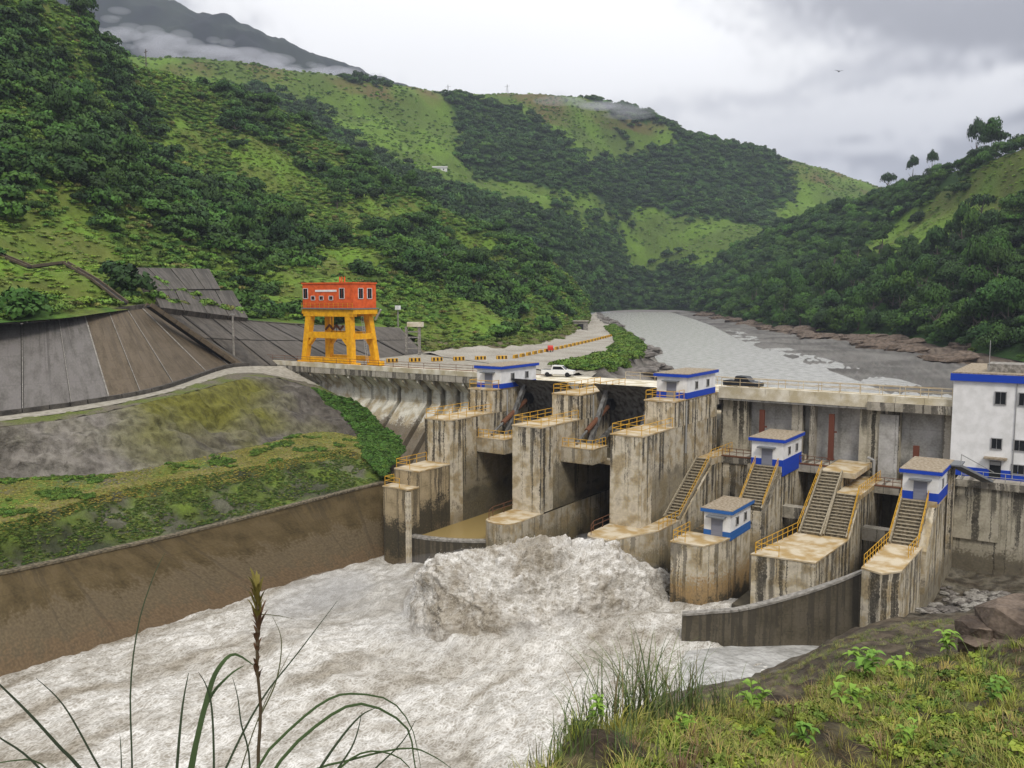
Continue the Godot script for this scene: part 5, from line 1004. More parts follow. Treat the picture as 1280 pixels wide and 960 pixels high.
func white_building() -> void:
	var o := thing("white_building", "tall white building with blue roof band and blue base at right edge", "building", Vector3(-14.3, 11.4, -108))
	part("wall", boxm(0, 26, 0, 11.0, -16, 0), M.white_paint, o)
	part("base_band", boxm(-0.04, 26.04, 0.0, 1.0, -16.04, 0.05), M.blue_paint, o)
	part("roof_band", boxm(-0.3, 26.3, 10.55, 11.35, -16.3, 0.32), M.blue_paint, o)
	part("roof", boxm(-0.2, 26.2, 11.352, 11.5, -16.2, 0.2), M.roof, o)
	part("rooftop_hut", boxm(3.0, 7.0, 11.5, 12.4, -6.0, -2.0), M.lime, o)
	for w in [[4.65, 8.85, 1.15, 1.45], [6.9, 8.85, 1.15, 1.45], [4.5, 3.85, 1.1, 1.25], [6.65, 3.85, 1.2, 1.25], [6.65, 1.25, 1.3, 1.1], [9.4, 8.85, 1.15, 1.45], [9.4, 3.85, 1.2, 1.25]]:
		window_at(o, Vector3(w[0], w[1], 0.06), w[2], w[3], Vector3(0, 0, 1), M.frame_grey)
	var d := part("door", boxm(3.95, 5.05, 0.1, 1.95, 0.06, 0.12), M.glass, o)
	part("transom", boxm(4.0, 5.0, 1.5, 1.9, 0.121, 0.15), M.frame_grey, d)
	part("door_canopy", boxm(3.4, 5.6, 2.2, 2.38, 0.004, 0.9), M.roof, o)
	var s := st(); bar(s, Vector3(6.15, 0.2, 0.1), Vector3(6.15, 10.5, 0.1), 0.05, -1, 8); part("drain_pipe", s, M.frame_grey, o)
	s = st(); bar(s, Vector3(3.2, 11.5, -2), Vector3(3.2, 15.0, -2), 0.04, -1, 6); part("antenna", s, M.frame_grey, o)
	# terrace below the building
	var t := thing("retaining_wall", "black streaked concrete terrace wall below the white building", "wall", Vector3.ZERO, 0.0, "")
	part("wall", boxm(-13.38, 18.0, -1.0, 10.6, -118, -106.2), M.wall_stain, t)
	part("terrace_slab", boxm(-13.36, 18.0, 10.602, 11.38, -118, -105.6), M.fascia, t)
	part("buttress", boxm(-13.37, -9.0, 4.8, 10.6, -106.19, -105.9), M.wall_stain, t)
	railing([Vector3(-12.8, 11.38, -105.8), Vector3(4, 11.38, -105.8)], "pale railing on the terrace in front of the white building", M.galvanised, "railings on the dam", 1.0, 2.0)
	var w := thing("stair_bridge", "dark sloping stair bridge between rightmost gate house and white building", "stairs")
	s = st(); beam(s, Vector3(-12.6, 13.9, -99.5), Vector3(-10.2, 11.5, -105.4), 1.1, 0.25); part("flight", s, M.canopy, w)
	part("top_landing", boxm(-14.4, -12.0, 13.95, 14.1, -101.5, -98.6), M.canopy, w)
	s = st(); bar(s, Vector3(-12.05, 14.1, -98.8), Vector3(-12.05, 15.2, -98.8), 0.04); bar(s, Vector3(-12.05, 15.2, -98.8), Vector3(-9.65, 12.6, -105.0), 0.04); part("handrail", s, M.galvanised, w)
	part("support", boxm(-13.25, -12.7, 5.0, 13.9, -100.2, -99.6), M.intake, w)

func crane() -> void:
	var o := thing("gantry_crane", "orange yellow gantry crane with red machine room on the left dam deck", "crane", Vector3(-115.0, 18.96, -113.6))
	var legs := [[-5.9, 3.0, -5.0, 2.3], [5.8, 3.0, 4.7, 2.3], [-5.9, -3.0, -5.0, -2.3], [5.8, -3.0, 4.7, -2.3]]
	for l in legs:
		var s := st()
		beam(s, Vector3(l[0], 0.7, l[1]), Vector3(l[2], 9.4, l[3]), 1.15, 0.95, 1.3, 1.1)
		var leg := part("leg", s, M.crane_yellow, o)
		part("bogie", boxm(l[0] - 1.6, l[0] + 1.6, 0.12, 0.85, l[1] - 0.55, l[1] + 0.55), M.crane_yellow, leg)
		for e in [-1, 1]:
			s = st(); bar(s, Vector3(l[0] + e, 0.34, l[1] - 0.3), Vector3(l[0] + e, 0.34, l[1] + 0.3), 0.34, -1, 12); part("wheel", s, M.dark, leg)
	for z in [3.2, -3.2]:
		part("sill_beam", boxm(-5.4, 5.4, 0.75, 1.65, z - 0.42, z + 0.42), M.crane_yellow, o)
		var s := st()
		var e: float = z * 0.85
		box(s, -5.2, 5.0, 5.0, 6.1, e - 0.38, e + 0.38)
		part("mid_beam", s, M.crane_yellow, o)
		for q in [-1, 1]:
			s = st(); beam(s, Vector3(q * 4.9, 3.9, e), Vector3(q * 3.7, 5.1, e), 0.55, 0.7); part("gusset", s, M.crane_yellow, o)
	for x in [-5.8, 5.7]:
		part("end_tie", boxm(x - 0.4, x + 0.4, 4.9, 5.9, -2.3, 2.3), M.crane_yellow, o)
		part("top_tie", boxm(x - 0.7, x + 0.7, 9.3, 10.1, -3.0, 3.0), M.crane_yellow, o)
	for z in [2.4, -2.4]: part("girder", boxm(-6.2, 6.1, 8.85, 10.15, z - 0.55, z + 0.55), M.crane_yellow, o)
	part("platform", boxm(-6.4, 6.5, 10.152, 10.35, -3.3, 3.3), M.canopy, o)
	var r := part("machine_room", boxm(-6.3, 6.2, 10.352, 14.6, -2.9, 2.9), M.crane_red, o)
	part("machine_room_roof", boxm(-6.45, 6.35, 14.602, 14.85, -3.05, 3.05), M.crane_red, o)
	for x in [-5.5, 3.6]: window_at(o, Vector3(x, 12.9, 2.92), 1.25, 1.9, Vector3(0, 0, 1), M.white_paint)
	for x in [-3.6, -1.5, 0.9]: window_at(o, Vector3(x, 12.1, 2.92), 1.05, 0.8, Vector3(0, 0, 1), M.white_paint)
	for z in [1.0, -1.2]: window_at(o, Vector3(6.22, 12.9, z), 1.25, 1.9, Vector3.RIGHT, M.white_paint)
	part("sign_strip", boxm(-3.0, 2.3, 13.2, 13.55, 2.9, 2.98), M.white_paint, o)
	for x in [0.2, 0.7, 1.4]:
		var s := st(); bar(s, Vector3(x, 14.85, 0), Vector3(x, 15.9, 0), 0.12); part("vent_pipe", s, M.crane_red, o)
	var s := st(); bar(s, Vector3(-2.0, 9.0, 0), Vector3(-2.0, 5.2, 0), 0.06); bar(s, Vector3(-0.8, 9.0, 0), Vector3(-0.8, 5.2, 0), 0.06); part("hoist_rope", s, M.dark, o)
	s = st()
	for i in 5: bar(s, Vector3(-3.4 + i * 0.9, 6.4 + (i % 2) * 0.9, 0.2), Vector3(-2.5 + i * 0.9, 7.2 - (i % 2) * 0.7, 0.2), 0.2, -1, 6)
	part("lifting_tackle", s, M.rust, o)
	s = st(); beam(s, Vector3(6.2, 8.2, -2.6), Vector3(7.6, 10.1, -2.6), 0.25, 0.25); part("stay", s, M.galvanised, o)
	var lad := st()
	for e in [-0.25, 0.25]: bar(lad, Vector3(5.9 + 0.75, 0.8, e), Vector3(5.35, 10.2, e), 0.04)
	for i in 22: bar(lad, Vector3(lerpf(6.65, 5.35, i / 22.0), 0.9 + i * 0.42, -0.25), Vector3(lerpf(6.65, 5.35, i / 22.0), 0.9 + i * 0.42, 0.25), 0.025)
	part("ladder", lad, M.galvanised, o)
	var hr := st()
	for e in [[-6.3, 3.2], [6.4, 3.2]]:
		for i in 2: bar(hr, Vector3(-6.3, 10.75 + i * 0.45, 3.2), Vector3(6.4, 10.75 + i * 0.45, 3.2), 0.03)
	for i in 12: bar(hr, Vector3(-6.3 + i * 1.15, 10.35, 3.2), Vector3(-6.3 + i * 1.15, 11.2, 3.2), 0.03)
	part("handrail", hr, M.crane_yellow, o)
	for k in 2:
		var t := thing("crane_rail", "steel crane rail on the %s side of the deck road" % ["near", "far"][k], "rail", Vector3.ZERO, 0.0, "crane rails on the deck")
		part("rail_bar", boxm(-130, -72, 18.944, 19.07, -110.46 - k * 6.4, -110.34 - k * 6.4), M.rust, t)

# ------------------------------------------------------------------ land
const DARK_TREE := Color(0.028, 0.064, 0.018)
const MID_TREE := Color(0.062, 0.138, 0.022)
const SHRUB := Color(0.080, 0.165, 0.026)
const LIME_SHRUB := Color(0.135, 0.205, 0.031)
const GRASS := Color(0.13, 0.225, 0.027)
const OLIVE := Color(0.125, 0.15, 0.033)
const DRY := Color(0.17, 0.14, 0.05)

func blend(a: Color, b: Color, t: float) -> Color:
	return a.lerp(b, clampf(t, 0.0, 1.0))

func hills() -> Dictionary:
	var G := {}
	var nl_grass := polys(NL_GRASS); var mh_forest := polys(MH_FOREST); var rh_grass := polys(RH_GRASS)
	# near left hill
	var g := loft(NL, 260, 150)
	rough(g, 11.0, 0.013, 0.16, 0.0, 0.8333)
	rough(g, 2.4, 0.07, 0.05, 0.0, 0.8333)
	var paint_nl := func(p: Vector3, _s: float, _t: float) -> Color:
		var k := fine.get_noise_2d(p.x * 1.3, p.z * 1.3)
		if inside(nl_grass, p, 8.0): return blend(OLIVE, GRASS, 0.55 + k * 1.6) * (1.0 + 0.25 * noise.get_noise_2d(p.x * 9, p.z * 9))
		return blend(MID_TREE, blend(LIME_SHRUB, OLIVE, 0.5 + noise.get_noise_2d(p.z * 6, p.x * 6) * 2.0), 0.45 + k * 1.5)
	ground("left_hillside", grid_mesh(g, paint_nl), M.terrain)
	G.nl = g
	# middle hill beyond the river bend
	g = loft(MH, 240, 130)
	rough(g, 13.0, 0.0065, 0.14, 0.0, 0.8333)
	rough(g, 6.0, 0.03, 0.05, 0.0, 0.8333)
	var paint_mh := func(p: Vector3, _s: float, t: float) -> Color:
		var k := fine.get_noise_2d(p.x * 0.5, p.z * 0.5)
		if inside(mh_forest, p, 13.0): return blend(DARK_TREE, MID_TREE, 0.5 + k)
		var c := blend(blend(OLIVE, SHRUB, 0.5) * 0.9, GRASS, 0.42 + k * 1.6 + noise.get_noise_2d(p.x * 0.9, p.z * 0.9) * 0.8)
		if t > 0.72 and p.x > -640.0: c = blend(c, DRY * 0.8, 0.45 + noise.get_noise_2d(p.x * 1.5, p.z * 1.5) * 1.5 + (t - 0.8) * 2.0)
		return c
	ground("middle_hill", grid_mesh(g, paint_mh), M.terrain)
	G.mh = g
	# right hill
	g = loft(RH, 180, 110)
	rough(g, 6.0, 0.012, 0.16, 0.0, 0.8333)
	rough(g, 2.0, 0.06, 0.05, 0.0, 0.8333)
	var paint_rh := func(p: Vector3, _s: float, _t: float) -> Color:
		var k := fine.get_noise_2d(p.x * 0.8, p.z * 0.8)
		if inside(rh_grass, p, 6.0): return blend(OLIVE, GRASS, 0.6 + k * 1.5)
		return blend(DARK_TREE, MID_TREE, 0.5 + k)
	ground("right_hillside", grid_mesh(g, paint_rh), M.terrain)
	G.rh = g
	# far mountain
	g = loft(FM, 200, 90)
	rough(g, 90.0, 0.0025, 0.2, 0.0, 0.75)
	rough(g, 16.0, 0.012, 0.03)
	var paint_fm := func(p: Vector3, _s: float, _t: float) -> Color: return blend(Color(0.012, 0.018, 0.017), Color(0.035, 0.045, 0.032), 0.4 + 1.4 * fine.get_noise_2d(p.x * 0.3, p.z * 0.3)) 
	ground("far_mountain", grid_mesh(g, paint_fm), M.terrain)
	return G

func left_bank(nl: Array) -> Dictionary:
	var G := {}
	var rows := []
	for r in BANK: rows.append(row_points(r))
	# training wall, cast in bays along the water
	var o := thing("training_wall", "long brown algae stained sloping concrete wall along the left of the pool", "wall")
	var n := 60
	var top := PackedVector3Array(); var toe := PackedVector3Array()
	for i in n + 1:
		toe.append(along(rows[0], float(i) / n)); top.append(along(rows[1], float(i) / n))
	for b in 6:
		var s := SurfaceTool.new(); s.begin(Mesh.PRIMITIVE_TRIANGLES); s.set_smooth_group(-1)
		for i in range(b * 10, b * 10 + 10):
			var e := Vector3(-0.9, 0, 0)
			var u := i * 1.35 / 16.0
			for j in 4:
				var f0 := j / 4.0; var f1 := (j + 1) / 4.0
				var q := [toe[i].lerp(top[i], f0), toe[i + 1].lerp(top[i + 1], f0), toe[i + 1].lerp(top[i + 1], f1), toe[i].lerp(top[i], f1)]
				quad(s, q[0], q[1], q[2], q[3], 8.0, u)
			flat4(s, top[i], top[i + 1], top[i + 1] + e, top[i] + e)
		part("wall_bay", s, M.training, o)
		var c := st()
		for i in range(b * 10, b * 10 + 10): beam(c, top[i] + Vector3(-0.25, 0.08, 0), top[i + 1] + Vector3(-0.25, 0.08, 0), 0.2, 0.75, -1, -1, Vector3.UP)
		part("coping", c, M.steps, o)
	# overgrown slope, bench, shotcrete slope, path
	var g := loft([rows[1], rows[2]], 170, 22, false)
	for j in g.size():
		for i in g[j].size(): g[j][i] += Vector3(-0.7, 0.05, 0) * (1.0 - j / 22.0)
	rough(g, 0.9, 0.25, 0.2, 0.6)
	rough(g, 0.3, 1.0, 0.2, 0.6)
	var mossy := func(p: Vector3, _s: float, t: float) -> Color:
		var k := fine.get_noise_3d(p.x * 6, p.y * 6, p.z * 6)
		return blend(blend(Color(0.05, 0.055, 0.03), Color(0.14, 0.135, 0.095), 0.35 + noise.get_noise_3d(p.x * 12, p.y * 12, p.z * 12) * 2.2), blend(OLIVE, GRASS, 0.4), 0.35 + k * 1.8 + (t - 0.5) * 0.5)
	ground("bank_slope", grid_mesh(g, mossy), M.soil)
	G.slope = g
	g = loft([rows[2], rows[3]], 150, 24, false)
	rough(g, 0.6, 0.15, 0.15, 0.3)
	var benchc := func(p: Vector3, s: float, t: float) -> Color:
		var k := fine.get_noise_2d(p.x * 5, p.z * 5)
		var c := blend(Color(0.155, 0.145, 0.035), Color(0.22, 0.19, 0.07), 0.4 + k * 1.5)
		if t > 0.3: c = blend(c, blend(GRASS * 0.8, Color(0.13, 0.115, 0.09), 0.4 + noise.get_noise_2d(p.x * 8, p.z * 8) * 2.5), 0.7 + k if s < 0.62 else 0.15 + k)
		return c
	ground("bank_bench", grid_mesh(g, benchc), M.soil)
	G.bench = g
	var shoulder := PackedVector3Array()
	for i in rows[4].size(): shoulder.append(rows[4][i].lerp(rows[5][i], 0.55))
	g = loft([rows[4], shoulder], 150, 8, false)
	rough(g, 0.25, 0.6, 0.0, 0.5)
	for j in g.size():
		for i in g[j].size(): g[j][i].y += 0.03
	var verge := func(p: Vector3, _s: float, _t: float) -> Color: return blend(Color(0.16, 0.14, 0.105), OLIVE, 0.45 + 2.0 * fine.get_noise_2d(p.x * 5, p.z * 5))
	ground("path_verge", grid_mesh(g, verge), M.soil)
	g = loft([rows[3], rows[4]], 150, 30, false)
	rough(g, 2.2, 0.11, 0.15, 0.7)
	rough(g, 0.55, 0.5, 0.05, 0.8)
	var rocky := func(p: Vector3, s: float, t: float) -> Color:
		var k := noise.get_noise_3d(p.x * 3.0, p.y * 3.0, p.z * 3.0)
		var c := blend(Color(0.10, 0.088, 0.072), Color(0.24, 0.22, 0.195), 0.5 + k * 1.6 + fine.get_noise_3d(p.x * 8, p.y * 8, p.z * 8) * 0.6)
		return blend(c, blend(OLIVE, Color(0.20, 0.17, 0.03), 0.5), clampf((s - 0.50) * 9.0, 0.0, 1.0) * (0.55 + k * 3.0) + maxf(0.0, fine.get_noise_3d(p.x * 3, p.y * 3, p.z * 3)) * 0.5)
	ground("shotcrete_slope", grid_mesh(g, rocky), M.crag)
	G.rocky = g
	var mid := PackedVector3Array()
	for i in rows[4].size(): mid.append(rows[4][i].lerp(rows[5][i], 0.5))
	g = loft([mid, rows[5]], 120, 4, false)
	for j in g.size():
		for i in g[j].size(): g[j][i].y += 0.06
	ground("bank_path", grid_mesh(g), M.path)
	# concrete lined slope: slabs with open joints
	var lo := row_points(LINED[0]); var hi := row_points(LINED[1])
	var base := loft([lo, hi], 40, 2, false)
	for j in base.size():
		for i in base[j].size(): base[j][i] += Vector3(-0.25, -0.2, 0)
	ground("slope_bedding", grid_mesh(base), M.lined_dark)
	var ls := thing("lined_slope", "large dark concrete slab lining on the slope at the left edge", "slope lining")
	var cols := 11
	for i in cols:
		for j in 1:
			var s0 := 0.02 + 0.93 * float(i) / cols; var s1 := 0.02 + 0.93 * float(i + 1) / cols
			var s := st()
			var nn := 6
			for k in nn:
				var e0 := lerpf(s0 + 0.0016, s1 - 0.0016, float(k) / nn); var e1 := lerpf(s0 + 0.0016, s1 - 0.0016, float(k + 1) / nn)
				var a := along(lo, e0); var b := along(lo, e1); var c := along(hi, e1); var d := along(hi, e0)
				quad(s, a, b, c, d, 30.0, e0 * 7.0)
				quad(s, a - Vector3(0, 0.3, 0), b - Vector3(0, 0.3, 0), b, a)
			part("slab", s, M.lined if i < 6 else M.lined_brown, ls)
		var s2 := st()
		var e := 0.02 + 0.93 * float(i) / cols
		beam(s2, along(lo, e) + Vector3(0.03, 0.05, 0), along(hi, e) + Vector3(0.03, 0.05, 0), 0.08 if i % 3 else 0.18, 0.06, -1, -1, Vector3(0, 0, 1))
		part("joint_strip", s2, M.lime, ls)
	var kerb := thing("slope_kerb", "dark concrete toe kerb between the lined slope and the bank path", "kerb")
	for i in 24:
		var s := st()
		var a := along(lo, i / 24.0 * 0.95); var b := along(lo, (i + 1) / 24.0 * 0.95 - 0.002)
		beam(s, a + Vector3(0.35, 0.3, 0), b + Vector3(0.35, 0.3, 0), 0.7, 0.5, -1, -1, Vector3.UP)
		part("kerb_block", s, M.lined_dark, kerb)
	# crest wall
	var cw := thing("crest_wall", "thin dark kerb wall along the top of the lined slope", "kerb")
	for i in 20:
		var s := st()
		beam(s, along(hi, i / 20.0 * 0.92) + Vector3(-0.2, 0.35, 0), along(hi, (i + 1) / 20.0 * 0.92 - 0.003) + Vector3(-0.2, 0.35, 0), 0.7, 0.5, -1, -1, Vector3.UP)
		part("kerb_block", s, M.lined_dark, cw)
	# dark panels behind the crane
	var p0 := row_points(PANELS[0]); var p1 := row_points(PANELS[1])
	var pb := loft([p0, p1], 20, 2, false)
	for j in pb.size():
		for i in pb[j].size(): pb[j][i] += Vector3(-0.3, -0.2, 0)
	ground("slope_bedding", grid_mesh(pb), M.lined_dark)
	var ps := thing("lined_slope", "blackened concrete slab slope behind the crane", "slope lining")
	for i in 7:
		for j in 2:
			var s := st()
			var a0 := i / 7.0 + 0.004; var a1 := (i + 1) / 7.0 - 0.004
			var t0 := j * 0.5 + 0.008; var t1 := j * 0.5 + 0.492
			quad(s, along(p0, a0).lerp(along(p1, a0), t0), along(p0, a1).lerp(along(p1, a1), t0), along(p0, a1).lerp(along(p1, a1), t1), along(p0, a0).lerp(along(p1, a0), t1), 30.0, i * 0.61 + j * 0.3)
			part("slab", s, M.slab_black, ps)
	# two more tiers of slabs above, on the hillside
	var tier := thing("lined_slope", "upper tiers of black stained slabs on the hillside left of the crane", "slope lining")
	for e in UPPER:
		for i in 4:
			var s := st()
			var q := []
			for k in 4: q.append(Vector3(e[k * 3], maxf(e[k * 3 + 1], ground_y(nl, e[k * 3], e[k * 3 + 2]) + 0.3), e[k * 3 + 2]))
			var a: Vector3 = q[0].lerp(q[1], i / 4.0 + 0.006); var b: Vector3 = q[0].lerp(q[1], (i + 1) / 4.0 - 0.006)
			var c: Vector3 = q[3].lerp(q[2], (i + 1) / 4.0 - 0.006); var d: Vector3 = q[3].lerp(q[2], i / 4.0 + 0.006)
			quad(s, a, b, c, d, 1e9, i * 0.57)
			var back := (b - a).cross(d - a).normalized() * 1.6
			if back.dot(a) < 0: back = -back
			quad(s, a + back, b + back, b, a); quad(s, c, d, d + back, c + back); quad(s, b, b + back, c + back, c); quad(s, a, a + back, d + back, d)
			part("slab", s, M.slab_black, tier)
	# stepped drains
	for e in DRAINS:
		var dr := thing("stepped_drain", e[0], "drain", Vector3.ZERO, 0.0, "stepped drains on the left slope")
		var pts := row_points(e[1])
		if pts.size() > 3:
			for k in pts.size(): pts[k].y = ground_y(nl, pts[k].x, pts[k].z) + 0.5
		for k in pts.size() - 1:
			var m := maxi(2, int(pts[k].distance_to(pts[k + 1]) / 2.5))
			for i in m:
				var a := pts[k].lerp(pts[k + 1], float(i) / m); var b := pts[k].lerp(pts[k + 1], (i + 0.96) / m)
				var side := (b - a).cross(Vector3.UP).normalized()
				var s := st()
				beam(s, a + Vector3(0, 0.15, 0), b + Vector3(0, 0.15, 0), 1.2 * e[2], 0.3, -1, -1, side)
				part("drain_step", s, M.dark, dr)
				for q in [-1, 1]:
					s = st(); beam(s, a + side * 0.8 * e[2] * q + Vector3(0, 0.4, 0), b + side * 0.8 * e[2] * q + Vector3(0, 0.4, 0), 0.3 * e[2], 0.7 * e[2], -1, -1, side)
					part("drain_wall", s, M.lined_brown, dr)
	return G

func upstream() -> Dictionary:
	var G := {}
	var g := loft(RIVER, 60, 40, false)
	var rg := []
	# rows run across; rebuild along the stream
	for j in g.size(): rg.append(g[j])
	for j in rg.size():
		for i in rg[j].size():
			var p: Vector3 = rg[j][i]
			rg[j][i].y += 0.05 * fine.get_noise_2d(p.x * 8, p.z * 8)
	ground("river", grid_mesh(rg), M.river)
	g = loft(ROADSIDE, 150, 60, false)
	rough(g, 1.6, 0.12, 0.05, 0.8)
	for j in range(20, 41):
		for i in g[j].size(): 
			var w := 1.0 - absf(j - 30) / 11.0
			g[j][i].y = lerpf(g[j][i].y, 19.0, minf(1.0, w * 2.0) * clampf((i - 40) / 40.0, 0, 1))
	var rs := func(p: Vector3, _s: float, t: float) -> Color:
		var k := fine.get_noise_2d(p.x * 3, p.z * 3)
		if t < 0.33: return blend(Color(0.09, 0.08, 0.07), Color(0.27, 0.25, 0.22), 0.5 + k * 1.5)
		if t < 0.67: return blend(Color(0.33, 0.30, 0.25), Color(0.46, 0.43, 0.37), 0.5 + k)
		return blend(Color(0.16, 0.13, 0.08), OLIVE, 0.5 + k * 2.0)
	ground("river_road", grid_mesh(g, rs), M.soil)
	G.road = g
	g = loft(RIGHTBAR, 120, 40, false)
	rough(g, 1.0, 0.06, 0.05, 0.5)
	var rb := func(p: Vector3, _s: float, t: float) -> Color:
		var k := fine.get_noise_2d(p.x * 3, p.z * 3)
		if t < 0.5: return blend(Color(0.11, 0.105, 0.097), Color(0.21, 0.20, 0.185), 0.5 + k + noise.get_noise_2d(p.x * 2, p.z * 6))
		return blend(Color(0.07, 0.05, 0.04), Color(0.19, 0.15, 0.115), 0.5 + k * 1.4)
	ground("gravel_bar", grid_mesh(g, rb), M.soil)
	G.bar = g
	# level yard behind the dam, and the ground under everything
	var s := st()
	flat4(s, Vector3(-150, 18.9, -118.3), Vector3(-66, 18.9, -118.3), Vector3(-90, 18.9, -175), Vector3(-150, 18.9, -175))
	ground("yard", mesh_of(s), M.path)
	s = st()
	flat4(s, Vector3(-5000, -6, 3000), Vector3(5000, -6, 3000), Vector3(5000, -6, -6000), Vector3(-5000, -6, -6000))
	ground("ground", mesh_of(s), M.lined_brown)
	return G

# ------------------------------------------------------------------ white water
func foam_color(p: Vector3, lace: float) -> Color:
	var a := ridged.get_noise_3d(p.x * 2.2, p.y * 2.0, p.z * 1.5)
	var b := noise.get_noise_3d(p.x * 11, p.y * 11, p.z * 8)
	var k := clampf(0.55 + a * 0.55 * lace + b * 1.2, 0.0, 1.0)
	return blend(Color(0.38, 0.345, 0.285), Color(0.74, 0.725, 0.69), k)

func pool() -> void:
	var nx := 310; var nz := 420
	var g := []
	for j in nz + 1:
		var line := PackedVector3Array()
		var z := lerpf(-88.0, -2.0, float(j) / nz)
		for i in nx + 1:
			var x := lerpf(-79.0, -17.0, float(i) / nx)
			var near_jet := exp(-Vector2(x + 48, z + 68).length_squared() / 420.0)
			var h := 0.6 * noise.get_noise_2d(x * 6, z * 6) * (1.0 + 1.6 * near_jet)
			h += 0.24 * ridged.get_noise_2d(x * 3.0 + 40 * noise.get_noise_2d(z, x), z * 2.2) * (1.0 + near_jet)
			h += 0.14 * ridged.get_noise_2d(x * 9.0, z * 5.0) + 0.06 * fine.get_noise_2d(x * 30, z * 30)
			line.append(Vector3(x, h - 0.75 + 0.7 * near_jet, z))
		g.append(line)
	var paint := func(p: Vector3, _s: float, _t: float) -> Color:
		var q := Vector3(p.x + 5.0 * noise.get_noise_2d(p.x * 5, p.z * 5), 0.0, p.z + 5.0 * noise.get_noise_2d(p.z * 5, p.x * 5))
		var c := foam_color(Vector3(q.x * 1.7, 0.0, q.z * 0.55), 1.3)
		return blend(c, Color(0.42, 0.385, 0.33), maxf(0.0, (-0.75 - p.y) * 1.5))
	ground("pool_water", grid_mesh(g, paint), M.foam)
	# the surge thrown out of the right gate bay
	var rows := []
	for r in SURGE: rows.append(row_points(r))
	g = loft(rows, 330, 240, true)
	for j in g.size():
		var t := float(j) / 240.0
		for i in g[j].size():
			var s := float(i) / 330.0
			var p: Vector3 = g[j][i]
			var w := minf(1.0, minf(t, 1.0 - t) * 7.0) * minf(1.0, minf(s, 1.0 - s) * 9.0)
			var c := Vector3(-47, 1.0, -72)
			var d := (p - c).normalized()
			var n := 1.1 * noise.get_noise_3d(p.x * 9, p.y * 9, p.z * 9) + 0.65 * absf(ridged.get_noise_3d(p.x * 3.4, p.y * 3.4, p.z * 3.4)) + 0.42 * noise.get_noise_3d(p.x * 45, p.y * 45, p.z * 45) + 0.22 * fine.get_noise_3d(p.x * 40, p.y * 40, p.z * 40)
			g[j][i] = p + (d + Vector3(0, 0.4, 0)) * n * w * 1.25 + Vector3(0, -0.3 * (1.0 - w), 0)
	var surge_paint := func(p: Vector3, _s: float, t: float) -> Color:
		var k := 0.5 + 1.6 * noise.get_noise_3d(p.x * 12, p.y * 12, p.z * 12) + 0.9 * fine.get_noise_3d(p.x * 26, p.y * 26, p.z * 26)
		var tan := 0.5 + 1.5 * noise.get_noise_3d(p.x * 3.0 + 99, p.y * 3.0, p.z * 3.0)
		return blend(blend(Color(0.44, 0.40, 0.335), Color(0.50, 0.485, 0.455), tan), Color(0.80, 0.785, 0.755), k)
	var o := put("water_surge", grid_mesh(g, surge_paint), M.foam)
	o.set_meta("kind", "structure")
	# thrown clots of water above the surge
	rng.seed = 77
	var blob := SphereMesh.new(); blob.radius = 0.5; blob.height = 1.0; blob.radial_segments = 6; blob.rings = 3
	var places := []; var colors := []
	for k in 2600:
		var s := rng.randf_range(0.03, 0.97); var t := rng.randf_range(0.12, 0.9)
		var p := spot(g, s, t)
		var up := absf(rng.randfn()) * 0.2
		p += Vector3(rng.randfn() * 0.25, up, rng.randfn() * 0.25 + 0.1)
		var r := rng.randf_range(0.03, 0.11) * (1.0 if up < 0.3 else 0.6)
		places.append(Transform3D(Basis(Vector3(rng.randf(), rng.randf(), 1).normalized(), rng.randf() * 6).scaled(Vector3(r, r * 0.8, r * 1.5)), p))
		var v := rng.randf_range(0.55, 0.85)
		colors.append(Color(v, v * 0.975, v * 0.93))
	var dr := copies("water_drops", blob, M.leaf_free, places, colors)
	tag(dr, "clots of white water flying off the surge", "spray")

func weir() -> void:
	var o := thing("curved_wall", "dark curved concrete guide wall with pale coping in front of the stair piers", "wall")
	var p := row_points(WEIR)
	var n := 24
	for i in n:
		var a := along(p, float(i) / n); var b := along(p, float(i + 1) / n)
		var s := st()
		var back := Vector3(-0.25, 0, -0.55)
		var f0 := Vector3(a.x, -2.0, a.z) + Vector3(0.3, 0, 0.9); var f1 := Vector3(b.x, -2.0, b.z) + Vector3(0.3, 0, 0.9)
		quad(s, f0, f1, b, a, maxf(a.y, b.y), i * 1.1 / 16.0)
		quad(s, f1 + back * 3, f0 + back * 3, a + back, b + back, maxf(a.y, b.y), i * 1.1 / 16.0)
		quad(s, a, b, b + back, a + back)
		if i == 0: quad(s, f0 + back * 3, f0, a, a + back)
		part("wall_bay", s, M.weir, o)
		s = st()
		beam(s, a + back * 0.5 + Vector3(0, 0.1, 0), b + back * 0.5 + Vector3(0, 0.1, 0), 0.2, 0.8, -1, -1, Vector3.UP)
		part("coping", s, M.lime, o)
	# still water in the pit below the curved wall
	var w := st()
	var poly := PackedVector2Array([Vector2(-29.8, -71.0), Vector2(-27.0, -63.0), Vector2(-17.0, -66.0), Vector2(-16.6, -79.0), Vector2(-19.5, -83.0), Vector2(-22.3, -80.2), Vector2(-26.0, -75.4)])
	prism(w, poly, -3.0, -0.15)
	ground("pit_water", mesh_of(w), M.river)

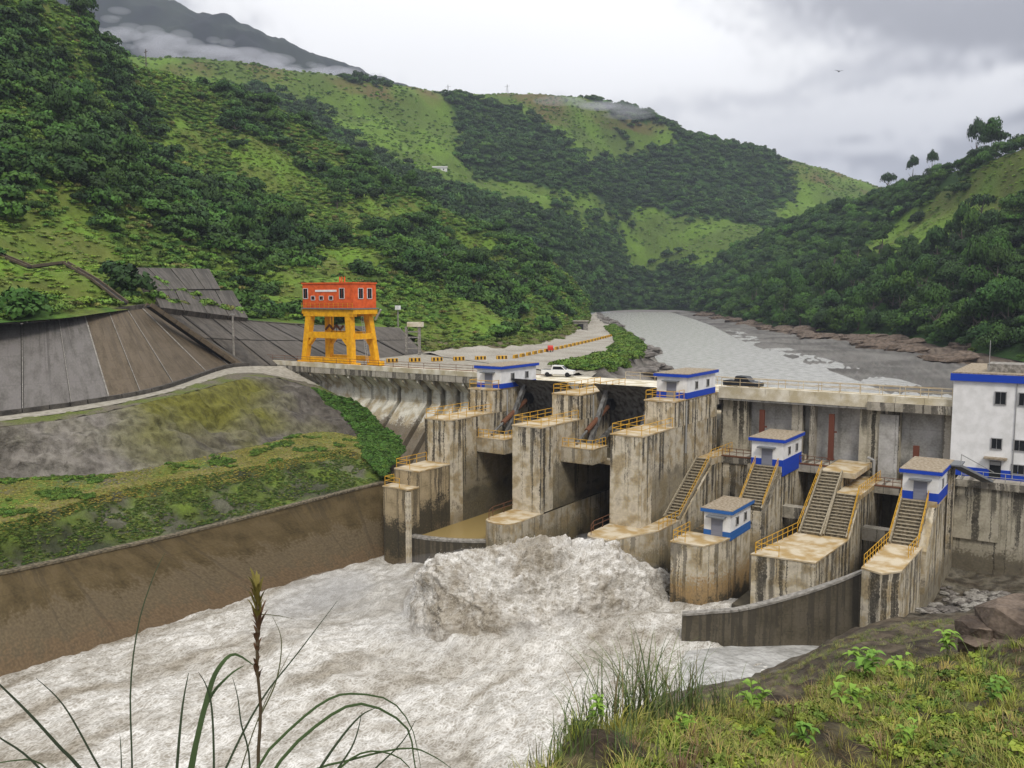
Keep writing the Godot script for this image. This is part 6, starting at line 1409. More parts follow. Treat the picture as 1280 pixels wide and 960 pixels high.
# ------------------------------------------------------------------ small things by the road
func rock_mesh(sd: int) -> ArrayMesh:
	var n := FastNoiseLite.new(); n.seed = sd; n.frequency = 0.9; n.fractal_octaves = 3
	var s := SurfaceTool.new(); s.begin(Mesh.PRIMITIVE_TRIANGLES); s.set_smooth_group(-1)
	var a := 12; var b := 8
	var f := func(i: int, j: int) -> Vector3:
		var th := PI * j / b; var ph := TAU * (i % a) / a
		var d := Vector3(sin(th) * cos(ph), cos(th), sin(th) * sin(ph))
		var r := 1.0 + 0.55 * n.get_noise_3dv(d * 1.3) 
		d = d * r
		return Vector3(snappedf(d.x, 0.22) * 0.4 + d.x * 0.6, (snappedf(d.y, 0.3) * 0.5 + d.y * 0.5) * 0.65, d.z)
	for j in b:
		for i in a:
			var p: Vector3 = f.call(i, j); var q: Vector3 = f.call(i + 1, j); var u: Vector3 = f.call(i + 1, j + 1); var v: Vector3 = f.call(i, j + 1)
			if j > 0: tri(s, p, q, u)
			if j < b - 1: tri(s, p, u, v)
	s.generate_normals()
	return s.commit()

func pickup(at: Vector3, turn: float, paint: Material, label: String) -> void:
	var o := thing("pickup_truck", label, "pickup", at, turn)
	var s := st()
	pull_x(s, PackedVector2Array([Vector2(2.5, 0.45), Vector2(2.55, 0.95), Vector2(1.3, 1.1), Vector2(-2.5, 1.1), Vector2(-2.5, 0.45)]), -0.88, 0.88); part("body", s, paint, o)
	s = st()
	pull_x(s, PackedVector2Array([Vector2(1.35, 1.09), Vector2(0.65, 1.72), Vector2(-0.75, 1.76), Vector2(-0.95, 1.09)]), -0.78, 0.78); var cab := part("cab", s, paint, o)
	for x in [-0.79, 0.79]:
		s = st(); quad(s, Vector3(x, 1.15, 1.1), Vector3(x, 1.15, -0.75), Vector3(x, 1.62, -0.65), Vector3(x, 1.62, 0.6)); part("side_window", s, M.glass, cab)
	s = st(); quad(s, Vector3(-0.7, 1.14, 1.32), Vector3(0.7, 1.14, 1.32), Vector3(0.7, 1.66, 0.74), Vector3(-0.7, 1.66, 0.74)); part("windscreen", s, M.glass, cab)
	part("load_bed", boxm(-0.78, 0.78, 1.02, 1.12, -2.4, -1.05), M.dark, o)
	for q in [[-0.82, 1.6], [0.82, 1.6], [-0.82, -1.55], [0.82, -1.55]]:
		s = st(); bar(s, Vector3(q[0] - 0.12, 0.37, q[1]), Vector3(q[0] + 0.12, 0.37, q[1]), 0.37, -1, 14); part("wheel", s, M.tyre, o)

func small_things(G: Dictionary) -> void:
	# striped barrier blocks along the road
	var line := row_points(BARRIER)
	var bm := st()
	pull_x(bm, PackedVector2Array([Vector2(0.3, 0), Vector2(0.18, 0.75), Vector2(-0.18, 0.75), Vector2(-0.3, 0)]), -1.1, 1.1)
	var block := mesh_of(bm)
	var sm := st()
	for k in 3: pull_x(sm, PackedVector2Array([Vector2(0.31, 0.1), Vector2(0.205, 0.68), Vector2(-0.205, 0.68), Vector2(-0.31, 0.1)]), -0.85 + k * 0.75, -0.5 + k * 0.75)
	var stripe := mesh_of(sm)
	var total := 0.0
	for k in line.size() - 1: total += line[k].distance_to(line[k + 1])
	var n := int(total / 4.4)
	for i in n:
		var left := total * i / n
		var k := 0
		while k < line.size() - 2 and left > line[k].distance_to(line[k + 1]):
			left -= line[k].distance_to(line[k + 1]); k += 1
		var p := line[k].lerp(line[k + 1], left / line[k].distance_to(line[k + 1]))
		var d := line[k + 1] - line[k]
		var o := thing("barrier_block", "yellow and black striped concrete barrier block lining the riverside road", "barrier", Vector3(p.x, 18.95, p.z), atan2(-d.z, d.x), "striped barrier blocks along the road")
		put("block", block, M.yellow, o)
		put("stripes", stripe, M.hazard, o)
	pickup(Vector3(-70.6, 18.95, -116.2), 1.9, M.car_white, "white pickup truck parked on the deck behind the left spillway gate house")
	pickup(Vector3(-40.4, 18.95, -114.0), 1.45, M.car_black, "black pickup truck on the deck road behind the right dam railing")
	var c := thing("red_cart", "small red three wheeled cart on the riverside road", "cart", Vector3(-104.3, 19.0, -168.2), 0.6)
	var s := st(); pull_x(s, PackedVector2Array([Vector2(0.9, 0.4), Vector2(0.8, 1.1), Vector2(0.1, 1.5), Vector2(-1.0, 1.2), Vector2(-1.0, 0.4)]), -0.6, 0.6); part("body", s, M.car_red, c)
	part("seat", boxm(-0.4, 0.4, 1.0, 1.25, -0.3, 0.3), M.white_paint, c)
	for q in [[0.0, 0.8], [-0.6, -0.7], [0.6, -0.7]]:
		s = st(); bar(s, Vector3(q[0] - 0.08, 0.3, q[1]), Vector3(q[0] + 0.08, 0.3, q[1]), 0.3, -1, 10); part("wheel", s, M.tyre, c)
	# poles, shed, frame
	var o := thing("lamp_pole", "grey concrete pole at the left end of the dam", "pole", Vector3(-129.9, 18.9, -102.0))
	s = st(); bar(s, Vector3.ZERO, Vector3(0, 9.2, 0), 0.24, 0.16, 8); part("shaft", s, M.lime, o)
	part("cap", boxm(-0.25, 0.25, 9.2, 9.35, -0.25, 0.25), M.galvanised, o)
	o = thing("utility_pole", "lone dark utility pole on the ridge of the left hill", "pole", Vector3(-351.1, ground_y(G.nl, -351.1, -234.4) - 0.5, -234.4))
	s = st(); bar(s, Vector3.ZERO, Vector3(0, 11.5, 0), 0.3, 0.2, 6); part("shaft", s, M.bark, o)
	part("crossarm", boxm(-1.1, 1.1, 10.2, 10.45, -0.12, 0.12), M.bark, o)
	for k in 2:
		var at := [Vector3(-582.7, 235, -736.5), Vector3(-564.3, 248, -817.8)][k] as Vector3
		o = thing("power_pylon", "faint steel pylon on the far green ridge, the %s one" % ["left", "right"][k], "pylon", Vector3(at.x, ground_y(G.mh, at.x, at.z) - 0.5, at.z), 0.0, "pylons on the far ridge")
		s = st()
		for q in [[-1, -1], [1, -1], [1, 1], [-1, 1]]: bar(s, Vector3(q[0] * 1.6, 0, q[1] * 1.6), Vector3(0, 14, 0), 0.14, 0.1, 4)
		part("mast", s, M.steel, o)
		s = st(); bar(s, Vector3(-3.5, 11.5, 0), Vector3(3.5, 11.5, 0), 0.12, -1, 4); part("crossarm", s, M.steel, o)
	o = thing("ladder_tower", "small pale concrete ladder frame against the dark slabs right of the crane", "tower", Vector3(-124.1, 18.95, -144.3), 0.3)
	for x in [-1.6, 1.4]: part("post", boxm(x - 0.25, x + 0.25, 0, 6.0, -0.25, 0.25), M.lime, o)
	part("cap", boxm(-1.2, 2.2, 6.002, 7.0, -0.6, 0.6), M.deck, o)
	for k in 4: part("rung", boxm(-1.34, 1.14, 1.2 + k * 1.2, 1.45 + k * 1.2, -0.15, 0.15), M.lime, o)
	o = thing("concrete_shed", "little grey flat roofed concrete shed where the road meets the river", "shed", Vector3(-164.2, 18.8, -286.3), 0.5)
	part("wall", boxm(-2.6, 2.6, 0, 3.6, -2.2, 2.2), M.lime, o)
	part("roof", boxm(-3.0, 3.0, 3.602, 4.0, -2.6, 2.6), M.path, o)
	part("painted_dark_opening", boxm(-1.4, 1.0, 0, 2.8, 2.2, 2.24), M.dark, o)  # flat dark sheet, its colour stands in for the shade inside a doorway
	o = thing("gauge_post", "small white instrument post on grass right of the crane", "post", Vector3(-140.6, ground_y(G.nl, -140.6, -158.0) - 0.3, -158.0))
	part("post", boxm(-0.12, 0.12, 0, 4.6, -0.12, 0.12), M.lime, o)
	part("box", boxm(-0.55, 0.55, 4.602, 5.6, -0.4, 0.4), M.white_paint, o)
	o = thing("hill_house", "tiny white long house on the far green hillside", "house", Vector3(-443.0, ground_y(G.mh, -443.0, -549.2) + 1.0, -549.2), 0.6)
	part("wall", boxm(-5.5, 5.5, 0, 3.0, -2.4, 2.4), M.white_paint, o)
	s = st(); pull_x(s, PackedVector2Array([Vector2(2.9, 2.9), Vector2(0, 4.4), Vector2(-2.9, 2.9)]), -6.0, 6.0); part("roof", s, M.galvanised, o)
	for x in [-3.0, 0.0, 3.0]: part("window", boxm(x - 0.5, x + 0.5, 1.0, 2.1, 2.4, 2.45), M.glass, o)
	# a bird
	o = thing("bird", "dark bird gliding in the grey sky above the right hill", "bird", Vector3(-58, 85.5, -225), 0.7)
	s = st()
	bar(s, Vector3(0, 0, -0.45), Vector3(0, 0, 0.1), 0.06, 0.13, 8); bar(s, Vector3(0, 0, 0.1), Vector3(0, 0.04, 0.5), 0.13, 0.03, 8)
	part("body", s, M.dark, o)
	for e in [-1, 1]:
		s = st()
		for k in 3:
			var a := Vector3(e * (0.08 + k * 0.34), 0.03 + 0.12 * k, 0); var b := Vector3(e * (0.08 + (k + 1) * 0.34), 0.03 + 0.12 * (k + 1) - (0.1 if k == 2 else 0.0), -0.08 * k)
			beam(s, a, b, 0.34 - 0.09 * k, 0.03, 0.25 - 0.09 * k, 0.02, Vector3(0, 0, 1))
		part("wing", s, M.dark, o)
	# boulders on the river banks
	rng.seed = 501
	var rm := [rock_mesh(1), rock_mesh(2), rock_mesh(3)]
	for k in 70:
		var left := k < 26
		var p: Vector3 = spot(G.up.road, rng.randf_range(0.2, 0.95), rng.randf_range(0.02, 0.24)) if left else spot(G.up.bar, rng.randf_range(0.05, 0.9), rng.randf_range(0.45, 0.72))
		var b := thing("boulder", "grey boulder on the rocky outcrop left of the river" if left else "brown rock ledge at the foot of the right forest by the river", "rock", p, rng.randf() * TAU, "boulders left of the river" if left else "rocks under the right forest")
		var m := put("stone", rm[k % 3], M.rock if left else M.brown_rock, b)
		var r := rng.randf_range(1.2, 3.4) * (1.0 if left else 1.5)
		m.scale = Vector3(r * rng.randf_range(1.0, 1.9), r * 0.7, r)
	# rubble in the pit at the right
	rng.seed = 8
	for k in 120:
		var a := rng.randf(); var d := rng.randf()
		var p := Vector3(lerpf(-13.0, -6.5, a) - d * 0.6, 2.3, lerpf(-84.0, -100.0, d))
		var gp := ground_y(G.front, p.x, p.z)
		var b := thing("rubble_stone", "pale broken stone in the rubble heap beside the rightmost intake pier", "stone", Vector3(p.x, gp + 0.12, p.z), rng.randf() * TAU, "stones of the rubble heap")
		var m := put("stone", rm[k % 3], M.lime if k % 2 else M.rock, b)
		var r := rng.randf_range(0.2, 0.55)
		m.scale = Vector3(r * 1.4, r * 0.8, r)
	# great dark rocks at the right of the foreground
	for e in [[Vector3(-0.6, 20.3, -31.5), 2.6, 1.9, 2.2, "large dark overhanging rock at the right edge of the foreground"], [Vector3(-2.9, 20.2, -31.0), 0.8, 0.9, 0.9, "black wet rock just left of the large overhanging rock"]]:
		var b := thing("dark_rock", e[4], "rock", e[0], 0.4)
		var m := put("stone", rm[0], M.brown_rock, b)
		m.scale = Vector3(e[1], e[2], e[3])

func ground_y(g: Array, x: float, z: float) -> float:
	var best := 1e9; var y := 2.0
	for j in g.size():
		for i in g[j].size():
			var p: Vector3 = g[j][i]
			var d := (p.x - x) * (p.x - x) + (p.z - z) * (p.z - z)
			if d < best: best = d; y = p.y
	return y

# ------------------------------------------------------------------ vegetation
func tree_thing(called: String, label: String, group: String, at: Vector3, h: float, r: float, m: Mesh, tint: Color, trunk_share := 0.45) -> void:
	var o := thing(called, label, "tree", at, rng.randf() * TAU, group)
	var s := st()
	var top := Vector3(rng.randfn() * 0.04 * h, h * (trunk_share + 0.25), rng.randfn() * 0.04 * h)
	bar(s, Vector3(0, -0.6, 0), Vector3(0, h * trunk_share * 0.6, 0).lerp(top, 0.3), h * 0.022 + 0.08, h * 0.016 + 0.05, 7)
	bar(s, Vector3(0, h * trunk_share * 0.6, 0).lerp(top, 0.3), top, h * 0.016 + 0.05, 0.06, 6)
	for k in 4:
		var a := TAU * k / 4.0 + rng.randf()
		var b0 := Vector3(0, h * trunk_share * rng.randf_range(0.7, 1.0), 0)
		bar(s, b0, b0 + Vector3(cos(a) * r * 0.6, h * 0.2, sin(a) * r * 0.6), h * 0.009 + 0.04, 0.03, 5)
	part("trunk", s, M.bark, o)
	var c := put("crown", m, leaf_tint(tint), o)
	c.position = Vector3(0, h * trunk_share, 0)
	c.scale = Vector3(r, h * (1.0 - trunk_share) / 0.95, r)

var tints := {}
func leaf_tint(c: Color) -> Material:
	var key := Vector3i(int(c.r * 80), int(c.g * 60), int(c.b * 100))
	if not tints.has(key):
		var m: StandardMaterial3D = M.leaf.duplicate()
		m.albedo_color = lin(c.r, c.g, c.b)
		tints[key] = m
	return tints[key]

func forests(G: Dictionary) -> void:
	var nl_grass := polys(NL_GRASS); var mh_forest := polys(MH_FOREST); var rh_grass := polys(RH_GRASS)
	var round_c := [crown(1, 420, 0.17, 1.05), crown(2, 420, 0.16, 0.9, 11), crown(3, 420, 0.18, 1.15, 8)]
	var bush_c := [crown(4, 230, 0.22, 0.75, 7), crown(5, 230, 0.2, 0.65, 8), crown(6, 230, 0.24, 0.8, 6)]
	var big_c := [crown(7, 1500, 0.105, 0.95, 14), crown(8, 1500, 0.1, 0.8, 16), crown(9, 1500, 0.11, 1.05, 12)]
	var umbrella := [crown(10, 700, 0.13, 0.55, 9, 0.75), crown(11, 700, 0.13, 0.5, 10, 0.8)]
	rng.seed = 100
	# near left hill
	var trees := []; var shrubs := []; var grass := []
	for p in scatter(G.nl, 26000, 0.025, 0.84, 0.02, 1.0, 0.35):
		var in_grass := inside(nl_grass, p + Vector3(rng.randfn() * 4.0, 0, rng.randfn() * 4.0), 8.0)
		var d: float = noise.get_noise_2d(p.x * 1.6, p.z * 1.6)
		if in_grass:
			grass.append([pose(p + Vector3(0, -0.3, 0), rng.randf_range(0.4, 1.2), 0.6), tinted(blend(OLIVE, GRASS, rng.randf()) * 1.55, 0.14)])
			continue
		if d > 0.01 and rng.randf() < 0.4:
			var r := lerpf(1.3, 5.4, pow(rng.randf(), 1.8))
			trees.append([pose(p + Vector3(0, -r * 0.35, 0), r, rng.randf_range(0.8, 1.15)), tinted(blend(DARK_TREE, MID_TREE, rng.randf() * 1.3), 0.22)])
		else:
			var r := rng.randf_range(0.8, 2.0)
			shrubs.append([pose(p + Vector3(0, -r * 0.2, 0), r, rng.randf_range(0.7, 1.1)), tinted(blend(SHRUB, LIME_SHRUB if rng.randf() < 0.8 else DRY, rng.randf() * 1.1 - 0.15) * 1.2, 0.25)])
	cover("hillside_trees", "thick cover of dark and mid green trees on the left hillside", "trees", round_c, trees)
	cover("hillside_shrubs", "yellow green shrubs between the trees of the left hillside", "shrubs", bush_c, shrubs)
	cover("hillside_grass", "coarse grass tussocks on the terraces above the lined slope", "grass", bush_c, grass)
	# middle hill
	trees = []; shrubs = []
	for p in scatter(G.mh, 26000, 0.0, 0.84, 0.0, 1.0, 0.3):
		var f := inside(mh_forest, p + Vector3(rng.randfn() * 7.0, 0, rng.randfn() * 7.0), 13.0)
		if f:
			var r := lerpf(2.0, 7.5, pow(rng.randf(), 1.8))
			trees.append([pose(p + Vector3(0, -r * 0.35, 0), r, rng.randf_range(0.8, 1.2)), tinted(blend(DARK_TREE, MID_TREE, rng.randf() * 0.9 - 0.1), 0.28)])
		elif rng.randf() < 0.55 + 0.9 * noise.get_noise_2d(p.x * 1.2, p.z * 1.2):
			var r := rng.randf_range(0.8, 2.4)
			shrubs.append([pose(p + Vector3(0, -r * 0.3, 0), r, rng.randf_range(0.7, 1.1)), tinted(blend(SHRUB, GRASS * 1.6, rng.randf() * 1.3 - 0.2), 0.2)])
	cover("far_forest", "dark forest patches on the hill beyond the river bend", "forest", round_c, trees)
	cover("far_shrubs", "scattered shrubs on the bright green far hill", "shrubs", bush_c, shrubs)
	# right hill
	trees = []; shrubs = []; grass = []
	var singles := []
	for p in scatter(G.rh, 5200, 0.0, 0.84, 0.0, 1.0, 0.3):
		if inside(rh_grass, p + Vector3(rng.randfn() * 4.0, 0, rng.randfn() * 4.0), 6.0):
			if rng.randf() < 0.8: grass.append([pose(p + Vector3(0, -0.3, 0), rng.randf_range(0.7, 1.8), 0.6), tinted(blend(LIME_SHRUB, GRASS, rng.randf()) * 1.5, 0.15)])
			continue
		var dist := Vector2(p.x, p.z).length()
		if dist < 520.0 and singles.size() < 150 and rng.randf() < 0.16:
			singles.append(p)
		elif rng.randf() < 0.5:
			var r := rng.randf_range(2.6, 6.2)
			trees.append([pose(p + Vector3(0, -r * 0.1, 0), r, rng.randf_range(0.8, 1.5)), tinted(blend(DARK_TREE, MID_TREE, rng.randf() * 1.6 - 0.25), 0.25)])
		else:
			var r := rng.randf_range(1.2, 2.6)
			shrubs.append([pose(p + Vector3(0, -r * 0.2, 0), r, 0.9), tinted(blend(MID_TREE, LIME_SHRUB, rng.randf()) * 1.2, 0.22)])
	cover("right_forest", "dense dark forest covering the right hillside above the river", "forest", big_c, trees)
	cover("right_shrubs", "light green undergrowth between the trees of the right hillside", "shrubs", bush_c, shrubs)
	cover("right_grass", "bright grass tussocks on the open slope of the right hill", "grass", bush_c, grass)
	for p in singles:
		tree_thing("forest_tree", "broadleaf forest tree rising above the canopy on the right hillside", "trees rising above the right forest", p, rng.randf_range(9.0, 17.0), rng.randf_range(3.6, 6.0), big_c[rng.randi() % 3], tinted(blend(DARK_TREE, MID_TREE, rng.randf()), 0.15), rng.randf_range(0.3, 0.45))
	# trees that stand against the sky or alone
	var sky_trees := [
		[Vector3(-63.4, 92.0, -521.5), 17.0, 6.0, "tallest layered tree on the skyline of the right hill"],
		[Vector3(-93.3, 97.0, -577.5), 14.0, 4.4, "round headed lone tree on the skyline of the right hill"],
		[Vector3(-108.2, 97.0, -600.3), 14.0, 4.8, "flat topped thin tree left of the round headed skyline tree"],
		[Vector3(-127.6, 96.0, -627.2), 14.0, 6.0, "broad flat topped tree at the left end of the right skyline"],
		[Vector3(-52.5, 95.0, -502.3), 13.0, 6.5, "spreading tree on the skyline right of the tallest tree"],
		[Vector3(-49.9, 59.0, -431.6), 12.0, 6.6, "dark spreading tree alone in the bright grass of the right hill"],
		[Vector3(-40.5, 105.0, -490.0), 12.0, 7.0, "wide skyline tree at the right edge of the picture"],
		[Vector3(-306.9, 126.0, -162.9), 9.0, 5.0, "dark tree on the top left skyline of the left hill"]]
	for e in sky_trees:
		tree_thing("skyline_tree", e[3], "", Vector3(e[0].x, ground_y(G.rh if e[0].x > -200.0 else G.nl, e[0].x, e[0].z) - 0.5, e[0].z), e[1] * 1.45, e[2] * 0.9, (umbrella[1] if e[2] > 5.5 else big_c[rng.randi() % 3]) if e[1] < 15.0 else big_c[1], DARK_TREE * 0.9, 0.5 if e[1] < 15 else 0.35)
	# larger single trees on the left hill
	rng.seed = 321
	var count := 0
	for p in scatter(G.nl, 900, 0.08, 0.8, 0.15, 1.0, 0.3):
		if count >= 60: break
		if inside(nl_grass, p, 8.0) or noise.get_noise_2d(p.x * 1.6, p.z * 1.6) < 0.02: continue
		count += 1
		tree_thing("hill_tree", "larger rounded tree standing out of the left hillside scrub", "larger trees of the left hillside", p, rng.randf_range(6.0, 9.0), rng.randf_range(3.2, 5.2), big_c[rng.randi() % 3], tinted(blend(DARK_TREE, MID_TREE, rng.randf()), 0.15), 0.22)
	# banks near the dam
	rng.seed = 9
	trees = []
	for p in scatter(G.left.slope, 15000, 0.04, 1.0, 0.0, 1.0, 0.5):
		if noise.get_noise_3d(p.x * 30, p.y * 30, p.z * 30) < -0.16: continue
		trees.append([pose(p + Vector3(0, -0.06, 0), rng.randf_range(0.08, 0.26), 0.8), tinted(blend(MID_TREE * 0.8, OLIVE * 1.2, rng.randf()), 0.35)])
	for p in scatter(G.left.slope, 2500, 0.75, 1.0, 0.0, 1.0, 0.5):
		trees.append([pose(p, rng.randf_range(0.08, 0.2), 0.8), tinted(Color(0.3, 0.26, 0.06), 0.2)])
	for p in scatter(G.left.bench, 11000, 0.0, 1.0, 0.1, 1.0, 0.5):
		var k := noise.get_noise_2d(p.x * 14, p.z * 14)
		if k > 0.24: trees.append([pose(p + Vector3(0, -0.1, 0), rng.randf_range(0.2, 0.5), 0.9), tinted(blend(MID_TREE, LIME_SHRUB, rng.randf()), 0.25)])
		else: trees.append([pose(p + Vector3(0, -0.06, 0), rng.randf_range(0.08, 0.22), 0.7), tinted(blend(OLIVE, Color(0.22, 0.19, 0.05), rng.randf()) * 1.7, 0.2)])
	for p in scatter(G.left.rocky, 2200, 0.0, 1.0, 0.9, 1.0, 0.5):
		trees.append([pose(p + Vector3(0, -0.15, 0), rng.randf_range(0.25, 0.65), 0.9), tinted(blend(MID_TREE, SHRUB, rng.randf()), 0.3)])
	for p in scatter(G.left.bench, 1200, 0.0, 1.0, 0.9, 1.0, 0.5):
		trees.append([pose(p + Vector3(0, -0.2, 0), rng.randf_range(0.25, 0.7), 0.9), tinted(blend(MID_TREE, SHRUB, rng.randf()), 0.25)])
	cover("bank_plants", "low weeds, moss and creepers covering the left bank above the brown wall", "weeds", bush_c, trees)
	trees = []
	for p in scatter(G.up.road, 1500, 0.26, 0.40, 0.35, 0.93, 0.4):
		trees.append([pose(p + Vector3(0, -0.2, 0), rng.randf_range(0.7, 1.5), 0.9), tinted(blend(SHRUB, LIME_SHRUB, rng.randf()), 0.2)])
	for p in scatter(G.up.road, 700, 0.68, 1.0, 0.0, 1.0, 0.4):
		trees.append([pose(p + Vector3(0, -0.2, 0), rng.randf_range(0.4, 1.4), 0.8), tinted(blend(OLIVE, LIME_SHRUB, rng.randf()), 0.2)])
	for p in scatter(G.up.bar, 500, 0.72, 1.0, 0.0, 1.0, 0.4):
		trees.append([pose(p + Vector3(0, -0.4, 0), rng.randf_range(1.2, 3.0), 0.9), tinted(blend(DARK_TREE, SHRUB, rng.randf()), 0.2)])
	cover("roadside_hedge", "bushy green hedge between the riverside road and the rocks", "hedge", bush_c, trees)

func front() -> Array:
	var g := loft(FRONT, 130, 110)
	rough(g, 0.7, 0.12, 0.0, 0.3)
	rough(g, 0.22, 0.7, 0.0, 0.3)
	var paint := func(p: Vector3, _s: float, t: float) -> Color:
		var k := fine.get_noise_2d(p.x * 14, p.z * 14)
		var soil := blend(Color(0.055, 0.043, 0.03), Color(0.15, 0.12, 0.082), 0.5 + k * 1.8)
		if t < 0.6: return blend(soil, Color(0.10, 0.10, 0.03), 0.35 + k * 1.5)
		if t > 0.83: return blend(Color(0.10, 0.082, 0.055), Color(0.22, 0.20, 0.16), 0.4 + k * 1.6)
		return soil
	ground("front_slope", grid_mesh(g, paint), M.crag)
	return g

func broad_leaf(s: SurfaceTool, at: Vector3, dir: Vector3, l: float, w: float, droop: float, tint: Color) -> void:
	var side := dir.cross(Vector3.UP).normalized()
	var prof := [0.05, 0.75, 1.0, 0.8, 0.45, 0.0]
	var last := []
	s.set_color(tint)
	for k in 6:
		var t := k / 5.0
		var c := at + dir * l * t + Vector3(0, 0.12 * l * sin(PI * t) - droop * l * t * t, 0)
		var e: Vector3 = side * w * 0.5 * prof[k]
		var up := Vector3(0, absf(prof[k]) * w * 0.14, 0)
		if k > 0:
			for q in [last[0], last[1], c, last[0], c, c - e + up]: s.add_vertex(q)
			for q in [last[1], last[2], c + e + up, last[1], c + e + up, c]: s.add_vertex(q)
		last = [c - e + up, c, c + e + up]

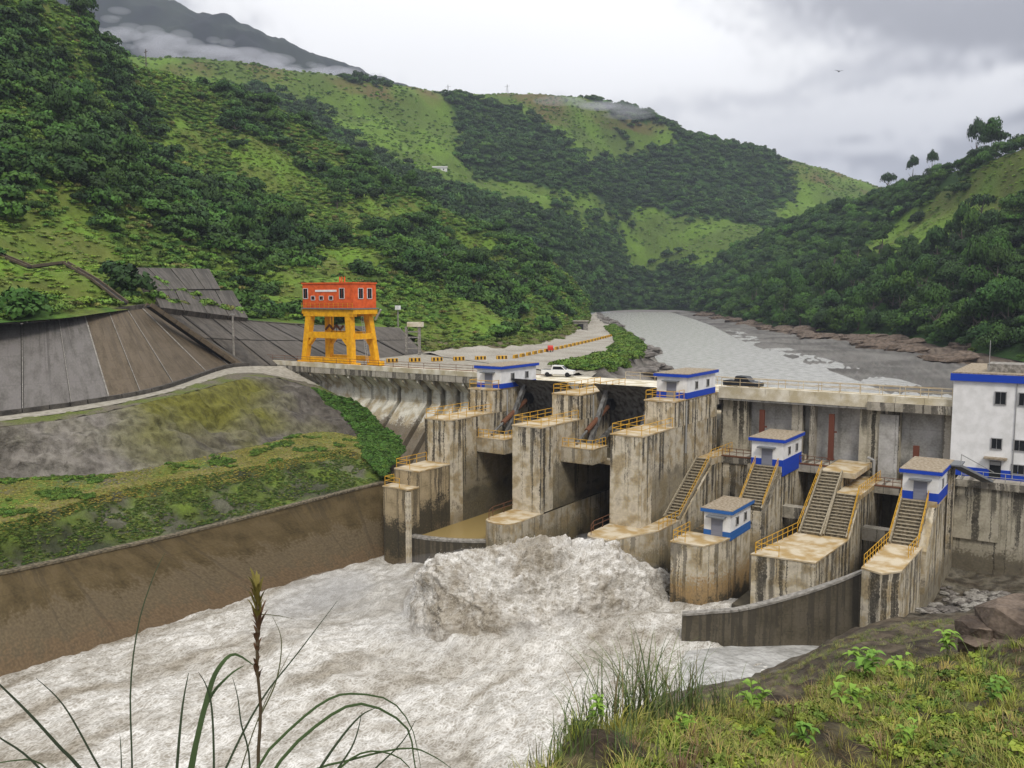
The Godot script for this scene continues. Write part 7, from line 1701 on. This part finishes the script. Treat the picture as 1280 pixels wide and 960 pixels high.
func foreground(g: Array) -> void:
	rng.seed = 42
	var tufts := [tuft(21, 26, 0.035, 0.55), tuft(22, 30, 0.03, 0.75), tuft(23, 22, 0.04, 0.4)]
	var leafy := [crown(24, 150, 0.26, 0.6, 6), crown(25, 150, 0.3, 0.5, 7)]
	var blades := []; var weeds := []
	for p in scatter(g, 6500, 0.16, 0.6, 0.18, 1.0, 0.75):
		var k: float = noise.get_noise_2d(p.x * 20, p.z * 20)
		if k < -0.12 and rng.randf() < 0.7: continue
		var c := blend(Color(0.21, 0.26, 0.04), Color(0.36, 0.31, 0.10), rng.randf() * 1.2 - 0.1 + k)
		if rng.randf() < 0.2: c = Color(0.24, 0.17, 0.095)
		blades.append([pose(p + Vector3(0, -0.05, 0), lerpf(0.18, 0.62, pow(rng.randf(), 2.0)), rng.randf_range(0.6, 1.3)), tinted(c, 0.25)])
		if rng.randf() < 0.42 + k * 1.5:
			weeds.append([pose(p + Vector3(0, -0.04, 0), rng.randf_range(0.12, 0.42), 0.8), tinted(blend(Color(0.10, 0.17, 0.03), Color(0.28, 0.34, 0.05), rng.randf()), 0.2)])
	for p in scatter(g, 4200, 0.5, 0.78, 0.15, 1.0, 0.5):
		blades.append([pose(p + Vector3(0, -0.05, 0), rng.randf_range(0.12, 0.35), rng.randf_range(0.6, 1.2)), tinted(blend(Color(0.2, 0.17, 0.08), Color(0.16, 0.22, 0.05), rng.randf()), 0.25)])
	cover("front_grass", "yellow green grass and dry blades on the near slope", "grass", tufts, blades)
	cover("front_weeds", "small leafy weeds among the near grass", "weeds", leafy, weeds)
	# broad-leaved plants
	var spots := BROAD
	for k in spots.size():
		var e: Array = spots[k]
		var at := Vector3(e[0], ground_y(g, e[0], e[2]), e[2])
		var o := thing("broadleaf_weed", e[4], "plant", at, 0.0, "broad leaved weeds on the near slope")
		var h: float = e[3]
		for q in 3:
			var lean := Vector3(rng.randfn() * 0.2, 1, rng.randfn() * 0.2).normalized() * h * rng.randf_range(0.7, 1.05)
			var s := st(); bar(s, Vector3(rng.randfn() * 0.05, -0.1, rng.randfn() * 0.05), lean, 0.012, 0.006, 5); part("stem", s, leaf_tint(Color(0.1, 0.13, 0.03)), o)
			for j in 9:
				var t := rng.randf_range(0.4, 1.0)
				var a := rng.randf() * TAU
				var ls := SurfaceTool.new(); ls.begin(Mesh.PRIMITIVE_TRIANGLES); ls.set_smooth_group(0)
				broad_leaf(ls, lean * t, Vector3(cos(a), rng.randf_range(-0.1, 0.35), sin(a)).normalized(), h * rng.randf_range(0.22, 0.36), h * rng.randf_range(0.12, 0.2), rng.randf_range(0.1, 0.5), Color.WHITE * rng.randf_range(0.75, 1.25))
				ls.generate_normals()
				put("leaf", ls.commit(), leaf_tint(Color(0.19, 0.32, 0.045) if k % 3 else Color(0.14, 0.27, 0.04)), o)
	# tall grass clumps with single blades
	for e in CLUMPS:
		var at := Vector3(e[0], ground_y(g, e[0], e[2]) - 0.05, e[2])
		var o := thing("tall_grass", e[5], "grass clump", at, 0.0, "tall grass clumps in the foreground")
		rng.seed = int(absf(e[0] * 100.0)) + 7
		for b in int(e[4]):
			var a := rng.randf() * TAU
			var s := SurfaceTool.new(); s.begin(Mesh.PRIMITIVE_TRIANGLES); s.set_smooth_group(0)
			var c := blend(Color(0.05, 0.085, 0.03), Color(0.15, 0.19, 0.06) if rng.randf() < 0.75 else Color(0.22, 0.17, 0.09), rng.randf())
			blade_strip(s, Vector3(rng.randfn(), 0, rng.randfn()) * 0.16 * e[6], Vector3(cos(a), 0, sin(a)), e[3] * rng.randf_range(0.45, 1.0), rng.randf_range(0.1, 0.75), 0.018 * e[6], Color.WHITE, 9)
			s.generate_normals()
			put("blade", s.commit(), leaf_tint(c), o)
	# the near stalks and arching blades at the bottom left, each traced through its own points
	var o := thing("reed_clump", "dark arching grass blades close to the lens at bottom left", "grass clump", Vector3.ZERO)
	for e in REEDS:
		var pts := row_points(e[1])
		var s := SurfaceTool.new(); s.begin(Mesh.PRIMITIVE_TRIANGLES); s.set_smooth_group(0)
		var n := 16
		var last := []
		for k in n + 1:
			var t := float(k) / n
			var p := along(pts, t); var q := along(pts, minf(1.0, t + 0.02)) - along(pts, maxf(0.0, t - 0.02))
			var side: Vector3 = q.cross(Vector3(0.5, 0.15, 0.85)).normalized() * e[0] * 0.68 * (1.0 - 0.85 * t * t)
			var fold: Vector3 = side.cross(q).normalized() * e[0] * 0.35 * (1.0 - t)
			if k > 0:
				for v in [last[0], last[1], p + fold, last[0], p + fold, p - side]: s.add_vertex(v)
				for v in [last[1], last[2], p + side, last[1], p + side, p + fold]: s.add_vertex(v)
			last = [p - side, p + fold, p + side]
		s.generate_normals()
		put("blade", s.commit(), leaf_tint(Color(e[2], e[3], e[4])), o)
	# the flowering stalk
	var f := thing("flower_stalk", "tall brown stalk with a feathery yellow seed head at bottom left", "plant", Vector3.ZERO)
	var sp := row_points(STALK)
	var s := st()
	for k in 12: bar(s, along(sp, k / 12.0), along(sp, (k + 1) / 12.0), 0.0065 - 0.0002 * k, 0.0063 - 0.0002 * k, 6)
	part("stem", s, leaf_tint(Color(0.10, 0.075, 0.045)), f)
	rng.seed = 5
	for k in 70:
		var t := rng.randf_range(0.5, 1.0)
		var b := along(sp, t)
		var a := rng.randf() * TAU
		var l := 0.035 if t < 0.75 else 0.06
		var ss := SurfaceTool.new(); ss.begin(Mesh.PRIMITIVE_TRIANGLES); ss.set_smooth_group(0)
		broad_leaf(ss, b, Vector3(cos(a) * 0.45, 1.0, sin(a) * 0.45).normalized(), l * rng.randf_range(0.7, 1.5), 0.012, 0.05, Color.WHITE * rng.randf_range(0.7, 1.2))
		ss.generate_normals()
		put("bract", ss.commit(), leaf_tint(Color(0.19, 0.16, 0.04) if t > 0.8 else Color(0.15, 0.085, 0.05)), f)
